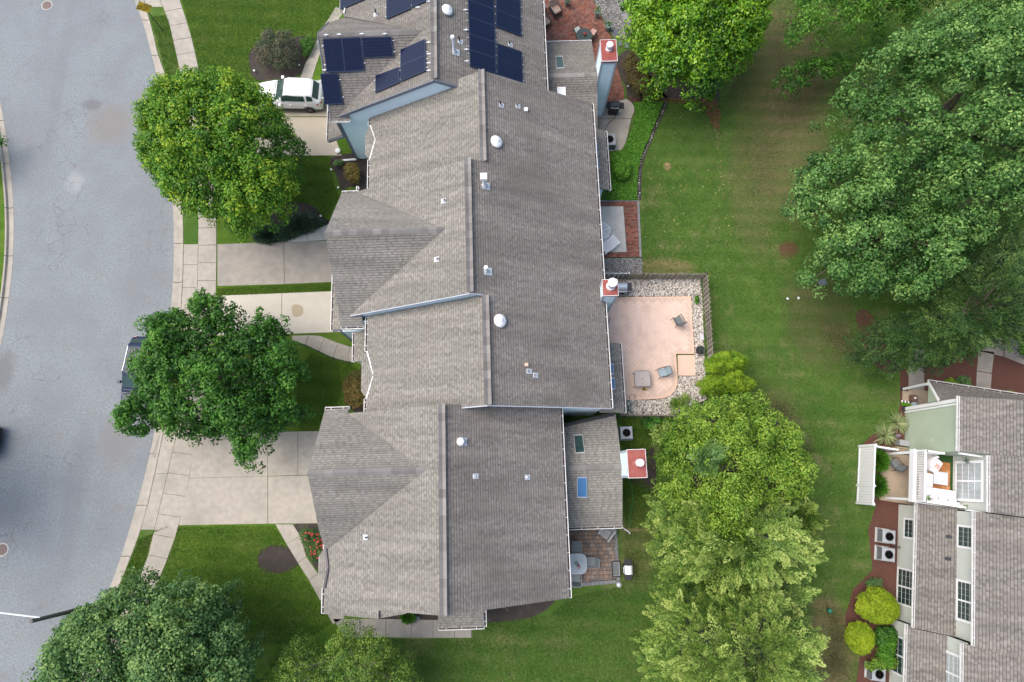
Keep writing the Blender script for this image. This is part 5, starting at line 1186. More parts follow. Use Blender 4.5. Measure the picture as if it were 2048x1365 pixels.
# rear extension
e4N = Plane(0, 4.09, 0, .24, -kf); e4S = Plane(0, 4.09, 0, .24, kf)
d = h.roof([([(2.45, .24), (6.12, .24), (6.12, 3.25), (2.45, 2.55)], e4N), ([(2.45, .24), (6.12, .24), (6.12, -3.0), (2.45, -3.0)], e4S)], thick=.14, seed=46)
h.caps((2.8, .24, 4.09), (6.12, .24, 4.09), e4N, e4S, .15, d, 12); h.gutter([(2.45, -3.0, 2.8), (6.12, -3.0, 2.8)])
h.wall((5.9, -2.7), (5.9, 3.1), [(0, 2.8), (2.95, 3.95), (5.8, 2.8)]); h.wall((2.4, -2.7), (5.9, -2.7), [(0, 2.75), (3.5, 2.75)])
mb = MB(); mb.beam((2.45, 2.56, e4N.z(0, 2.6) + .03), (6.0, 3.26, e4N.z(0, 3.2) + .03), .20, .10); h.part(mb, 'parapet_flashing', M['pipe_black'])
h.skylight(e4N, [(1147, 871), (1165, 870), (1170, 908), (1150, 909)], 'glass', m='concrete_pale'); h.skylight(e4S, [(1154, 953), (1174, 953), (1174, 995), (1154, 995)], 'sky_glass')
chimney(h, 6.08, 6.92, -.30, 1.03, 0, 6.35, (6.62, .40), .155, .25)
h.flue(PR4, 922, 884, .30, .12); h.vent(PR4, 949, 953, .12); h.vent(PR4, 1053, 955, .12); h.vent(P4, 733, 1075, .20)
h.vwin((2.43, -5.6), (2.43, -3.6), .2, 2.1, nx=2, ny=1); h.vwin((-7.0, -6.13), (-5.8, -6.13), 3.0, 4.3, nx=2, ny=2)
# ================================================================ THE SECOND ROW, ON THE RIGHT
GB = 'row of pale green townhouses on the right'
PB_ = Plane(23.72, 5.1, .5)
h = House('townhouse', 'green-sided end townhouse with a white upper deck and a small porch roof', 26, 6, ang=BH, group=GB); H5 = h
d = h.roof([([(23.72, 4.93), (31, 4.93), (31, 7.95), (23.72, 7.95)], PB_), ([(24.93, 1.92), (31, 1.92), (31, 4.93), (24.93, 4.93)], PB_)], 'shingle_brown', .16, 'fascia', 51)
PBR = Plane(31, PB_.z(31, 0), -.5); d9 = h.roof([([(31, 1.92), (38, 1.92), (38, 7.95), (31, 7.95)], PBR)], 'shingle_brown', .16, 'fascia', 52)
h.wall((23.8, 7.75), (23.8, 4.95), [(0, 4.95), (2.8, 4.95)], m='green_siding'); h.wall((37.6, 1.95), (37.6, 7.75), [(0, 4.95), (5.8, 4.95)], m='green_siding')
h.wall((37.6, 7.75), (23.8, 7.75), [(0, 4.95), (6.6, 8.3), (13.8, 4.95)], m='green_siding')
h.wall((25.05, 4.93), (25.05, 1.95), [(0, 5.55), (2.98, 5.55)], m='pale_siding')
h.wall((23.82, 4.95), (25.1, 4.95), [(0, 4.95), (1.28, 5.5)], m='green_siding'); h.wall((25.1, 1.95), (37.6, 1.95), [(0, 5.5), (5.9, 8.2), (12.5, 4.95)], m='pale_siding')
h.gutter([(23.72, 7.95, 5.1), (23.72, 4.93, 5.1)]); h.gutter([(24.93, 4.85, 5.7), (24.93, 1.92, 5.7)])
mb = MB().use(M['white'])
mb.box(23.70, 23.82, 7.66, 7.86, 0, 5.0); mb.box(23.70, 23.80, 7.50, 7.60, 0, 5.0); h.part(mb, 'corner_board')
mb = MB().use(M['black']); mb.box(23.55, 23.9, 7.55, 7.95, 0, .12); h.part(mb, 'downspout_boot')
# soffit/screen band in the recess corner
mb = MB().use(M['white']); mb.box(23.85, 25.1, 4.80, 4.90, 4.75, 4.95); h.part(mb, 'frieze_board')
pn = Plane(0, 2.6, 0, 9.1, -.80); d = h.roof([([(23.57, 9.1), (31, 9.1), (31, 7.87), (23.57, 7.87)], pn)], 'shingle_brown', .12, 'fascia', 53); h.gutter([(31, 9.1, 2.6), (23.57, 9.1, 2.6)])
mb = MB().use(M['green_siding']); 
mb.face([(23.60, 9.0, 2.5), (23.60, 7.87, 2.5), (23.60, 7.87, 3.45)][::-1]); mb.face([(23.66, 9.0, 2.5), (23.66, 7.87, 2.5), (23.66, 7.87, 3.45)]); mb.face([(23.60, 9.0, 2.5), (23.60, 7.87, 2.5), (23.66, 7.87, 2.5), (23.66, 9.0, 2.5)]); h.part(mb, 'porch_gable')
mb = MB().use(M['white']); mb.beam((23.55, 9.1, 2.56), (23.55, 7.87, 3.54), .05, .14); mb.box(23.5, 23.62, 8.92, 9.06, 0, 2.45); mb.box(23.5, 31, 8.94, 9.04, 2.38, 2.5); h.part(mb, 'porch_post')
mb = MB().use(M['black']); mb.box(23.45, 23.85, 8.9, 9.12, 0, .12); h.part(mb, 'post_base')
h.vwin((25.0, 4.50), (25.0, 2.55), 3.0, 4.95, nx=8, ny=4, split='v', frame=.14, gl='curtain', mun=.004)
mb = MB().use(M['pale_siding']); mb.box(23.76, 23.80, 5.6, 5.74, 2.6, 2.72); h.part(mb, 'dryer_vent')
# upper deck carried on posts
mb = MB().use(M['concrete_pale']); mb.box(22.70, 25.0, 2.02, 4.92, 2.62, 2.78); h.part(mb, 'deck_floor')
mb = MB().use(M['white']); mb.box(22.60, 22.70, 1.98, 4.98, 2.50, 2.92); mb.box(22.70, 25.0, 1.98, 2.02, 2.50, 2.82); mb.box(22.70, 23.8, 4.92, 4.97, 2.50, 2.82); h.part(mb, 'deck_fascia')
for b in (2.12, 4.80):
    mb = MB().use(M['white']); mb.box(22.66, 22.80, b - .07, b + .07, 0, 2.5); h.part(mb, 'deck_post')
mb = MB().use(M['white'])
def railing(a, b, n):
    a = Vector(a); b = Vector(b); rt = MB().use(M['white']); rt.beam(a + Vector((0,0,.95)), b + Vector((0,0,.95)), .10, .06); rt.beam(a + Vector((0,0,.12)), b + Vector((0,0,.12)), .05, .05)
    for e in (a, b): rt.box(e.x - .06, e.x + .06, e.y - .06, e.y + .06, e.z, e.z + 1.05)
    r_ = h.part(rt, 'deck_railing')
    for i in range(1, n):
        p = a.lerp(b, i / n); k = MB().use(M['white']); k.box(p.x - .018, p.x + .018, p.y - .018, p.y + .018, p.z + .14, p.z + .92); k.build('baluster', None, r_, off=h.off)
railing((22.74, 4.86, 2.79), (22.74, 2.08, 2.79), 20); railing((22.80, 2.08, 2.79), (24.9, 2.08, 2.79), 14); railing((22.80, 4.86, 2.79), (23.7, 4.86, 2.79), 6)
h = House('townhouse', 'pale-sided middle townhouse of the right row, two air conditioners at its wall', 26, -1.5, ang=BH, group=GB); H6 = h
P6 = Plane(24.60, 5.1, .5); d = h.roof([([(24.60, -4.84), (31, -4.84), (31, 1.88), (24.60, 1.88)], P6), ([(31, -4.84), (38, -4.84), (38, 1.88), (31, 1.88)], Plane(31, P6.z(31, 0), -.5))], 'shingle_brown', .16, 'fascia', 54)
pl6 = Plane(23.15, 2.5, .52); d = h.roof([([(23.15, -4.77), (24.8, -4.77), (24.8, 1.95), (23.15, 1.95)], pl6)], 'shingle_brown', .12, 'fascia', 55)
h.gutter([(24.60, 1.88, 5.1), (24.60, -4.84, 5.1)]); h.gutter([(23.15, 1.95, 2.5), (23.15, -4.77, 2.5)])
h.wall((23.55, 1.85), (23.55, -4.7), [(0, 2.45), (6.55, 2.45)], m='pale_siding'); h.wall((24.8, 1.85), (24.8, -4.75), [(0, 5.0), (6.6, 5.0)], z0=3.3, m='pale_siding')
h.wall((23.57, -4.7), (24.85, -4.7), [(0, 2.45), (1.28, 3.1)], m='pale_siding'); h.wall((24.82, -4.75), (37.5, -4.75), [(0, 5.0), (6.2, 8.0), (12.7, 4.9)], m='pale_siding'); h.wall((37.5, -4.75), (37.5, 1.85), [(0, 4.9), (6.6, 4.9)], m='pale_siding'); h.wall((24.9, 1.85), (23.57, 1.85), [(0, 3.1), (1.33, 2.45)], m='pale_siding')
h.vwin((23.52, 1.0), (23.52, .03), .75, 1.85, nx=4, ny=3, frame=.12); h.vwin((23.52, -1.88), (23.52, -3.75), .25, 1.75, nx=6, ny=4, split='v', frame=.12)
h.vwin((24.77, 1.0), (24.77, .0), 3.55, 4.7, nx=4, ny=3, frame=.12); h.vwin((24.77, -1.88), (24.77, -3.75), 3.55, 4.75, nx=6, ny=4, split='v', frame=.14)
mb = MB().use(M['white']); mb.box(24.3, 25.2, 1.86, 1.92, 4.7, 4.95); h.part(mb, 'trim_board')
for px, py in ((1899, 1074), (1897, 1118)):
    p = h.hitp(pl6, px, py); mb = MB().use(M['dark_metal']); mb.box(p.x - .15, p.x + .15, p.y - .09, p.y + .09, p.z - .06, p.z + .07); h.part(mb, 'roof_vent', bevel=.01)
h = House('townhouse', 'lower pale-sided townhouse at the bottom right corner of the picture', 26, -7.5, ang=BH, group=GB); H7 = h
P7 = Plane(24.28, 4.75, .5); d = h.roof([([(24.28, -13), (31, -13), (31, -4.86), (24.28, -4.86)], P7), ([(31, -13), (38, -13), (38, -4.86), (31, -4.86)], Plane(31, P7.z(31, 0), -.5))], 'shingle_brown', .16, 'fascia', 56)
pl7 = Plane(22.83, 2.4, .52); d = h.roof([([(22.83, -13), (24.45, -13), (24.45, -4.80), (22.83, -4.80)], pl7)], 'shingle_brown', .12, 'fascia', 57)
h.gutter([(24.28, -4.86, 4.75), (24.28, -13, 4.75)]); h.gutter([(22.83, -4.65, 2.4), (22.83, -13, 2.4)])
h.wall((23.3, -4.75), (23.3, -12.8), [(0, 2.35), (8.05, 2.35)], m='pale_siding'); h.wall((24.45, -4.8), (24.45, -12.8), [(0, 4.65), (8, 4.65)], z0=3.1, m='pale_siding'); h.wall((23.3, -12.8), (37.5, -12.8), [(0, 2.3), (1.15, 4.6), (7.5, 7.7), (14.2, 4.6)], m='pale_siding')
h.vwin((23.27, -5.63), (23.27, -7.5), .05, 1.65, nx=6, ny=4, split='v', frame=.12); h.vwin((24.42, -5.65), (24.42, -7.5), 3.1, 4.45, nx=6, ny=4, split='v', frame=.14, gl='curtain')
h.vwin((23.27, -9.2), (23.27, -11), .05, 1.65, nx=6, ny=4, split='v', frame=.12)
# another pale building glimpsed under the trees at the right edge is left to the foliage

# porch slab and patio slab of the green house
def slabB(name, a0, a1, b0, b1, z, m):
    t = thing(name, None, None, kind='structure', loc=tuple(fromB((a0 + a1) / 2, (b0 + b1) / 2, 0)), rz=BH); mb = MB(); mb.box((a0 - a1) / 2, (a1 - a0) / 2, (b0 - b1) / 2, (b1 - b0) / 2, 0, z); mb.build('slab', m, t); return t
slabB('patio_slab', 22.35, 25.0, 1.95, 4.92, .08, M['concrete_warm']); slabB('porch_slab', 23.55, 27, 7.85, 9.1, .10, M['concrete_warm'])
# white privacy fence in front of the patio: posts, rails and each board
t = thing('privacy_fence', 'white vinyl privacy fence screening the patio under the deck', 'fence', tuple(fromB(21.0, 3.3, 0)), BH); off = (21.0, 3.3, 0)
for b in (1.56, 2.62, 4.99):
    mb = MB().use(M['white']); mb.box(20.93, 21.07, b - .07, b + .07, 0, 1.88); mb.lathe([(.11, 1.88), (.10, 1.91), (0, 1.96)], (21.0, b, 0), 4); mb.build('post', None, t, off=off)
for b0, b1 in ((1.64, 2.55), (2.70, 4.91)):
    n = max(3, int((b1 - b0) / .15))
    for i in range(n):
        x0 = b0 + (b1 - b0) * i / n; x1 = b0 + (b1 - b0) * (i + 1) / n; mb = MB().use(M['white']); mb.box(20.985, 21.015, x0 + .004, x1 - .004, .08, 1.72); mb.build('board', None, t, off=off)
    for z in (.05, 1.73):
        mb = MB().use(M['white']); mb.box(20.96, 21.04, b0, b1, z, z + .10); mb.build('rail', None, t, off=off)
mb = MB().use(M['white']); mb.box(21.08, 22.66, 4.96, 5.02, .1, 1.2); mb.build('side_panel', None, t, off=off); mb = MB().use(M['white']); mb.box(21.08, 22.66, 4.94, 5.04, 1.2, 1.32); mb.build('rail', None, t, off=off)

# ================================================================ FENCES OF THE PINK PATIO
def picket_fence(label, a, b, hgt=1.2, sp=.145, wd=.09, both=True, m='wood_grey', white_to=0.0, rails=True, post=1.9, seed=1):
    """shadow-box fence: alternating boards on both sides of the rails, each board an object"""
    a = Vector((a[0], a[1], 0)); b = Vector((b[0], b[1], 0)); d = (b - a).normalized(); L = (b - a).length; ang = math.atan2(d.y, d.x); rnd = random.Random(seed)
    t = thing('wooden_fence', label, 'fence', (a.x, a.y, 0), ang); protos = []
    n = int(L / sp)
    def proto(tn, mm):
        mb = MB(); mb.prism([(-wd/2, -.009), (wd/2, -.009), (wd/2, .009), (-wd/2, .009)], .04, hgt, tn); 
        o = mb.build('picket', mm, t); return o
    data = {}
    for i in range(n + 1):
        w_ = i * sp < white_to; key = ('w' if w_ else rnd.choice('abcd'))
        if key not in data: o = proto({'a': .1, 'b': .4, 'c': .7, 'd': .95, 'w': .5}[key], M['white'] if w_ else M[m]); data[key] = o.data
        else: o = bpy.data.objects.new('picket', data[key]); link(o, t)
        o.location = (i * sp, (.045 if i % 2 else -.045) if both else -.03, rnd.uniform(-.01, .01)); o.rotation_euler = (rnd.uniform(-.02, .02), rnd.uniform(-.015, .015), 0)
    for z in (.25, .65, hgt - .16):
        mb = MB(); mb.box(0, L, -.028, .028, z - .04, z + .04); o = mb.build('rail', M[m], t)
    k = int(L / post) + 1
    for i in range(k + 1):
        mb = MB(); x = L * i / k; mb.box(x - .045, x + .045, -.045, .045, 0, hgt - .02); mb.build('post', M[m], t)
    return t
fa = G(1206, 547, 1.2); fb = G(1415, 547.5, 1.2); fc = G(1427, 712, 1.2)
picket_fence('weathered grey picket fence along the north side of the pebble bed', fa, fb, seed=1)
picket_fence('weathered grey picket fence along the lawn side of the pebble bed', fb, fc, seed=2)
wa = G(1204, 545.5, 1.25); wb = G(1258, 545.5, 1.25); picket_fence('short white picket section beside the second chimney', wa, wb, 1.22, .16, .06, False, 'white', white_to=99, seed=3)
fe = G(1243, 829, 1.2); ff = G(1400, 832, 1.2); picket_fence('low weathered fence between the pebble bed and the air conditioner lawn', fe, ff, 1.1, .145, .09, True, seed=4)
# ================================================================ VEHICLES
def car(label, p, rz, L=4.48, Wd=1.85, Hh=1.65, paint='paint_white_car', kind='suv', roof_rails=True):
    """front towards -x; lofted body, glasshouse, wheels, lamps, mirrors"""
    t = thing('parked_car', label, 'car', p, rz); x0 = -L / 2; w = Wd / 2; s = L / 4.48
    zb = .30; belt = Hh * .61
    # stations: x, half width at sill, half width at belt, belt z, half width at top, top z
    ST = [(0.00, .62, .55, .52, .50, .60), (.10, .84, .78, .66, .72, .80), (.40, .92, .88, .80, .80, .94), (.95, .99, .95, .93, .84, 1.02), (1.25, 1.0, .97, .97, .84, 1.05),
          (2.05, 1.0, .97, 1.0, .70, 1.60), (2.6, 1.0, .97, 1.01, .74, 1.65), (3.3, 1.0, .97, 1.03, .74, 1.64), (3.85, .99, .95, 1.07, .71, 1.58), (4.28, .95, .90, 1.08, .66, 1.16), (4.42, .86, .80, .95, .62, 1.02), (4.48, .70, .66, .80, .55, .86)]
    zs = Hh / 1.65
    def ring(st):
        x, ws, wb, bz, wt, tz = st; X = x0 + x * s
        return [(X, -ws * w * .93, zb), (X, -ws * w, zb + .25), (X, -wb * w, bz * zs), (X, -wt * w, tz * zs * .985), (X, -wt * w * .55, tz * zs), (X, wt * w * .55, tz * zs), (X, wt * w, tz * zs * .985), (X, wb * w, bz * zs), (X, ws * w, zb + .25), (X, ws * w * .93, zb)]
    C = np.array([ring(a) for a in ST])
    def cr(A, k, axis):                                          # Catmull-Rom refinement along one axis
        A = np.moveaxis(A, axis, 0); n = len(A); out = []
        for i in range(n - 1):
            p0, p1, p2, p3 = A[max(i-1, 0)], A[i], A[i+1], A[min(i+2, n-1)]
            for j in range(k): f = j / k; out.append(0.5 * ((2*p1) + (-p0+p2)*f + (2*p0-5*p1+4*p2-p3)*f*f + (-p0+3*p1-3*p2+p3)*f**3))
        out.append(A[-1]); return np.moveaxis(np.array(out), 0, axis)
    KS, KR = 4, 3; D = cr(cr(C, KS, 0), KR, 1); ns, nr = D.shape[:2]
    body = MB().use(M[paint]); GL = {}; trim = MB().use(M['black'])
    for i in range(ns - 1):
        for k in range(nr - 1):
            q = [Vector(D[i, k]), Vector(D[i+1, k]), Vector(D[i+1, k+1]), Vector(D[i, k+1])]; body.face(q)
            si, ki = (i + .5) / KS, (k + .5) / KR; m_ = min(ki, 9 - ki)
            side = 2.3 < m_ < 2.88 and 4.75 + (2.9 - m_) * -.3 < si < 8.3 - (2.9 - m_) * .0 and not 5.9 < si < 6.1 and not 7.25 < si < 7.5
            if side or (m_ > 3.15 and (4.25 < si < 4.95 or 8.25 < si < 8.9)):
                n_ = (q[1] - q[0]).cross(q[3] - q[0]).normalized(); c_ = sum(q, Vector()) / 4
                if n_.dot(c_ - Vector((c_.x, 0, .7))) < 0: n_ = -n_
                nm = ('windshield' if si < 5.05 else 'rear_window') if m_ > 3.1 else ('side_window_%d_%d' % (ki > 4.5, 0 if si < 6 else (1 if si < 7.4 else 2)))
                GL.setdefault(nm, MB().use(M['glass'])).face([v + n_ * .010 for v in q])
    body.face([Vector(v) for v in D[0]][::-1]); body.face([Vector(v) for v in D[-1]])
    for i in range(ns - 1): body.face([Vector(D[i, 0]), Vector(D[i, -1]), Vector(D[i+1, -1]), Vector(D[i+1, 0])])
    b = body.build('body', None, t, smooth=True); b.data.validate()
    for nm, g_ in GL.items(): g_.build('side_window' if nm.startswith('side') else nm, None, t)
    # lower cladding, arches
    for sy in (-1, 1):
        trim.box(x0 + 1.2 * s, x0 + 3.3 * s, sy * w * 1.0 - .03, sy * w * 1.0 + .03, zb - .02, zb + .16)
        for wx in (.86, 3.52):
            n = 12; 
            for i in range(n):
                a0 = math.pi * i / n; a1 = math.pi * (i + 1) / n; cx = x0 + wx * s; r0, r1 = .37, .43
                q = [(cx + r * math.cos(t_), sy * (w + .012), .34 + r * math.sin(t_)) for r, t_ in ((r0, a0), (r1, a0), (r1, a1), (r0, a1))]; trim.face(q if sy > 0 else q[::-1])
                q2 = [(cx + r0 * math.cos(t_), y_, .34 + r0 * math.sin(t_)) for t_, y_ in ((a0, sy * (w + .012)), (a1, sy * (w + .012)), (a1, sy * (w - .2)), (a0, sy * (w - .2)))]; trim.face(q2)
    trim.box(x0 + .03, x0 + .15, -w * .66, w * .66, .28, .46); trim.box(x0 + (L / s - .12) * s, x0 + (L / s + .01) * s, -w * .75, w * .75, .28, .48); trim.build('cladding', None, t)
    for sy in (-1, 1):
        for wx in (.86, 3.52):
            mb = MB().use(M['tyre']); c = (x0 + wx * s, sy * (w - .10), .34); ax = (0, sy, 0); mb.lathe([(.20, -.11), (.33, -.11), (.345, -.06), (.345, .08), (.32, .115), (.215, .118)], c, 26, axis=ax); wh = mb.build('wheel', None, t, smooth=False)
            mb = MB().use(M['rim']); mb.lathe([(.215, .10), (.205, .09), (.19, .07)], c, 26, axis=ax); mb.lathe([(0, .112), (.05, .112), (.05, .06)], c, 12, axis=ax)
            for i in range(5):
                a0 = 2 * math.pi * i / 5; mb.beam((c[0], c[1] + sy * .095, c[2]), (c[0] + .20 * math.cos(a0), c[1] + sy * .095, c[2] + .20 * math.sin(a0)), .05, .02)
            mb.build('rim', None, wh)
            mb = MB().use(M['black']); mb.lathe([(0, .05), (.21, .05)], c, 20, axis=ax); mb.build('brake_disc', None, wh)
        mb = MB().use(M[paint]); mx = x0 + 1.72 * s; mb.box(mx - .09, mx + .09, sy * (w + .02), sy * (w + .24), 1.0 * zs, 1.16 * zs); mb.build('mirror', None, t, bevel=.03)
        mb = MB().use(M['lamp_red']); xe = x0 + L; mb.prism([(xe - .34, sy * (w * .955)), (xe - .02, sy * (w * .62)), (xe - .00, sy * (w * .74)), (xe - .26, sy * (w * .995))], .86 * zs, 1.0 * zs); mb.build('tail_lamp', None, t, bevel=.01)
        mb = MB().use(M['lamp_clear']); mb.prism([(x0 + .04, sy * w * .60), (x0 + .42, sy * w * .90), (x0 + .22, sy * w * .93), (x0 + .03, sy * w * .76)], .62 * zs, .78 * zs); mb.build('head_lamp', None, t, bevel=.01)
        for xx in (1.75, 2.75):
            mb = MB().use(M['rim'] if paint == 'paint_navy' else M[paint]); mb.beam((x0 + (xx + .55) * s, sy * (w * .985 + .012), .93 * zs), (x0 + (xx + .75) * s, sy * (w * .985 + .012), .93 * zs), .03, .03); mb.build('door_handle', None, t)
        if roof_rails:
            mb = MB().use(M['galv'] if paint == 'paint_navy' else M['paint_white_car']); mb.beam((x0 + 2.3 * s, sy * w * .68, Hh + .03), (x0 + 3.75 * s, sy * w * .66, Hh - .01), .035, .035); mb.build('roof_rail', None, t)
    mb = MB().use(M['black']); mb.beam((x0 + 1.32 * s, -w * .8, 1.085 * zs), (x0 + 1.32 * s, w * .8, 1.085 * zs), .10, .02); mb.build('wiper_cowl', None, t)
    if paint == 'paint_navy':
        mb = MB().use(M['dark_metal'])
        for i in range(-3, 4): mb.box(x0 + 2.45 * s, x0 + 3.7 * s, i * .15 - .008, i * .15 + .008, Hh - .035, Hh + .006)
        mb.build('roof_ribs', None, t)
    return t
c = G(580, 187, .9); car('white compact sport utility vehicle parked nose out on the top driveway', (c.x, c.y - .0, .035), R(-1.5))
c = G(280, 749, .9); car('dark navy vehicle with a ribbed roof parked at the kerb under the sparse maple', (c.x, c.y, RZ), R(86), L=4.8, Wd=1.95, Hh=1.75, paint='paint_navy')
c = G(-87, 880, .7); car('black car entering at the left edge of the road, only its rear corner showing', (c.x, c.y, RZ), R(0), L=4.6, Wd=1.85, Hh=1.5, paint='paint_black', roof_rails=False)

# ================================================================ STREET FURNITURE
base = G(325, 61, 0); pc = G(304.5, 30, 2.25)
hv = (G(314, 17, 2.25) - G(282, 23, 2.25)); hv.z = 0; wid = hv.length; hv.normalize(); ang = math.atan2(hv.y, hv.x)
t = thing('warning_sign', 'yellow diamond warning sign on a thin green post by the kerb', 'sign', (base.x, base.y, 0), ang)
mb = MB(); mb.bar((0, 0, 0), (0, 0, 2.9), .035, .035, 8); mb.build('post', M['sign_post'], t)
r = .56; zc = 2.35; mb = MB().use(M['sign_yellow']); q = [(0, -.05, zc - r), (r, -.05, zc), (0, -.05, zc + r), (-r, -.05, zc)]; mb.face(q); mb.use(M['steel']); mb.face([(x, -.04, z) for x, y, z in q][::-1]); 
for i in range(4): mb.face([q[i], (q[i][0], -.04, q[i][2]), (q[(i+1)%4][0], -.04, q[(i+1)%4][2]), q[(i+1)%4]])
sg = mb.build('sign_plate', None, t)
mb = MB().use(M['sign_black']); 
for f0, f1 in ((.93, .90),):
    for i in range(4):
        a, b = q[i], q[(i+1) % 4]; S_ = lambda p, f: (p[0] * f, -.053, zc + (p[2] - zc) * f); mb.face([S_(a, f0), S_(b, f0), S_(b, f1), S_(a, f1)])
mb.build('sign_border', None, sg)
for i, (txt, zz, sz) in enumerate((('DEAF AND', zc + .10, .155), ('BLIND CHILD', zc - .07, .15), ('AREA', zc - .24, .155))):
    cu = bpy.data.curves.new('lettering', 'FONT'); cu.body = txt; cu.size = sz; cu.align_x = 'CENTER'; cu.extrude = .002; cu.offset = .003
    tmp = bpy.data.objects.new('lettering', cu); col.objects.link(tmp)
    me = bpy.data.meshes.new_from_object(tmp.evaluated_get(bpy.context.evaluated_depsgraph_get())); bpy.data.objects.remove(tmp); me.materials.clear(); me.materials.append(M['sign_black'])
    o = bpy.data.objects.new('lettering', me); link(o, sg); o.location = (0, -.055, zz); o.rotation_euler = (R(90), 0, 0)
# street lamp
tp = G(62, 1243, 7.6); bs = G(205, 1180, 0) ; bs = Vector((tp.x + .9, tp.y - .1, 0))
t = thing('street_lamp', 'tall dark tapering street lamp pole with a long white arm, bottom left', 'street lamp', tuple(bs))
mb = MB(); v = tp - bs; mb.bar((0, 0, 0), (v.x, v.y, 7.6), .13, .095, 8); mb.build('pole', mat('pole_wood', (0.13, 0.13, 0.105), 0.8, var=.3, scale=20), t)
a1 = G(80, 1235.5, 7.2) - bs; a2_ = G(-30, 1222.5, 7.7) - bs; mb = MB(); mb.bar(tuple(a1), tuple(a2_), .04, .035, 10); mb.build('arm', M['white'], t)
mb = MB(); d_ = (a2_ - a1).normalized(); mb.beam(a2_ - d_ * .1, a2_ + d_ * .75, .26, .14); mb.build('lantern', M['galv'], t, bevel=.03)

# ================================================================ AIR CONDITIONERS
M['ac_grey'] = mat('ac_casing', (0.40, 0.43, 0.46), 0.4, 0.2)
def aircon(label, p, rz, s=.76, hgt=.8, body='ac_grey', dark=False, grp='air conditioner condensers beside the houses'):
    t = thing('air_conditioner', label, 'air conditioner', p, rz, grp); q = s / 2
    mb = MB(); mb.box(-q - .06, q + .06, -q - .06, q + .06, 0, .06); mb.build('base_pad', M['concrete_pale'], t)
    mb = MB().use(M[body]); mb.box(-q, q, -q, q, hgt - .05, hgt + .0); mb.box(-q, q, -q, q, .06, .12)
    for sx in (-1, 1):
        for sy in (-1, 1): mb.box(sx * q - .03, sx * q + .03, sy * q - .03, sy * q + .03, .12, hgt - .05)
    b = mb.build('casing', None, t, bevel=.012)
    mb = MB().use(M['dark_metal']); mb.box(-q + .03, q - .03, -q + .03, q - .03, .12, hgt - .06)
    mb.lathe([(0, hgt + .004), (q * .78, hgt + .004)], sides=28); mb.build('core', None, t)
    mb = MB().use(M[body])
    n = int(s / .035)
    for i in range(n):
        x = -q + .03 + (s - .06) * i / n
        for (a, b_) in (((x, -q + .01), (x + .014, -q + .028)), ((x, q - .028), (x + .014, q - .01)), ((-q + .01, x), (-q + .028, x + .014)), ((q - .028, x), (q - .01, x + .014))):
            mb.box(a[0], b_[0], a[1], b_[1], .12, hgt - .05)
    mb.build('louvres', None, t, kind='stuff')
    mb = MB().use(M[body]); mb.lathe([(q * .80, hgt - .0), (q * .86, hgt + .015), (q * .80, hgt + .02)], sides=30); fr = mb.build('fan_ring', None, t)
    mb = MB().use(M['dark_metal'] if dark else M['galv'])
    for i in range(3):
        a0 = 2 * math.pi * i / 3 + .6; P = [(.06 * math.cos(a0 - .5), .06 * math.sin(a0 - .5), hgt + .012), (q * .72 * math.cos(a0 - .32), q * .72 * math.sin(a0 - .32), hgt + .009), (q * .74 * math.cos(a0 + .30), q * .74 * math.sin(a0 + .30), hgt + .022), (.06 * math.cos(a0 + .5), .06 * math.sin(a0 + .5), hgt + .02)]; mb.face(P)
    mb.lathe([(.09, hgt + .01), (.085, hgt + .04), (0, hgt + .05)], sides=14); mb.build('fan', None, t)
    mb = MB().use(M['black'])
    for k in range(1, 6): rr = q * .78 * k / 6; mb.lathe([(rr, hgt + .045), (rr + .005, hgt + .048)], sides=28)
    for i in range(6): a0 = math.pi * i / 6; mb.beam((-q * .8 * math.cos(a0), -q * .8 * math.sin(a0), hgt + .05), (q * .8 * math.cos(a0), q * .8 * math.sin(a0), hgt + .05), .006, .006)
    mb.build('guard', None, t); return t
c = G(1219, 280, .8); a_ = aircon('blue-grey air conditioner with a dark top on the curved concrete pad', (c.x, c.y, .06), R(2), .80, .8, 'resin_grey', True)
c = G(1253, 866, .75); ac = aircon('air conditioner with a pale square top on the grass by the rear extension', (c.x, c.y, 0), R(2), .74, .75)
c = G(1780, 1074, .85); t2 = dup(ac, (c.x, c.y, .01), BH, 'upper of the two pale air conditioners on red mulch by the right row')
c = G(1779, 1110, .85); t3 = dup(ac, (c.x, c.y, .01), BH, 'lower of the two pale air conditioners on red mulch by the right row')
c = G(1760, 1350, .85); t4 = dup(ac, (c.x, c.y, .01), BH, 'air conditioner half hidden by vines at the bottom edge')
mb = MB().use(M['dark_metal']); w0 = G(1788, 1092, .3)
t = thing('coolant_lines', 'thin dark pipes running from the two air conditioners to the pale wall', 'pipes', (w0.x, w0.y, 0)); 
for dy in (0, -.08): mb.bar((-.1, dy, .3), (.75, dy - .1, .35), .018, sides=6)
mb.build('pipe', None, t)

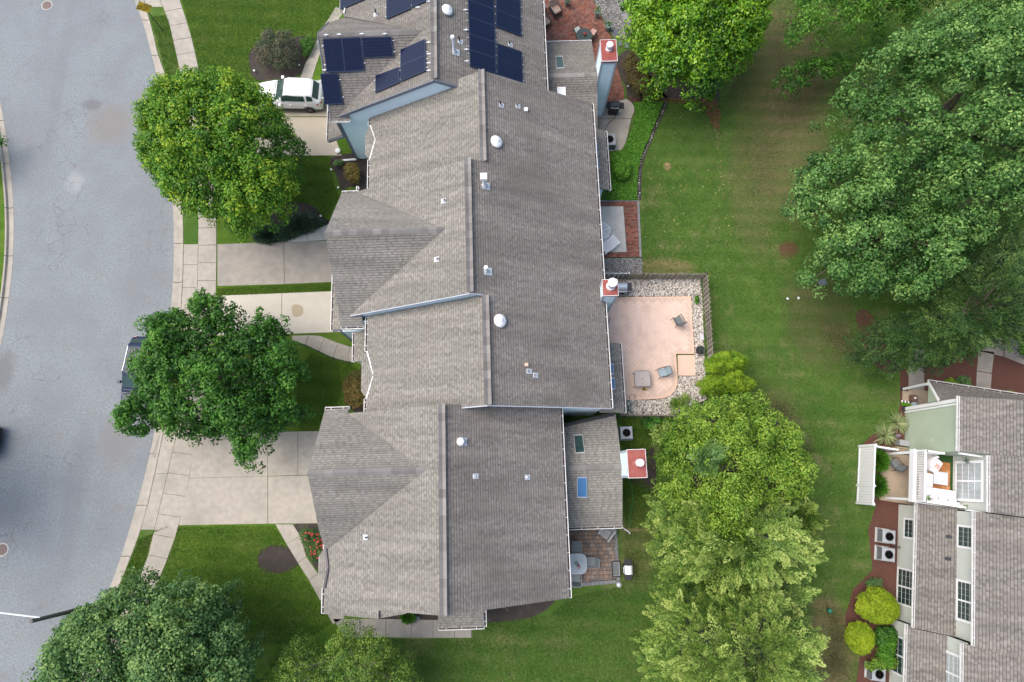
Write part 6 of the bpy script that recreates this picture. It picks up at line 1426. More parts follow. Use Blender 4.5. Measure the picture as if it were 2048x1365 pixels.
# ================================================================ GRILLS
def grill(label, p, rz, lid='steel', w=.62, dep=.52, shelves='black', z=.95):
    t = thing('barbecue_grill', label, 'barbecue grill', p, rz, 'barbecue grills')
    mb = MB().use(M['black']); mb.box(-w/2, w/2, -dep/2 + .04, dep/2 - .04, .12, z - .12); mb.build('cart', None, t, bevel=.01)
    mb = MB().use(M['dark_metal']); mb.box(-w/2 - .02, w/2 + .02, -dep/2, dep/2, z - .12, z); mb.build('firebox', None, t, bevel=.01)
    mb = MB().use(M[lid]); n = 8; rr = dep / 2; pr = [(-rr + .01, z)] + [(-rr * math.cos(math.pi * i / n) * .98, z + .05 + .24 * math.sin(math.pi * i / n)) for i in range(n + 1)] + [(rr - .01, z)]
    for sx in (-w/2, w/2): mb.face([(sx, y, zz) for y, zz in (pr if sx > 0 else pr[::-1])])
    for i in range(len(pr) - 1): mb.face([(-w/2, *pr[i]), (w/2, *pr[i]), (w/2, *pr[i+1]), (-w/2, *pr[i+1])][::-1])
    l = mb.build('lid', None, t); mb = MB().use(M['galv']); mb.bar((-w/2 + .08, -rr - .05, z + .12), (w/2 - .08, -rr - .05, z + .12), .015); 
    for sx in (-1, 1): mb.bar((sx * (w/2 - .08), -rr - .05, z + .12), (sx * (w/2 - .08), -rr + .03, z + .14), .012)
    mb.build('handle', None, l)
    for sx in (-1, 1):
        mb = MB().use(M[shelves]); x0, x1 = sorted((sx * (w/2 + .03), sx * (w/2 + .34))); mb.box(x0, x1, -dep/2 + .03, dep/2 - .03, z - .06, z - .02); mb.build('side_shelf', None, t, bevel=.008)
    mb = MB().use(M[lid] if lid == 'steel' else M['black']); mb.box(-w/2, w/2, -dep/2 - .07, -dep/2 + .0, z - .14, z - .02); k = mb.build('control_panel', None, t)
    for i in range(4):
        mb = MB().use(M['black']); x = -w/2 + w * (i + .5) / 4; mb.bar((x, -dep/2 - .07, z - .08), (x, -dep/2 - .11, z - .08), .025, sides=10); mb.build('knob', None, k)
    for sx in (-1, 1):
        mb = MB().use(M['tyre']); mb.lathe([(.08, -.02), (.08, .02), (0, .02)], (sx * (w/2 - .04), dep/2 - .06, .08), 14, axis=(1, 0, 0)); mb.build('wheel', None, t)
    return t
c = G(1229, 211, 1.0); grill('black barbecue grill on the curved concrete pad next to the tall chimney', (c.x, c.y, .06), R(-2), 'dark_metal')
c = G(1243, 573, 1.1); grill('stainless steel barbecue grill tucked behind the middle chimney', (c.x, c.y, .03), R(1), 'steel', .70, .56)
c = G(1257, 1140, 1.0); grill('dark barbecue grill with a white lid on the lawn beside the paver patio', (c.x, c.y, 0), R(-90), 'white', .48, .48)
# gas bottle tray / mat by the black grill, and the cord
c = G(1228, 225, .05); t = thing('grill_tray', 'grey metal tray with a gas bottle below the black grill', 'tray', (c.x, c.y, .06))
mb = MB().use(M['galv']); mb.box(-.30, .30, -.22, .22, 0, .03); 
for q in ((-.30, -.22, .30, -.20), (-.30, .20, .30, .22), (-.30, -.22, -.28, .22), (.28, -.22, .30, .22)): mb.box(q[0], q[2], q[1], q[3], 0, .10)
mb.build('tray', None, t); mb = MB().use(M['black']); mb.box(-.14, .24, -.16, .16, .03, .40); mb.build('gas_bottle', None, t, bevel=.05)
def cable(name, label, cat, pix, r, m, z=.075, group=None):
    b = G(*pix[0]); t = thing(name, label, cat, (b.x, b.y, 0), 0, group); P = []
    pts = [G(x, y, 0) for x, y in pix]; n = len(pts)
    for i in range(n - 1):
        p0, p1, p2, p3 = pts[max(i-1, 0)], pts[i], pts[i+1], pts[min(i+2, n-1)]
        for j in range(6): s_ = j / 6; P.append(0.5 * ((2*p1) + (-p0+p2)*s_ + (2*p0-5*p1+4*p2-p3)*s_*s_ + (-p0+3*p1-3*p2+p3)*s_**3))
    P.append(pts[-1]); mb = MB()
    for a, c_ in zip(P[:-1], P[1:]): mb.bar((a.x - b.x, a.y - b.y, z), (c_.x - b.x, c_.y - b.y, z), r, r, 6)
    mb.build(name + '_line', m, t); return t
cable('power_cord', 'thin dark cord curling over the concrete pad from the grill', 'cord', [(1230, 222), (1231, 232), (1226, 241), (1218, 248), (1213, 254), (1210, 262)], .018, M['black'])
cable('garden_hose', 'long green garden hose lying in the grass below the southern chimney', 'hose', [(1257, 955), (1262, 970), (1265, 990), (1264, 1010), (1260, 1030), (1259, 1052)], .022, M['hose'], .02)
cable('garden_hose', 'loop of thin dark hose at the lower edge of the pink patio', 'hose', [(1258, 798), (1259, 792), (1264, 790), (1269, 793), (1270, 799)], .014, M['dark_metal'], .14)
cable('downspout', 'loose white bent downspout lying on the grass by the rear extension', 'downspout', [(1246, 1056), (1251, 1060), (1256, 1063), (1260, 1068)], .035, M['white'], .04)
cable('edging_strip', 'thin wire edging strip along the front walk by the brick step', 'edging', [(580, 687), (611, 692), (640, 705), (668, 718), (706, 727)], .02, M['black'], .03)
cable('blue_strap', 'short purple strap on the pink patio beside the lean-to roof', 'strap', [(1215, 648), (1218, 643), (1219, 636)], .02, mat('purple_strap', (.08, .06, .25), .6), .14)

# ================================================================ PATIO FURNITURE (local frames; seats face -y)
def sling_chair(label, p, rz, m='fabric_grey', fr='dark_metal', grp='sling patio chairs', back=.55):
    t = thing('patio_chair', label, 'chair', p, rz, grp)
    mb = MB().use(M[m]); mb.box(-.24, .24, -.24, .22, .40, .425); mb.build('seat', None, t)
    mb = MB().use(M[m]); a = [(-.24, .22, .42), (.24, .22, .42), (.23, .42, .42 + back), (-.23, .42, .42 + back)]; mb.face(a); mb.face([(x, y + .02, z) for x, y, z in a][::-1])
    for i in range(4): j = (i + 1) % 4; mb.face([a[j], a[i], (a[i][0], a[i][1] + .02, a[i][2]), (a[j][0], a[j][1] + .02, a[j][2])])
    mb.build('backrest', None, t)
    for sx in (-1, 1):
        mb = MB().use(M[fr]); mb.bar((sx * .27, -.28, .64), (sx * .29, .24, .66), .022, sides=6); mb.bar((sx * .27, .24, .66), (sx * .25, .42, .97), .018, sides=6); mb.build('armrest', None, t)
        for sy, yy in ((-1, -.27), (1, .26)):
            mb = MB().use(M[fr]); mb.bar((sx * .28, yy + sy * .03, 0), (sx * .265, yy, .64), .018, sides=6); mb.build('leg', None, t)
    mb = MB().use(M[fr]); mb.bar((-.26, -.24, .40), (.26, -.24, .40), .018, sides=6); mb.bar((-.26, .22, .41), (.26, .22, .41), .018, sides=6); mb.bar((-.25, .42, .42 + back), (.25, .42, .42 + back), .018, sides=6); mb.build('frame', None, t)
    return t
def place(px, py, zz, zbase): c = G(px, py, zz); return (c.x, c.y, zbase)
ch = sling_chair('dark grey sling chair standing alone near the fence on the pink patio', place(1356, 642, .45, .12), R(205), 'fabric_grey')
sling_chair('sling chair with a pale blue cushion right of the glass table on the pink patio', place(1325, 746, .45, .12), R(-75), 'cushion_blue')
def sq_table(name, label, p, rz, s=.95, z=.72, top='table_glass_pink', fr='dark_metal', rnd_=.12):
    t = thing(name, label, 'table', p, rz); q = s / 2
    P = []
    for (cx, cy, a0) in ((q - rnd_, q - rnd_, 0), (-q + rnd_, q - rnd_, 90), (-q + rnd_, -q + rnd_, 180), (q - rnd_, -q + rnd_, 270)):
        for k in range(5): a_ = R(a0 + k * 22.5); P.append((cx + rnd_ * math.cos(a_), cy + rnd_ * math.sin(a_)))
    mb = MB().use(M[top]); mb.prism(P, z - .02, z); mb.build('tabletop', None, t)
    mb = MB().use(M[fr]); 
    for a_, b_ in zip(P, P[1:] + P[:1]): mb.bar((*a_, z - .012), (*b_, z - .012), .018, sides=6)
    mb.build('rim', None, t)
    for sx in (-1, 1):
        for sy in (-1, 1):
            mb = MB().use(M[fr]); mb.bar((sx * q * .95, sy * q * .95, 0), (sx * q * .62, sy * q * .62, z - .03), .018, sides=6); mb.build('leg', None, t)
    mb = MB().use(M['black']); mb.lathe([(.035, z), (.035, z + .012), (0, z + .012)], sides=12); mb.build('umbrella_hole', None, t)
    return t
sq_table('patio_table', 'square frosted glass table with rounded corners on the pink patio', place(1285, 758, .84, .12), R(1), .98)
c = place(1289, 779, .2, .12); t = thing('toy', 'small green and red toy on the pink patio against the glass table', 'toy', c, R(-8)); mb = MB().use(M['terracotta']); mb.box(-.13, .13, -.07, .07, .02, .12); mb.build('toy_body', None, t, bevel=.02)
mb = MB().use(M['cover']); mb.box(-.10, .02, -.05, .05, .12, .20); mb.use(M['sign_yellow']); mb.box(.04, .10, -.06, .06, .12, .17); mb.build('toy_top', None, t)
# slat chaise and hexagon table on the brick bordered patio
t = thing('chaise_lounge', 'white slatted resin lounge chair partly under the gutter, on the bordered patio', 'lounge chair', place(1222, 487, .35, .065), R(38))
for sy in (-1, 1):
    mb = MB().use(M['white']); mb.box(-.80, .52, sy * .33 - .035, sy * .33 + .035, .30, .36); mb.build('side_rail', None, t, bevel=.01)
    for xx in (-.65, .40):
        mb = MB().use(M['white']); mb.box(xx - .04, xx + .04, sy * .33 - .03, sy * .33 + .03, 0, .30); mb.build('leg', None, t)
    mb = MB().use(M['white']); mb.bar((-.45, sy * .40, .52), (.05, sy * .40, .52), .03, sides=6); mb.bar((-.4, sy * .40, .52), (-.4, sy * .36, .33), .025, sides=6); mb.build('armrest', None, t)
for i in range(11):
    mb = MB().use(M['white']); x = -.72 + i * .112; mb.box(x, x + .085, -.30, .30, .355, .375); mb.build('slat', None, t)
t = thing('patio_table', 'hexagonal white-framed glass table half hidden by the eave on the bordered patio', 'table', place(1203, 462, .7, .065), R(20))
P = [(.62 * math.cos(R(60 * i)), .62 * math.sin(R(60 * i))) for i in range(6)]; mb = MB().use(M['table_glass']); mb.prism(P, .60, .62); mb.build('tabletop', None, t)
mb = MB().use(M['white'])
for i in range(6): mb.beam((*P[i], .63), (*P[(i+1) % 6], .63), .04, .03); mb.beam((0, 0, .63), (*P[i], .63), .03, .02)
mb.build('rim', None, t)
for i in range(3): mb = MB().use(M['white']); mb.bar((P[2*i][0] * .9, P[2*i][1] * .9, 0), (P[2*i][0] * .7, P[2*i][1] * .7, .6), .02, sides=6); mb.build('leg', None, t)
# paver patio set
tb = sq_table('patio_table', 'pale rounded dining table with a red flower decoration on the paver patio', place(1154, 1128, .72, .062), R(0), 1.12, .72, 'table_glass', 'galv', .34)
t = thing('table_flowers', 'bright red flower decoration lying on the pale dining table', 'flowers', place(1155, 1131, .78, .785)); rs = random.Random(4)
mb = MB().use(M['red'])
for i in range(26): a_ = rs.uniform(0, 6.28); r_ = rs.uniform(0, .14); x = r_ * math.cos(a_) * .7 + .05; y = r_ * math.sin(a_) * 1.2 - .05; mb.bar((x, y, .0), (x + rs.uniform(-.06, .06), y + rs.uniform(-.06, .06), rs.uniform(.04, .12)), .022, .004, 5)
mb.build('petals', None, t); mb = MB().use(M['pot_green']); mb.lathe([(.10, 0), (.12, .03), (.05, .05)], (-.08, .12, 0), 12); mb.build('dish', None, t)
s1 = sling_chair('blue-grey sling chair above the pale dining table', place(1153, 1097, .45, .062), R(2), 'fabric_blue', 'resin_grey')
dup(s1, place(1182, 1125, .45, .062), R(-92), 'blue-grey sling chair to the right of the pale dining table'); dup(s1, place(1152, 1156, .45, .062), R(178), 'blue-grey sling chair below the pale dining table')
# adirondack chair
t = thing('adirondack_chair', 'grey slatted garden chair tucked under the extension gutter', 'chair', place(1212, 1066, .4, .062), R(-38))
for i in range(5): mb = MB().use(M['resin_grey']); mb.box(-.27, .27, -.30 + i * .11, -.21 + i * .11, .36 - i * .02, .38 - i * .02); mb.build('seat_slat', None, t)
for i in range(5):
    mb = MB().use(M['resin_grey']); x = -.24 + i * .105; a = [(x, .26, .28), (x + .09, .26, .28), (x + .09, .55, .95 - abs(i - 2) * .04), (x, .55, .95 - abs(i - 2) * .04)]; mb.face(a); mb.face([(p[0], p[1] + .02, p[2] - .01) for p in a][::-1]); mb.build('back_slat', None, t)
for sx in (-1, 1):
    mb = MB().use(M['resin_grey']); mb.box(sx * .36 - .07, sx * .36 + .07, -.34, .42, .55, .575); mb.build('armrest', None, t, bevel=.008)
    mb = MB().use(M['resin_grey']); mb.box(sx * .33 - .02, sx * .33 + .02, -.34, -.26, 0, .55); mb.box(sx * .33 - .02, sx * .33 + .02, .26, .34, 0, .55); mb.build('leg', None, t)
t = thing('drain_tray', 'dark framed rectangular mesh tray on the paver patio', 'tray', place(1232, 1138, .05, .062), R(1))
mb = MB().use(M['black']); 
for q in ((-.26, .26, -.45, -.39), (-.26, .26, .39, .45), (-.26, -.20, -.39, .39), (.20, .26, -.39, .39)): mb.box(*q, 0, .10)
mb.build('tray_frame', None, t); mb = MB().use(M['fabric_grey']); mb.box(-.20, .20, -.39, .39, .02, .05); mb.build('mesh', None, t); mb = MB().use(M['galv'])
for q in ((-.20, .20, -.39, -.375), (-.20, .20, .375, .39), (-.20, -.185, -.375, .375), (.185, .20, -.375, .375)): mb.box(*q, .05, .07)
mb.build('tray_rim', None, t)
t = thing('torch_stand', 'round grey lamp head on a short pole at the corner of the paver patio', 'garden lamp', place(1238, 1170, .5, 0)); mb = MB().use(M['resin_grey']); mb.bar((-.25, .22, 0), (0, 0, .5), .02, sides=8); mb.build('stem', None, t)
mb = MB().use(M['galv']); mb.lathe([(.08, .46), (.15, .50), (.15, .54), (.05, .58), (0, .585)], sides=18); mb.build('lamp_head', None, t, smooth=True)
# top brick patio set
def lounge(label, p, rz, m='floral'):
    t = thing('patio_armchair', label, 'armchair', p, rz, 'floral armchairs'); 
    mb = MB().use(M[m]); mb.box(-.28, .28, -.32, .30, .36, .50); mb.build('seat_cushion', None, t, bevel=.05)
    mb = MB().use(M[m]); a = [(-.28, .22, .48), (.28, .22, .48), (.28, .44, 1.0), (-.28, .44, 1.0)]; mb.face(a); mb.face([(x, y + .12, z - .05) for x, y, z in a][::-1])
    for i in range(4): j = (i + 1) % 4; mb.face([a[j], a[i], (a[i][0], a[i][1] + .12, a[i][2] - .05), (a[j][0], a[j][1] + .12, a[j][2] - .05)])
    mb.build('back_cushion', None, t, bevel=.03)
    mb = MB().use(M['green_table']); mb.box(-.32, .32, -.34, .42, .28, .35); mb.build('frame', None, t)
    for sx in (-1, 1):
        mb = MB().use(M['green_table']); mb.box(sx * .34 - .03, sx * .34 + .03, -.34, .36, .58, .62); mb.build('armrest', None, t)
        for y in (-.32, .38): mb = MB().use(M['green_table']); mb.box(sx * .32 - .02, sx * .32 + .02, y - .02, y + .02, 0, .58); mb.build('leg', None, t)
    return t
l1 = lounge('armchair with floral cushions nearer the top edge of the brick patio', place(1112, 17, .6, .055), R(32)); dup(l1, place(1090, 41, .6, .055), R(35), 'armchair with floral cushions half hidden by the eave of the top house')
c = place(1168, 72, .7, .055); t = thing('patio_table', 'round dark green metal table with red flowers on the brick patio', 'table', c)
mb = MB().use(M['green_table']); mb.lathe([(.02, .68), (.56, .68), (.56, .71), (0, .712)], sides=28); mb.build('tabletop', None, t); mb = MB().use(M['green_table']); mb.lathe([(.28, 0), (.26, .03), (.04, .06), (.04, .68)], sides=14); mb.build('pedestal', None, t)
c2 = G(1170, 70, .8); t = thing('flower_pot', 'small pot of red flowers on the round green table', 'flower pot', (c2.x, c2.y, .765)); mb = MB().use(M['terracotta']); mb.lathe([(.06, 0), (.09, .12), (.09, .13), (0, .12)], sides=14); mb.build('pot', None, t)
mb = MB().use(M['red']); rs = random.Random(9)
for i in range(24): a_ = rs.uniform(0, 6.28); r_ = rs.uniform(0, .17); mb.lathe([(0, .0), (.03, .02), (.02, .045), (0, .05)], (r_ * math.cos(a_), r_ * math.sin(a_), .12 + rs.uniform(0, .08)), 6)
mb.build('blooms', None, t); 
def metal_chair(label, p, rz, cush):
    t = thing('patio_chair', label, 'chair', p, rz, 'green metal chairs round the table'); mb = MB().use(M['green_table']); mb.box(-.24, .24, -.24, .24, .40, .43); mb.build('seat', None, t)
    mb = MB().use(M['green_table']); mb.bar((-.24, .24, .42), (-.22, .32, .9), .015, sides=6); mb.bar((.24, .24, .42), (.22, .32, .9), .015, sides=6); mb.bar((-.22, .32, .9), (.22, .32, .9), .015, sides=6)
    for i in range(4): mb.bar((-.15 + i * .1, .25, .43), (-.14 + i * .095, .31, .89), .008, sides=5)
    mb.build('backrest', None, t)
    for sx in (-1, 1):
        for sy in (-1, 1): mb = MB().use(M['green_table']); mb.bar((sx * .24, sy * .24, 0), (sx * .22, sy * .22, .4), .014, sides=6); mb.build('leg', None, t)
    return t
def cushion(label, p, rz, m, s=.40): 
    mb = MB().use(M[m]); mb.box(-s/2, s/2, -s/2, s/2, 0, .11); o = mb.build('cushion', None, None, bevel=.045); o.location = p; o.rotation_euler = (R(24), 0, rz); tag(o, label, 'cushion'); return o
metal_chair('green metal chair left of the round table on the brick patio', place(1155, 64, .4, .055), R(32), 0); cushion('pale teal cushion on the left metal chair', place(1155, 60, .55, .50), R(32), 'teal_pillow')
metal_chair('green metal chair right of the round table on the brick patio', place(1185, 68, .4, .055), R(-38), 0); cushion('red patterned cushion on the right metal chair', place(1187, 64, .55, .50), R(-35), 'pattern_red')
t = thing('side_table', 'small grey square side table between the floral armchairs', 'table', place(1086, 12, .5, .055), R(20)); mb = MB().use(M['flagstone']); mb.box(-.22, .22, -.22, .22, .42, .46); mb.build('tabletop', None, t)
for sx in (-1, 1):
    for sy in (-1, 1): mb = MB().use(M['green_table']); mb.box(sx * .18 - .015, sx * .18 + .015, sy * .18 - .015, sy * .18 + .015, 0, .42); mb.build('leg', None, t)
# deck furniture above the right patio
def onB(a, b, z): return tuple(fromB(a, b, z))
mb = MB().use(M['turf']); mb.box(-.43, .43, -1.40, 1.40, 0, .02); o = mb.build('turf_mat', None, None); o.location = onB(24.47, 3.5, 2.785); o.rotation_euler = (0, 0, BH); tag(o, 'dark green artificial turf mat covering the upper deck', 'mat')
t = thing('deck_tiles', 'orange wooden deck tiles laid on the turf of the upper deck', 'deck tiles', onB(24.1, 3.6, 2.81), BH)
for i in range(5):
    for j in range(8):
        mb = MB(); mb.box(-.62 + i * .25, -.62 + i * .25 + .24, -.86 + j * .22, -.86 + j * .22 + .21, 0, .025, tone=random.random()); mb.build('tile', M['orange_deck'], t)
t = thing('outdoor_sofa', 'white corner sofa with pink pattern along the deck railing', 'sofa', onB(24.0, 2.55, 2.785), BH)
mb = MB().use(M['pattern_white']); mb.box(-.85, .85, -.30, .38, .12, .42); mb.build('seat', None, t, bevel=.06); mb = MB().use(M['pattern_white']); mb.box(-.85, .85, -.42, -.24, .2, .75); mb.build('backrest', None, t, bevel=.06)
mb = MB().use(M['pattern_white']); mb.box(-1.05, -.45, .39, 1.15, .12, .42); mb.build('seat', None, t, bevel=.06); mb = MB().use(M['pattern_white']); mb.box(-1.16, -1.0, -.3, 1.15, .2, .75); mb.build('backrest', None, t, bevel=.06)
for k in range(3): mb = MB().use(M['pattern_white']); mb.box(-.75 + k * .52, -.35 + k * .52, -.24, -.05, .42, .72); mb.build('cushion', None, t, bevel=.06)
t = thing('outdoor_armchair', 'round-backed white and pink armchair on the upper deck', 'armchair', onB(23.62, 4.22, 2.785), BH + R(-30))
mb = MB().use(M['pattern_white']); mb.prism([(.35, -.36), (.35, .36), (0, .42), (-.25, .36), (-.36, .2), (-.40, 0), (-.36, -.2), (-.25, -.36), (0, -.42)], .1, .42); mb.build('seat', None, t, bevel=.05)
mb = MB().use(M['pattern_white']); mb.prism([(-.25, .40), (-.38, .26), (-.46, 0), (-.38, -.26), (-.25, -.40), (-.18, -.34), (-.30, -.2), (-.34, 0), (-.30, .2), (-.18, .34)], .3, .78); mb.build('backrest', None, t, bevel=.03)
mb = MB().use(M['pattern_red']); mb.box(.02, .26, -.12, .14, .42, .47); mb.build('cushion', None, t, bevel=.02)
t = thing('coffee_table', 'grey square coffee table in the middle of the upper deck', 'table', onB(23.98, 3.52, 2.835), BH); mb = MB().use(M['galv']); mb.box(-.40, .40, -.36, .36, .30, .35); mb.build('tabletop', None, t, bevel=.01)
for sx in (-1, 1):
    for sy in (-1, 1): mb = MB().use(M['galv']); mb.box(sx * .36 - .02, sx * .36 + .02, sy * .32 - .02, sy * .32 + .02, 0, .30); mb.build('leg', None, t)
t = thing('ornament', 'small white ornament on the grey coffee table', 'ornament', onB(24.02, 3.50, 3.19), BH); mb = MB().use(M['white']); mb.lathe([(.05, 0), (.07, .04), (.02, .08), (0, .10)], sides=10); mb.build('figure', None, t)
s5 = sling_chair('dark grey folding chair in the shade on the ground patio under the deck', onB(22.72 - .35, 4.3, .08), BH + R(-135), 'fabric_grey'); s5.location = (*fromB(22.95, 4.2, 0).xy, .08)
# porch things
t = thing('flower_bench', 'small brown pot stand with a white ornament on the porch of the green house', 'stand', onB(24.05, 8.45, .10), BH); mb = MB().use(mat('brown_wood', (.16, .09, .06), .6, var=.2)); mb.box(-.15, .15, -.2, .2, 0, .4); mb.build('stand', None, t, bevel=.01); mb = MB().use(M['white']); mb.lathe([(.06, .4), (.07, .46), (0, .5)], sides=10); mb.build('ornament', None, t)
t = thing('doormat', 'black and white checked mat with a leafy pattern on the porch', 'doormat', onB(23.75, 8.10, .102), BH); mb = MB()
for i in range(6): mb.use(M['black'] if i % 2 else M['white']); mb.box(-.3 + i * .1, -.2 + i * .1, .05, .17, 0, .015)
mb.use(M['magnolia']); mb.box(-.3, .3, -.18, .045, 0, .012); mb.build('mat', None, t)
t = thing('watering_can', 'pale blue rounded cushion pouf on the porch of the green house', 'pouf', onB(24.22, 8.10, .102), BH); mb = MB().use(M['cushion_blue']); mb.lathe([(.14, 0), (.19, .08), (.18, .2), (.08, .26), (0, .27)], sides=16); mb.build('pouf', None, t, smooth=True)
# stacked chairs and box beside the green wall
t = thing('storage_box', 'blue-grey storage box against the green wall beside the yuccas', 'box', onB(23.45, 5.55, .012), BH); mb = MB().use(M['fabric_blue']); mb.box(-.28, .28, -.16, .16, 0, .55); mb.build('box', None, t, bevel=.02); mb = MB().use(M['resin_grey']); mb.box(-.30, .30, -.18, .18, .55, .60); mb.build('lid', None, t, bevel=.01)
t = thing('wooden_bench', 'small tan wooden bench beside the storage box', 'bench', onB(23.4, 5.15, .012), BH)
for k in range(3): mb = MB().use(mat('tan_wood', (.40, .32, .22), .6, var=.2)); mb.box(-.32, .32, -.15 + k * .11, -.06 + k * .11, .42, .45); mb.build('slat', None, t)
for sx in (-1, 1): mb = MB().use(MATS['tan_wood']); mb.box(sx * .28 - .03, sx * .28 + .03, -.14, .16, 0, .42); mb.build('leg', None, t)
t = thing('wind_spinner', 'small pink and blue garden ornament at the foot of the green wall', 'garden ornament', onB(23.3, 6.0, .012), BH); mb = MB().use(mat('mauve', (.35, .25, .42), .6)); mb.lathe([(.10, .0), (.12, .1), (.05, .3), (0, .32)], sides=12); mb.build('ornament', None, t)
# pots
def pot(label, p, r=.2, hh=.35, m='pot_green', pm='maple', n=60, ph=.35, name='potted_plant'):
    t = thing(name, label, 'potted plant', p, 0, None); mb = MB().use(M[m]); mb.lathe([(r * .7, 0), (r, hh), (r * 1.08, hh + .01), (r * 1.05, hh + .04), (r * .9, hh + .03), (r * .88, hh - .04), (0, hh - .04)], sides=20); mb.build('pot', None, t)
    rs = np.random.RandomState(int(abs(p[0] * 100)) % 999); V = []; F = []
    for i in range(n):
        a_ = rs.uniform(0, 6.28); rr = rs.uniform(0, r * 1.3); z = hh + rs.uniform(0, ph); c = np.array([rr * math.cos(a_), rr * math.sin(a_), z]); u = rs.normal(size=3); u /= np.linalg.norm(u); v = np.cross(u, rs.normal(size=3)); v /= np.linalg.norm(v); L_ = rs.uniform(.08, .16); V += [c, c + u * L_ * .5 + v * L_ * .25, c + u * L_, c + u * L_ * .5 - v * L_ * .25]; F.append([4*i, 4*i+1, 4*i+2, 4*i+3])
    raw_mesh('foliage', np.array(V), np.array(F), [M[pm]], t, rs.uniform(0, 1, n)); return t
pot('tall leafy plant in a grey-green pot at the north edge of the brick patio', place(1194, 30, .3, .05), .19, .5, ph=.5)
pot('dark leafy plant in a grey-green pot at the east edge of the brick patio', place(1216, 55, .3, .05), .24, .45, ph=.3)
pot('plant in a grey-green pot beside the floral armchairs', place(1134, 6, .3, .05), .19, .5, ph=.3)
pot('terracotta pot with a green plant between the fence and the ground patio', onB(21.75, 3.45, .012), .26, .3, 'terracotta', 'maple', 80, .15)
pot('black planter with dark foliage in the pebbles near the fence corner', place(1399, 702, .2, .03), .26, .35, 'black', 'juniper', 30, .1)
pot('small grey planter hanging by the deck window with green leaves', onB(24.75, 4.62, 3.9), .12, .15, 'galv', 'juniper', 40, .2)
pot('tiny round green plant on the deck railing corner nearest the sofa', onB(22.95, 2.25, 2.8), .11, .9, 'white', 'spruce', 40, .12)
pot('round green plant at the outer end of the deck railing', onB(24.95, 2.12, 2.8), .11, .9, 'white', 'spruce', 40, .12)
p = place(1404, 674, .1, .03); t = thing('meter_box', 'small pale rectangular box lying in the pebbles by the fence', 'box', p, R(5)); mb = MB().use(mat('lilac_box', (.55, .53, .58), .6)); mb.box(-.11, .11, -.22, .22, 0, .12); mb.build('box', None, t, bevel=.02)
# netting
t = thing('garden_netting', 'crumpled teal netting on the pebbles below the pink patio', 'netting', place(1256, 815, .05, .03)); rs = random.Random(2); mb = MB().use(M['teal'])
for i in range(60):
    a = Vector((rs.uniform(-.22, .22), rs.uniform(-.38, .38), rs.uniform(.02, .15))); b = a + Vector((rs.uniform(-.2, .2), rs.uniform(-.2, .2), rs.uniform(-.03, .06))); mb.bar(a, b, .008, sides=4, cap=False)
mb.build('net', None, t)
# landscape lights
def path_light(label, px, py, grp, wh=True):
    c = G(px, py, .25); t = thing('path_light', label, 'path light', (c.x, c.y, 0), 0, grp); mb = MB().use(M['black']); mb.bar((0, 0, 0), (0, 0, .22), .012, sides=6); mb.build('stem', None, t)
    mb = MB().use(M['white'] if wh else M['black']); mb.lathe([(.075, .21), (.07, .24), (.02, .27), (0, .275)] if wh else [(.05, .2), (.045, .26), (0, .28)], sides=14); mb.build('lamp_head', None, t)
for i, (x, y, l) in enumerate(((662, 339, 'white path light at the top of the mulch bed below the solar-panel house'), (676, 375, 'white path light in the mulch above the garage roof corner'), (641, 432, 'white path light at the tip of the juniper bed'), (626, 453, 'small light on the lower edge of the juniper bed'), (508, 141, 'white path light at the left of the brown-green shrub bed'), (598, 130, 'white path light at the right of the brown-green shrub bed'), (630, 910, 'white light at the corner of the southern driveway'), (1256, 172, 'small round light by the brick path under the magnolia'))): path_light(l, x, y, 'small lights in the beds')
for i, (x, y) in enumerate(((611, 691), (637, 703), (666, 716), (695, 725))): path_light(['first black path light from the driveway along the front walk', 'second black path light from the driveway along the front walk', 'third black path light from the driveway along the front walk', 'black path light nearest the brick step on the front walk'][i], x, y, 'black lights along the front walk', False)
c = G(1662, 1223, .3); t = thing('utility_marker', 'small green round utility cap in the lawn', 'marker', (c.x, c.y, 0)); mb = MB().use(mat('teal_cap', (.03, .22, .14), .4)); mb.lathe([(.13, 0), (.13, .2), (.10, .28), (0, .31)], sides=16); mb.build('cap', None, t, smooth=True)
c = G(1646, 565, 1.2); t = thing('bird_house', 'slate-topped box on a black post under the big maple', 'bird house', (c.x, c.y, 0), R(20)); mb = MB().use(M['black']); mb.bar((0, 0, 0), (0, 0, 1.0), .04, sides=8); mb.build('post', None, t); mb = MB().use(M['blue_stone']); mb.box(-.20, .20, -.20, .20, 1.0, 1.25); mb.build('box', None, t, bevel=.01)
for x, y, l in ((1575, 598, 'white scrap lying on the grass left of the bird house'), (1597, 597, 'small pale scrap on the grass nearer the bird house')):
    c = G(x, y, 0); t = thing('litter', l, 'litter', (c.x, c.y, 0.004), R(x)); mb = MB().use(M['white']); mb.prism([(-.08, -.06), (.07, -.08), (.09, .03), (-.03, .08)], 0, .03); mb.build('scrap', None, t)
c = G(1012, 1217, 0); t = thing('wooden_stick', 'thin tan stick leaning in the dark mulch at the south wall', 'stick', (c.x, c.y, 0)); mb = MB(); mb.bar((-.2, .25, .25), (.15, -.15, .03), .018, sides=6); mb.build('stick', M['bark_pale'], t)
c = G(836, 1237, 0); t = thing('garden_stone', 'pale round stone in the mulch by the side walk', 'stone', (c.x, c.y, 0)); mb = MB(); mb.lathe([(.12, 0), (.11, .08), (0, .12)], sides=10); mb.build('stone', M['flagstone'], t)
t = thing('downspout_pipe', 'white downspout elbow lying on the mulch below the solar-panel house', 'downspout', tuple(G(697, 322, 0)), R(3)); mb = MB(); mb.beam((-.45, 0, .08), (.55, .04, .08), .12, .08); mb.build('pipe', M['white'], t)
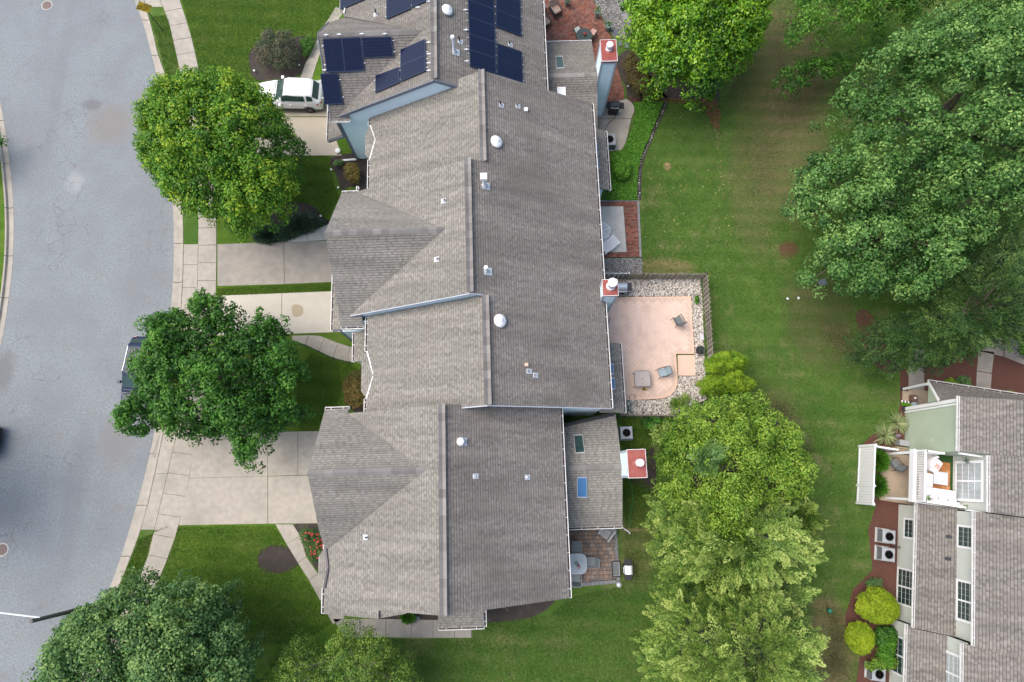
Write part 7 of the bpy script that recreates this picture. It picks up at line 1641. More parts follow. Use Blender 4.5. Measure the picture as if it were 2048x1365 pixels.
t = thing('hose_reel', 'white coiled hose holder at the garage corner of the solar-panel house', 'hose reel', tuple(G(676, 303, .1))); mb = MB(); mb.lathe([(.12, 0), (.18, .02), (.18, .12), (.12, .14)], sides=18); mb.build('reel', M['white'], t)
# ================================================================ VEGETATION
def seg_dist(P, poly):
    A = poly; B = np.roll(poly, -1, axis=0); d = np.full(len(P), 1e9)
    for a, b in zip(A, B):
        ab = b - a; t = np.clip(((P - a) @ ab) / max(1e-9, ab @ ab), 0, 1); q = a + t[:, None] * ab; d = np.minimum(d, np.hypot(*(P - q).T))
    return d
def inside_np(P, poly):
    x, y = P[:, 0], P[:, 1]; c = np.zeros(len(P), bool); j = len(poly) - 1
    for i in range(len(poly)):
        xi, yi = poly[i]; xj, yj = poly[j]
        hit = ((yi > y) != (yj > y)) & (x < (xj - xi) * (y - yi) / (yj - yi + 1e-12) + xi); c ^= hit; j = i
    return c
def unit(v): return v / (np.linalg.norm(v, axis=-1, keepdims=True) + 1e-9)
def leaf_cloud(C, Rad, per, size, rs, style='broad', tone=None, up=.55, out_from=None, flat=1.0):
    """C clump centres (n,3), Rad (n,), per leaves each -> vertices, quads, tones"""
    n = len(C); N = n * per; ci = np.repeat(np.arange(n), per)
    d = unit(rs.normal(size=(N, 3))); rr = rs.uniform(.35, 1.0, N) ** .6
    off = d * (rr * Rad[ci])[:, None]; off[:, 2] *= flat
    pos = C[ci] + off
    tn = (tone[ci] if tone is not None else .5) + rs.normal(0, .17, N)
    if style == 'broad':
        nrm = unit(d * .9 + np.array([0, 0, up]) + rs.normal(0, .38, (N, 3)))
        a = unit(np.cross(nrm, rs.normal(size=(N, 3)))); b = np.cross(nrm, a); L = size[0] * rs.uniform(.7, 1.3, N)[:, None]; W = size[1] * rs.uniform(.7, 1.3, N)[:, None]
        V = np.stack([pos - a * L / 2, pos + b * W / 2 - a * L * .08, pos + a * L / 2, pos - b * W / 2 - a * L * .08], 1)
    elif style in ('bough', 'droop'):      # feathered boughs: each clump is a tapering fan of sprays with a pointed tip
        h = out_from.copy(); h[:, 2] *= .25; yaw = rs.normal(0, .55, n); cy_, sy_ = np.cos(yaw), np.sin(yaw); h = unit(np.column_stack([h[:, 0] * cy_ - h[:, 1] * sy_, h[:, 0] * sy_ + h[:, 1] * cy_, h[:, 2] + rs.normal(0, .12, n)]))
        side_ = unit(np.cross(h, np.array([0, 0, 1.0]))); upv = np.cross(side_, h); bl = Rad * rs.uniform(1.5, 2.9, n)
        t_ = rs.uniform(0, 1, N) ** .8; sg = rs.uniform(-1, 1, N); wd = .36 * bl[ci] * (1 - t_) ** .8
        H, S_, U = h[ci], side_[ci], upv[ci]; sag = (.30 if style == 'droop' else .12)
        pos = C[ci] + H * (bl[ci] * (t_ - .35))[:, None] + S_ * (sg * wd)[:, None] + U * (rs.uniform(-.10, .06, N) - sag * t_ ** 2 * bl[ci] - .12 * np.abs(sg) * wd)[:, None]
        ax = unit(H * 1.0 + S_ * (np.sign(sg) * .55)[:, None] + rs.normal(0, .18, (N, 3))); sd = unit(np.cross(ax, U + rs.normal(0, .25, (N, 3)))); L = size[0] * rs.uniform(.6, 1.4, N)[:, None] * (1.1 - .4 * t_)[:, None]; W = size[1] * rs.uniform(.7, 1.3, N)[:, None]
        V = np.stack([pos, pos + ax * L * .45 + sd * W, pos + ax * L, pos + ax * L * .45 - sd * W], 1); tn = tn + .34 * (t_ - .45)
    else:  # needle sprays: long thin blades that radiate outward
        ax = unit(out_from[ci] * .9 + d * .75 + np.array([0, 0, .12])) if out_from is not None else d
        sd = unit(np.cross(ax, np.array([0, 0, 1.0]) + rs.normal(0, .35, (N, 3)))); L = size[0] * rs.uniform(.6, 1.4, N)[:, None]; W = size[1] * rs.uniform(.7, 1.3, N)[:, None]
        V = np.stack([pos, pos + ax * L * .45 + sd * W, pos + ax * L, pos + ax * L * .45 - sd * W], 1)
    F = np.arange(4 * N).reshape(N, 4)
    return V.reshape(-1, 3), F, np.clip(tn, 0, 1)
def tree(name, label, outline, z_edge, z_top, mat_, nclump, per, crad, size, style='broad', base=None, trunk=.16, lobes=9, bark='bark', seed=1, group=None, cat='tree', inner=.35, up=.55, limbs=14, lobe_amp=.9, dark_inner=True, depth=None, twigs=0, tone0=.45, lobe_r=1.0, flat=1.0, edge_pow=.5, part_name='crown', min_z=.25):
    rs = np.random.RandomState(seed); rnd = random.Random(seed)
    if cat == 'tree': nclump = int(nclump * .62); per = int(per * 1.9); size = (size[0] * .84, size[1] * .84)
    poly = np.array([tuple(G(x, y, z_edge + (z_top - z_edge) * .25).xy) for x, y in outline])
    cen = poly.mean(0); 
    if base is None: base = G(*np.array(outline).mean(0), (z_edge + z_top) / 2).xy
    else: base = G(*base, 0).xy
    root = thing(name, label, cat, (base[0], base[1], 0), 0, group); B0 = np.array([base[0], base[1], 0])
    lo, hi = poly.min(0), poly.max(0)
    def sample(k):
        out = []
        while len(out) < k:
            q = rs.uniform(lo, hi, (k * 2, 2)); q = q[inside_np(q, poly)]; out.extend(q.tolist())
        return np.array(out[:k])
    LB_ = sample(lobes); dmax = seg_dist(sample(200), poly).max()
    lr = dmax * .55 * lobe_r
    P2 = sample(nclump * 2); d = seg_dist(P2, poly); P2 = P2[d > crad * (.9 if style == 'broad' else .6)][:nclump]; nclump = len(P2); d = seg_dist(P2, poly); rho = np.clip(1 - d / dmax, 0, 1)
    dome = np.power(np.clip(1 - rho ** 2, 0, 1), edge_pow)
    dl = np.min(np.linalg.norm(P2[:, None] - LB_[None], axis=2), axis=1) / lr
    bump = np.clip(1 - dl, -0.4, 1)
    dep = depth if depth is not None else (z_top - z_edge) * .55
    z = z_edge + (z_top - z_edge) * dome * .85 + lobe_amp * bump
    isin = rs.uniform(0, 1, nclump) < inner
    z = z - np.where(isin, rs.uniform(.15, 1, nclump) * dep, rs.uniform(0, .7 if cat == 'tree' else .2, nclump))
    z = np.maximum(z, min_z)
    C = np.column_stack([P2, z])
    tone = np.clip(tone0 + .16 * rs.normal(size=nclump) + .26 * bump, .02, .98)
    nl = unit(C - np.array([cen[0], cen[1], z_edge]))
    V, F, tn = leaf_cloud(C, crad * rs.uniform(.7, 1.25, nclump), per, size, rs, style, tone, up, nl, flat)
    # a ragged fringe of single sprays at the rim
    o = raw_mesh(part_name, V - B0, F, [M[mat_]], root, tn)
    if trunk:
        mb = MB(); zt_ = z_edge + (z_top - z_edge) * .35; tip = Vector((cen[0] - base[0], cen[1] - base[1], zt_)); lean = tip * 1.0
        mb.bar((0, 0, 0), (lean.x * .25, lean.y * .25, zt_ * .45), trunk * 1.25, trunk, 9); mb.bar((lean.x * .25, lean.y * .25, zt_ * .45), lean * .999, trunk, trunk * .6, 9); mb.build('trunk', M[bark], root)
        order = rs.permutation(nclump)[:limbs]
        lb = MB()
        for i in order:
            e = Vector(tuple(C[i] - B0)); e.z -= crad * .3; s_ = Vector((lean.x * .25, lean.y * .25, zt_ * .45)).lerp(lean, rnd.uniform(.2, 1)); m_ = s_.lerp(e, .5) + Vector((rnd.uniform(-.3, .3), rnd.uniform(-.3, .3), rnd.uniform(-.1, .5)))
            lb.bar(s_, m_, trunk * .38, trunk * .22, 6, False); lb.bar(m_, e, trunk * .22, trunk * .06, 6, False)
            for _ in range(twigs):
                f = rnd.uniform(.3, 1); q = m_.lerp(e, f); w_ = q + Vector((rnd.uniform(-.7, .7), rnd.uniform(-.7, .7), rnd.uniform(.0, .6))); lb.bar(q, w_, trunk * .09, .006, 5, False)
        if lb.f: lb.build('limbs', M[bark], root)
    return root
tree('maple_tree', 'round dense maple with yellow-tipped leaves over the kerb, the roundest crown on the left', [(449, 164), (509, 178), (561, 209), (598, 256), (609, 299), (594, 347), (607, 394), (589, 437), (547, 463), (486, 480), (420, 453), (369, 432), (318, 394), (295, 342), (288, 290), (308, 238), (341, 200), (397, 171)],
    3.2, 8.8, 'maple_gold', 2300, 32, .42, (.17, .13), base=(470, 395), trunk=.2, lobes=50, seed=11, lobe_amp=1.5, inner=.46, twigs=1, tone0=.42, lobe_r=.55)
tree('maple_tree', 'open ragged green maple hanging over the parked navy vehicle', [(412, 558), (440, 590), (470, 600), (500, 640), (522, 606), (560, 632), (592, 615), (580, 665), (608, 700), (626, 745), (600, 790), (612, 830), (560, 868), (545, 892), (525, 930), (492, 972), (470, 930), (452, 880), (405, 880), (372, 905), (335, 862), (290, 882), (252, 872), (240, 812), (272, 768), (262, 738), (300, 690), (292, 668), (310, 640), (352, 608), (382, 628), (395, 590)],
    2.6, 7.8, 'maple', 1750, 28, .38, (.18, .14), base=(470, 740), trunk=.2, lobes=26, seed=12, lobe_amp=1.1, inner=.40, twigs=2, bark='bark_pale', limbs=26, tone0=.38, lobe_r=.4)
tree('shade_tree', 'bluish green broad tree at the bottom left, beside the street lamp', [(165, 1205), (210, 1185), (245, 1150), (268, 1126), (308, 1140), (350, 1158), (400, 1150), (455, 1168), (500, 1240), (538, 1300), (515, 1365), (560, 1430), (300, 1500), (90, 1460), (60, 1370), (95, 1290), (110, 1235)],
    3.5, 8.6, 'blue_leaf', 2100, 32, .42, (.18, .12), base=(330, 1260), trunk=.22, lobes=34, seed=13, lobe_amp=1.3, inner=.42, limbs=14, tone0=.48, lobe_r=.5)
tree('shade_tree', 'fine-leaved tree with pale bare branches at the bottom edge', [(540, 1312), (575, 1272), (610, 1255), (650, 1290), (675, 1240), (700, 1232), (745, 1238), (785, 1262), (800, 1288), (835, 1315), (852, 1365), (840, 1440), (520, 1450), (515, 1370)],
    2.0, 5.6, 'olive', 1150, 34, .36, (.12, .06), base=(690, 1330), trunk=.14, lobes=16, seed=14, inner=.4, bark='bark_pale', limbs=34, twigs=4, tone0=.5)
tree('magnolia_tree', 'glossy bright green magnolia at the top centre-right', [(1250, -60), (1240, 20), (1250, 75), (1272, 115), (1290, 155), (1335, 188), (1400, 200), (1445, 178), (1482, 140), (1522, 105), (1528, 55), (1548, 5), (1545, -70)],
    3.2, 9.2, 'magnolia', 2300, 28, .42, (.24, .12), base=(1390, 110), trunk=.2, lobes=30, seed=15, lobe_amp=1.4, inner=.45, tone0=.5, lobe_r=.5)
tree('shade_tree', 'yellow-green spreading tree along the top edge right of the magnolia', [(1590, -80), (1562, 20), (1582, 58), (1556, 68), (1562, 112), (1618, 88), (1690, 95), (1750, 85), (1835, 48), (1900, 0), (1910, -90)],
    4.0, 9.5, 'maple', 800, 30, .46, (.19, .11), base=(1730, 10), trunk=.2, lobes=16, seed=16, lobe_amp=1.0, tone0=.58)
tree('small_tree', 'low thin leafy branch reaching over the bare lawn at the upper right', [(1528, 160), (1570, 132), (1640, 115), (1705, 100), (1710, 150), (1650, 172), (1612, 182), (1602, 196), (1588, 218), (1572, 196), (1545, 175)],
    2.4, 4.2, 'maple', 150, 24, .34, (.16, .10), base=(1690, 130), trunk=.08, lobes=6, seed=17, inner=.3, tone0=.38, limbs=10, lobe_amp=.3)
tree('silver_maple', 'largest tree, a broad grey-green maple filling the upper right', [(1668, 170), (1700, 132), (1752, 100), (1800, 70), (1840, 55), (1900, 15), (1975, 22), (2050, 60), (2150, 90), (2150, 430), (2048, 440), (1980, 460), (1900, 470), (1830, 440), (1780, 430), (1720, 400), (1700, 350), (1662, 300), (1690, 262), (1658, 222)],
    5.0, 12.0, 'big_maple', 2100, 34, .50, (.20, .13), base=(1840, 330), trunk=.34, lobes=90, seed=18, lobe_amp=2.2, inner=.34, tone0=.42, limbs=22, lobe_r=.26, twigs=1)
tree('silver_maple', 'lower spreading maple with dark gaps below the largest tree', [(1540, 425), (1572, 385), (1590, 345), (1612, 305), (1650, 300), (1700, 330), (1740, 395), (1790, 425), (1850, 430), (1920, 440), (2010, 440), (1990, 500), (1900, 520), (1870, 575), (1840, 610), (1790, 628), (1740, 590), (1700, 618), (1650, 600), (1600, 605), (1575, 575), (1600, 540), (1575, 520), (1615, 490), (1570, 465)],
    3.6, 8.6, 'big_maple', 1050, 32, .44, (.19, .13), base=(1760, 470), trunk=.26, lobes=44, seed=19, lobe_amp=1.9, inner=.42, tone0=.42, limbs=30, lobe_r=.5, twigs=2)
tree('cypress_tree', 'dark feathery evergreen right of centre above the green house', [(1712, 700), (1722, 655), (1760, 640), (1800, 620), (1860, 590), (1900, 530), (1960, 492), (2048, 475), (2140, 480), (2150, 640), (2048, 640), (2020, 665), (1990, 700), (1935, 712), (1880, 738), (1800, 748), (1742, 732)],
    2.2, 8.6, 'cypress', 1700, 38, .46, (.17, .032), 'droop', base=(1880, 640), trunk=.22, lobes=30, seed=20, lobe_amp=1.2, inner=.35, tone0=.40, lobe_r=.5)
tree('evergreen_shrub', 'dark shrub at the right edge above the concrete walk', [(1992, 640), (2020, 610), (2080, 560), (2140, 600), (2140, 700), (2070, 712), (2048, 735), (2010, 712)],
    1.4, 3.4, 'magnolia', 260, 26, .34, (.14, .08), trunk=.06, lobes=8, seed=21, tone0=.10, cat='shrub', limbs=6)
tree('shade_tree', 'dark green tree in the top right corner', [(1925, -90), (1945, 5), (1975, 30), (2048, 78), (2150, 100), (2150, -90)], 4.0, 8, 'maple', 520, 28, .5, (.2, .12), trunk=.2, lobes=12, seed=22, tone0=.25)
# golden arborvitae beside the pink patio
tree('arborvitae', 'golden-green domed arborvitae nearest the fence end', [(1398, 728), (1425, 708), (1470, 702), (1496, 718), (1492, 742), (1440, 752), (1402, 752)], 1.2, 3.1, 'golden', 520, 46, .20, (.085, .05), base=(1425, 740), trunk=.05, lobes=16, seed=31, tone0=.5, group='golden arborvitae beside the pink patio', limbs=0, inner=.15, lobe_amp=.35, lobe_r=.6)
tree('arborvitae', 'golden-green domed arborvitae nearest the broadleaf thicket', [(1388, 765), (1415, 750), (1470, 742), (1502, 755), (1508, 782), (1470, 792), (1400, 795)], 1.2, 2.9, 'golden', 560, 46, .20, (.085, .05), base=(1425, 772), trunk=.05, lobes=16, seed=32, tone0=.5, group='golden arborvitae beside the pink patio', limbs=0, inner=.15, lobe_amp=.35, lobe_r=.6)
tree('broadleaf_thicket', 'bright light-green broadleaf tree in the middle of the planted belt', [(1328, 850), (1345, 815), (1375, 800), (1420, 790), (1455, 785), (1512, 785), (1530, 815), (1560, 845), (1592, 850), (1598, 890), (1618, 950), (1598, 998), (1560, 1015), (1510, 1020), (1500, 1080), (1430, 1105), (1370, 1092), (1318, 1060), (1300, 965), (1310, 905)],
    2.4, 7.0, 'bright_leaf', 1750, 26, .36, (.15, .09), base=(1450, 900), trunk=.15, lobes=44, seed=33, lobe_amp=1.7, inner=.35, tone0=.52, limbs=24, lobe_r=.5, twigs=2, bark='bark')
tree('viburnum', 'pale green shrub beside the air conditioner on the grass', [(1290, 862), (1310, 845), (1338, 842), (1345, 875), (1330, 900), (1298, 890)], 1.0, 2.6, 'conifer', 150, 30, .24, (.10, .06), trunk=.05, lobes=6, seed=34, tone0=.5, cat='shrub', limbs=5)
tree('dark_shrub', 'dark green low shrub at the fence corner above the air conditioner', [(1275, 842), (1300, 832), (1325, 838), (1318, 860), (1290, 868)], .6, 1.5, 'maple', 110, 26, .22, (.12, .07), trunk=.04, lobes=5, seed=35, tone0=.2, cat='shrub', limbs=4)
tree('conifer_tree', 'olive conifer in the middle of the belt, just below the broadleaf tree', [(1300, 1000), (1330, 985), (1400, 995), (1480, 990), (1540, 1000), (1575, 1020), (1590, 1050), (1608, 1100), (1588, 1140), (1530, 1160), (1440, 1165), (1370, 1160), (1325, 1130), (1305, 1080)],
    2.0, 7.6, 'conifer', 1500, 42, .40, (.17, .030), 'bough', base=(1440, 1070), trunk=.2, lobes=48, seed=36, lobe_amp=1.8, inner=.35, tone0=.45, lobe_r=.32)
tree('conifer_tree', 'large olive conifer at the bottom of the belt', [(1335, 1180), (1400, 1165), (1470, 1172), (1530, 1168), (1580, 1195), (1595, 1225), (1630, 1240), (1600, 1290), (1625, 1310), (1595, 1345), (1600, 1400), (1560, 1470), (1320, 1470), (1292, 1350), (1285, 1290), (1300, 1225)],
    2.0, 8.2, 'conifer', 2100, 42, .40, (.17, .030), 'bough', base=(1450, 1270), trunk=.22, lobes=60, seed=37, lobe_amp=1.8, inner=.35, tone0=.45, lobe_r=.30)
tree('conifer_tree', 'narrow olive conifer filling the gap between the two larger olive conifers', [(1320, 1130), (1380, 1120), (1450, 1130), (1560, 1120), (1600, 1160), (1585, 1210), (1500, 1225), (1380, 1220), (1310, 1200)],
    1.8, 5.6, 'conifer', 620, 42, .40, (.17, .030), 'bough', base=(1445, 1165), trunk=.12, lobes=16, seed=43, lobe_amp=1.2, inner=.3, tone0=.36, lobe_r=.4)
tree('spruce_tree', 'small blue-green spruce leader poking through the light-green tree', [(1385, 900), (1405, 888), (1425, 905), (1420, 935), (1400, 950), (1382, 930)], 5.2, 8.2, 'spruce', 100, 44, .42, (.17, .03), 'bough', base=(1405, 925), trunk=.08, lobes=3, seed=38, tone0=.6, limbs=5, inner=.1)
tree('conifer_tree', 'bluish young conifer between the broadleaf tree and the olive conifers', [(1560, 1010), (1590, 1000), (1608, 1030), (1600, 1080), (1570, 1070)], 2.4, 6.0, 'conifer', 150, 40, .36, (.17, .03), 'bough', trunk=.08, lobes=4, seed=39, tone0=.4, limbs=4)
# off-frame street trees on the far side, whose shade falls on the road edge
tree('street_tree', 'leafy tree tip poking over the kerb at the left edge', [(-120, 260), (-60, 235), (-20, 250), (4, 262), (20, 288), (30, 299), (12, 312), (-12, 335), (-60, 370), (-110, 360)], 1.2, 2.0, 'maple', 110, 22, .34, (.18, .12), base=(-60, 320), trunk=.08, lobes=12, seed=41, tone0=.35, lobe_amp=.15)
tree('street_tree', 'tall tree standing beyond the left edge of the picture', [(-390, 900), (-310, 840), (-230, 860), (-170, 920), (-150, 1000), (-170, 1070), (-260, 1110), (-360, 1100), (-410, 1000)], 4, 10, 'maple', 500, 22, .6, (.28, .2), base=(-200, 980), trunk=.25, lobes=10, seed=42, tone0=.35)

# ---- shrubs: same builder, low and dense
def shrub(name, label, outline, zt_, m, n, per=26, crad=.18, size=(.09, .055), seed=1, style='broad', cat='shrub', tone0=.45, lobes=6, group=None, ze=.2, **k):
    return tree(name, label, outline, ze, zt_, m, n, per, crad, size, style, trunk=.03, lobes=lobes, seed=seed, cat=cat, limbs=k.pop('limbs', 6), inner=k.pop('inner', .25), lobe_amp=k.pop('lobe_amp', .15), tone0=tone0, group=group, part_name='foliage', min_z=.08, **k)
shrub('barberry_shrub', 'mixed brown and blue-green shrub in the round mulch bed at the top', [(506, 120), (512, 92), (530, 70), (545, 55), (560, 72), (590, 68), (602, 90), (610, 120), (596, 145), (560, 150), (525, 142)], 1.6, 'burning', 360, crad=.24, seed=51, lobes=14, tone0=.42, lobe_amp=.4)
shrub('low_shrub', 'small bright green shrub at the right of the round mulch bed', [(598, 80), (625, 72), (636, 88), (622, 112), (604, 118)], .7, 'maple', 80, seed=52, tone0=.5)
shrub('globe_shrub', 'globe shrub with rusty brown top below the solar-panel house', [(688, 340), (700, 328), (718, 330), (723, 348), (720, 368), (700, 370), (690, 358)], 1.4, 'rust', 190, 30, .16, (.07, .045), seed=53, lobes=8, tone0=.55)
shrub('low_shrub', 'small grey-green ground shrub above the globe shrub', [(662, 322), (690, 318), (692, 332), (664, 336)], .4, 'spruce', 50, seed=54, tone0=.5)
shrub('low_shrub', 'tiny yellow-green plants by the garage roof corner', [(690, 374), (712, 372), (712, 381), (690, 382)], .3, 'golden', 26, seed=55, crad=.12)
shrub('juniper_shrub', 'dark spreading juniper right part of the bed under the round maple', [(575, 440), (600, 428), (632, 432), (648, 446), (625, 462), (590, 474), (560, 484), (548, 470)], .6, 'juniper', 260, 28, .22, (.16, .02), seed=56, style='needle', tone0=.5, lobes=10)
shrub('juniper_shrub', 'dark spreading juniper left part of the bed under the round maple', [(505, 462), (540, 452), (560, 465), (548, 486), (515, 488)], .5, 'juniper', 140, 28, .22, (.16, .02), seed=57, style='needle', tone0=.35, lobes=6)
shrub('barberry_shrub', 'rounded brown and green shrub beside the bay of the house left of the pink patio', [(685, 778), (692, 755), (708, 740), (730, 740), (740, 770), (738, 812), (710, 822), (690, 812)], 1.5, 'rust', 330, 30, .19, (.08, .05), seed=58, tone0=.30, lobes=14)
shrub('rose_bush', 'rose bush dotted with red blooms beside the southern driveway', [(598, 1058), (612, 1050), (636, 1056), (655, 1075), (655, 1105), (638, 1132), (618, 1118), (606, 1090)], 1.2, 'rose', 260, 26, .2, (.09, .06), seed=59, tone0=.5, lobes=10)
rb = [o for o in col.objects if o.name.startswith('rose_bush')][0]
rs = np.random.RandomState(3); pts = []
rp_ = np.array([tuple(G(x, y, .9).xy) for x, y in [(605, 1062), (640, 1064), (652, 1085), (648, 1105), (636, 1125), (622, 1112), (612, 1090)]])
while len(pts) < 46:
    q = rs.uniform(rp_.min(0), rp_.max(0), (1, 2))
    if inside_np(q, rp_)[0]: pts.append((*q[0], rs.uniform(.95, 1.35)))
V, F, tn = leaf_cloud(np.array(pts), np.full(len(pts), .05), 12, (.07, .06), rs, 'broad', rs.uniform(.1, .8, len(pts)), .8)
raw_mesh('blooms', V - np.array(tuple(rb.location)), F, [M['rose_flower']], rb, tn)
shrub('brown_hedge', 'dull brown-green hedge mass under the left side of the magnolia', [(1238, 128), (1262, 105), (1280, 135), (1300, 165), (1330, 190), (1310, 203), (1270, 200), (1255, 180), (1245, 150)], 1.6, 'hedge_brown', 420, 26, .24, (.09, .05), seed=60, tone0=.45, lobes=12)
shrub('leafy_shrub', 'bright green shrub beside the low lean-to roof of the second house', [(1222, 318), (1245, 312), (1262, 330), (1262, 355), (1240, 368), (1225, 355)], 1.1, 'cover', 150, 26, .2, (.12, .08), seed=61, tone0=.55)
shrub('topiary_ball', 'larger clipped yellow-green globe shrub at the wall', [(1706, 1205), (1715, 1185), (1735, 1171), (1760, 1172), (1782, 1188), (1796, 1210), (1796, 1232), (1778, 1249), (1750, 1250), (1722, 1238), (1708, 1222)], 1.75, 'topiary', 1300, 26, .11, (.07, .04), seed=62, lobes=1, lobe_amp=0, inner=0.0, tone0=.55, group='clipped globe shrubs', edge_pow=.5)
shrub('topiary_ball', 'smaller clipped yellow-green globe shrub nearer the lawn', [(1686, 1262), (1695, 1245), (1712, 1239), (1732, 1246), (1745, 1262), (1748, 1285), (1735, 1305), (1718, 1312), (1700, 1302), (1688, 1282)], 1.5, 'topiary', 950, 26, .11, (.07, .04), seed=63, lobes=1, lobe_amp=0, inner=0.0, tone0=.60, group='clipped globe shrubs', edge_pow=.5)
shrub('dark_shrub', 'dark green shrub behind the two clipped globes', [(1745, 1250), (1790, 1250), (1795, 1275), (1775, 1300), (1745, 1290)], .9, 'maple', 170, 26, .2, (.10, .07), seed=64, tone0=.25)
shrub('leafy_shrub', 'bright green shrub against the window of the lowest house', [(1755, 1275), (1785, 1268), (1788, 1300), (1778, 1335), (1755, 1330), (1745, 1300)], 1.2, 'cover', 190, 26, .18, (.08, .05), seed=65, tone0=.35)
shrub('leafy_vine', 'pale green vine spilling toward the lowest air conditioner', [(1712, 1325), (1740, 1310), (1770, 1310), (1795, 1300), (1798, 1330), (1770, 1345), (1730, 1342)], 1.0, 'bright_leaf', 170, 22, .2, (.10, .06), seed=66, tone0=.4)
shrub('dark_shrub', 'dark small shrub above the larger clipped globe', [(1722, 1165), (1745, 1155), (1765, 1152), (1765, 1172), (1735, 1178)], .6, 'spruce', 70, seed=67, tone0=.3)
shrub('globe_shrub', 'small bright yellow-green shrub north of the green house gutter', [(1882, 764), (1892, 755), (1905, 758), (1908, 770), (1895, 778), (1884, 775)], .9, 'golden', 110, 26, .14, (.06, .04), seed=68, tone0=.55)
shrub('dark_shrub', 'dark leafy shrub right of the small yellow-green shrub', [(1908, 752), (1925, 750), (1942, 765), (1935, 780), (1912, 778)], .7, 'spruce', 90, seed=69, tone0=.35)
shrub('low_shrub', 'small green shrub by the gutter right of the walk', [(2000, 785), (2015, 778), (2030, 788), (2022, 798), (2005, 796)], .6, 'golden', 60, seed=70, tone0=.35)
shrub('daylily_clump', 'upper green strap-leaved clump behind the white privacy fence', [(1746, 912), (1758, 905), (1766, 915), (1764, 935), (1750, 938)], .8, 'cover', 55, 30, .16, (.34, .02), seed=71, style='needle', tone0=.3, group='daylilies behind the privacy fence')
shrub('daylily_clump', 'lower green strap-leaved clump behind the white privacy fence', [(1744, 960), (1760, 955), (1762, 980), (1752, 990), (1742, 978)], .8, 'maple', 55, 30, .16, (.34, .02), seed=72, style='needle', tone0=.5, group='daylilies behind the privacy fence')
shrub('leafy_shrub', 'low green shrub at the fence inside the top right corner of the pebbles', [(1388, 590), (1397, 588), (1400, 605), (1396, 614), (1388, 608)], .4, 'cover', 45, 22, .1, (.06, .04), seed=73, tone0=.35)
shrub('leafy_shrub', 'light green seedlings in the pebbles below the curved patio corner', [(1345, 792), (1375, 780), (1385, 800), (1372, 822), (1335, 825), (1330, 805)], .8, 'bright_leaf', 90, 16, .22, (.08, .05), seed=74, tone0=.5)
shrub('fern', 'small green fern in the mulch by the side walk', [(806, 1225), (822, 1222), (828, 1238), (815, 1245), (804, 1238)], .5, 'cover', 30, 26, .14, (.22, .02), seed=75, style='needle', tone0=.25, cat='plant')
def yucca(label, px, py, r, n=90, seed=1):
    c = G(px, py, .35); root = thing('yucca', label, 'plant', (c.x, c.y, 0), 0, 'variegated yuccas by the green wall'); rs = np.random.RandomState(seed); V = []; F = []; T = []
    for i in range(n):
        a = rs.uniform(0, 6.283); el = rs.uniform(.15, 1.25); L = r * rs.uniform(.7, 1.15); w = .022; d = np.array([math.cos(a), math.sin(a), 0]); sdv = np.array([-math.sin(a), math.cos(a), 0])
        p0 = d * .03 + [0, 0, .15]; p1 = p0 + (d * math.cos(el) + np.array([0, 0, math.sin(el)])) * L * .55; p2 = p1 + (d * math.cos(el * .35) + np.array([0, 0, math.sin(el * .35) - .25])) * L * .5
        k = len(V); V += [p0 - sdv * w * .6, p0 + sdv * w * .6, p1 + sdv * w, p1 - sdv * w, p2 + sdv * .003, p2 - sdv * .003]; F += [(k, k+1, k+2, k+3), (k+3, k+2, k+4, k+5)]; t_ = rs.uniform(.1, 1); T += [t_, t_]
    raw_mesh('leaves', np.array(V), np.array(F), [M['yucca']], root, np.array(T)); return root
yucca('variegated yucca nearer the porch of the green house', 1796, 846, .78, 120, 1); yucca('variegated yucca nearer the white fence', 1772, 872, .78, 120, 2)

# ---- ground cover, groundlings and litter that nobody could count
def cover(name, pix, n, size, m, zr=(.02, .14), tone=(0.1, .9), seed=1, up=1.0, L=None):
    rs = np.random.RandomState(seed); poly = np.array([tuple(G(x, y, 0).xy) for x, y in pix]); lo, hi = poly.min(0), poly.max(0); out = []
    while len(out) < n: q = rs.uniform(lo, hi, (n, 2)); out.extend(q[inside_np(q, poly)].tolist())
    P = np.array(out[:n]); c = P.mean(0); C = np.column_stack([P, rs.uniform(*zr, n)])
    nrm = unit(np.array([0, 0, up]) + rs.normal(0, .45, (n, 3))); a = unit(np.cross(nrm, rs.normal(size=(n, 3)))); b = np.cross(nrm, a); l = size[0] * rs.uniform(.6, 1.4, n)[:, None]; w = size[1] * rs.uniform(.6, 1.4, n)[:, None]
    V = np.stack([C - a * l / 2, C + b * w / 2, C + a * l / 2, C - b * w / 2], 1).reshape(-1, 3); F = np.arange(4 * n).reshape(n, 4)
    root = raw_mesh(name, V - np.array([c[0], c[1], 0]), F, [M[m]], None, rs.uniform(tone[0], tone[1], n), kind='stuff'); root.location = (c[0], c[1], 0); return root
cover('ground_cover', [(1266, 208), (1290, 206), (1326, 205), (1315, 235), (1298, 275), (1283, 310), (1275, 345), (1273, 402), (1210, 402), (1216, 375), (1222, 305), (1245, 302), (1262, 268), (1272, 230)], 16000, (.10, .07), 'cover', (.02, .20), seed=81)
cover('fallen_leaves', [(1385, 200), (1420, 194), (1436, 205), (1441, 228), (1438, 262), (1428, 258), (1412, 232), (1396, 214)], 700, (.11, .07), 'litter', (.015, .06), (0, .55), seed=83)
cover('fallen_leaves', [(1255, 195), (1330, 195), (1400, 205), (1400, 212), (1330, 206), (1260, 205)], 420, (.10, .06), 'litter', (.02, .09), (0, .4), seed=84)
cover('fallen_leaves', [(1290, 240), (1430, 230), (1470, 400), (1460, 560), (1285, 545), (1283, 400)], 230, (.10, .06), 'litter', (.012, .03), (.55, 1.0), seed=85)
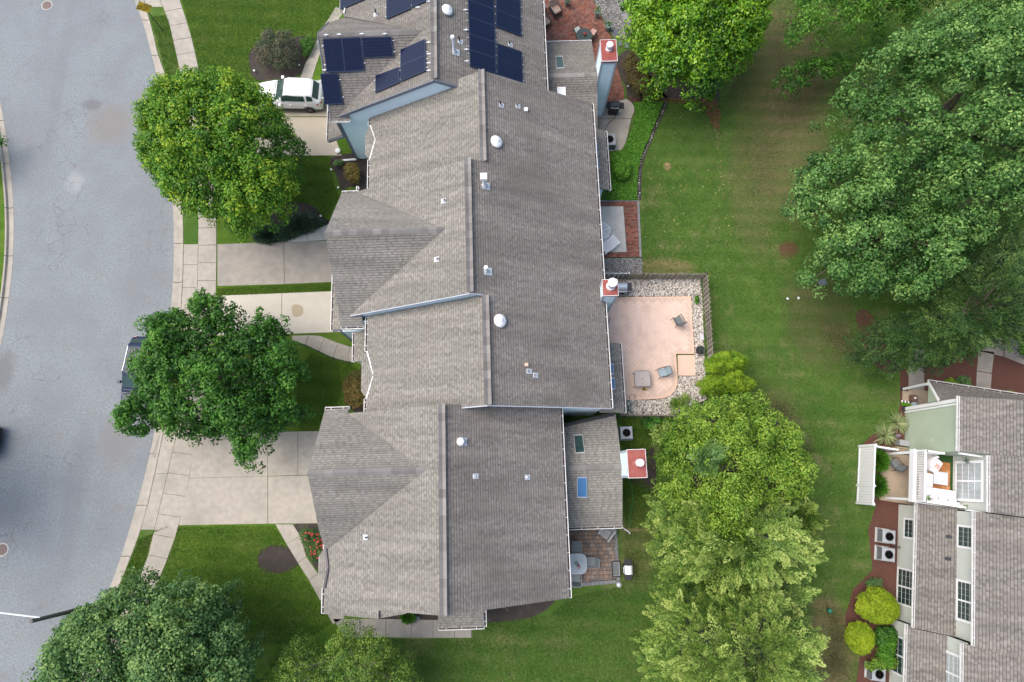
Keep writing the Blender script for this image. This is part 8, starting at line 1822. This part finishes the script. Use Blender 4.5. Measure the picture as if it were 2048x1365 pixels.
cover('fallen_leaves', [(1430, 250), (1436, 250), (1450, 400), (1440, 400)], 60, (.10, .06), 'litter', (.012, .03), (.3, 1.0), seed=86)
cover('fallen_leaves', [(1300, 700), (1500, 820), (1680, 900), (1700, 1100), (1650, 1360), (1600, 1000), (1500, 700)], 70, (.08, .05), 'litter', (.012, .03), (.6, 1.0), seed=87)
# grass tufts: short blades over the nearer lawns, one mass
def tufts(pix, n, seed, m='grass_blades', avoid=(), h=(.03, .08), fade=0.0, av_fade=0.0):
    rs = np.random.RandomState(seed); poly = np.array([tuple(G(x, y, 0).xy) for x, y in pix]); lo, hi = poly.min(0), poly.max(0); out = np.zeros((0, 2))
    av = [np.array([tuple(G(x, y, 0).xy) for x, y in a]) for a in avoid]
    while len(out) < n:
        q = rs.uniform(lo, hi, (n, 2)); q = q[inside_np(q, poly)]
        for a in av: q = q[~(inside_np(q, a) & (seg_dist(q, a) > av_fade * rs.uniform(0, 1, len(q))))]
        if fade: q = q[seg_dist(q, poly) > fade * rs.uniform(0, 1, len(q)) ** .7]
        out = np.vstack([out, q])
    P = out[:n]; a = rs.uniform(0, 6.283, n); d = np.column_stack([np.cos(a), np.sin(a)]); hh = rs.uniform(h[0], h[1], n); ln = rs.uniform(.02, .07, n)
    base = np.column_stack([P, np.full(n, .004)]); sd_ = np.column_stack([-d[:, 1], d[:, 0], np.zeros(n)]) * rs.uniform(.010, .022, n)[:, None]; tip = base + np.column_stack([d * ln[:, None], hh])
    c = P.mean(0); V = np.stack([base - sd_, base + sd_, tip], 1).reshape(-1, 3) - np.array([c[0], c[1], 0]); F = np.arange(3 * n).reshape(n, 3)
    o = raw_mesh('grass', V, F, [M[m]], None, np.clip(rs.uniform(0, .75, n) + .12 + .10 * np.sin(P[:, 1] * 5.2 + P[:, 0] * .5), 0, 1), kind='stuff'); o.location = (c[0], c[1], 0)
M['grass_blades'] = leaf('grass_blades', [(0.032, 0.090, 0.009), (0.072, 0.160, 0.016), (0.120, 0.215, 0.022), (0.25, 0.28, 0.07)], .2)
M['grass_dry'] = leaf('grass_blades_common', [(0.026, 0.078, 0.012), (0.056, 0.130, 0.020), (0.092, 0.172, 0.028), (0.27, 0.25, 0.12)], .2)
M['grass_bare'] = leaf('grass_blades_bare', [(0.060, 0.085, 0.025), (0.10, 0.11, 0.04), (0.16, 0.14, 0.065), (0.30, 0.25, 0.15)], .2)
tufts([(SWR(0) + 2, -10), (SWR(60) + 2, 60), (SWR(120) + 2, 120), (SWR(160) + 2, 165), (560, 165), (625, 95), (690, 20), (690, -10)], 52000, 91, avoid=[[(500, 135), (498, 108), (512, 92), (550, 84), (600, 74), (636, 80), (622, 112), (600, 150), (560, 158), (520, 163), (503, 150)]])
tufts([(600, 313), (660, 313), (662, 345), (672, 380), (680, 395), (650, 440), (622, 408), (560, 405), (560, 330)], 12000, 92)
tufts([(356, 1054), (550, 1052), (596, 1128), (665, 1245), (600, 1290), (300, 1290), (260, 1240), (SWR(1140) + 2, 1140)], 50000, 93, avoid=[[(515, 1115), (540, 1092), (580, 1098), (596, 1128), (560, 1147), (520, 1134)]])
tufts([(345, 1050), (SWL(1062) - 1, 1062), (SWL(1140) - 1, 1140), (SWL(1180) - 1, 1180), (BACK(1180) + 2, 1180), (BACK(1080) + 2, 1080)], 5000, 94)
tufts([(BACK(40) + 2, 35), (SWL(40) - 1, 30), (SWL(160) - 1, 160), (BACK(160) + 2, 160)], 5000, 95)
tufts([(434, 577), (664, 566), (666, 582), (480, 591), (434, 592)], 6000, 96)
tufts([(620, 705), (705, 728), (720, 745), (690, 760), (660, 862), (600, 862), (590, 760)], 12000, 97)
tufts([(1285, 210), (1400, 214), (1450, 200), (1545, -20), (1700, -60), (2060, -60), (2060, 500), (1820, 640), (1740, 722), (1790, 750), (1800, 810), (1745, 870), (1719, 890), (1714, 1010), (1748, 1015), (1737, 1060), (1745, 1140), (1704, 1180), (1690, 1235), (1695, 1270), (1718, 1310), (1712, 1380), (1540, 1380), (1560, 1230), (1540, 1000), (1470, 780), (1430, 700), (1418, 548), (1286, 548)], 215000, 98, 'grass_dry', avoid=[[(1470, 60), (1545, 0), (1590, 90), (1660, 100), (1690, 180), (1660, 300), (1600, 400), (1540, 440), (1500, 300)], [(1640, 1200), (1690, 1240), (1700, 1340), (1640, 1340)]], av_fade=2.6)
tufts([(1250, 1065), (1300, 1060), (1320, 1180), (1290, 1300), (1290, 1365), (690, 1380), (690, 1279), (945, 1278), (945, 1248), (1100, 1230), (1140, 1195), (1245, 1172)], 50000, 99, 'grass_dry')
tufts([(1245, 835), (1300, 842), (1300, 930), (1260, 940), (1310, 980), (1310, 1060), (1250, 1056)], 14000, 100, 'grass_blades')
tufts([(1545, 0), (1590, 90), (1660, 100), (1690, 180), (1660, 260), (1600, 330), (1560, 400), (1500, 420), (1440, 300), (1455, 200), (1520, 110)], 15000, 101, 'grass_bare', fade=2.2)
tufts([(1620, 620), (1700, 640), (1740, 720), (1700, 730), (1640, 690)], 4000, 102, 'grass_bare', fade=2.2); tufts([(1500, 780), (1580, 800), (1640, 900), (1620, 960), (1560, 860)], 4000, 103, 'grass_bare', fade=2.2)
tufts([(1640, 1180), (1690, 1230), (1700, 1300), (1710, 1365), (1620, 1365), (1650, 1280)], 6000, 104, 'grass_bare', fade=2.2)
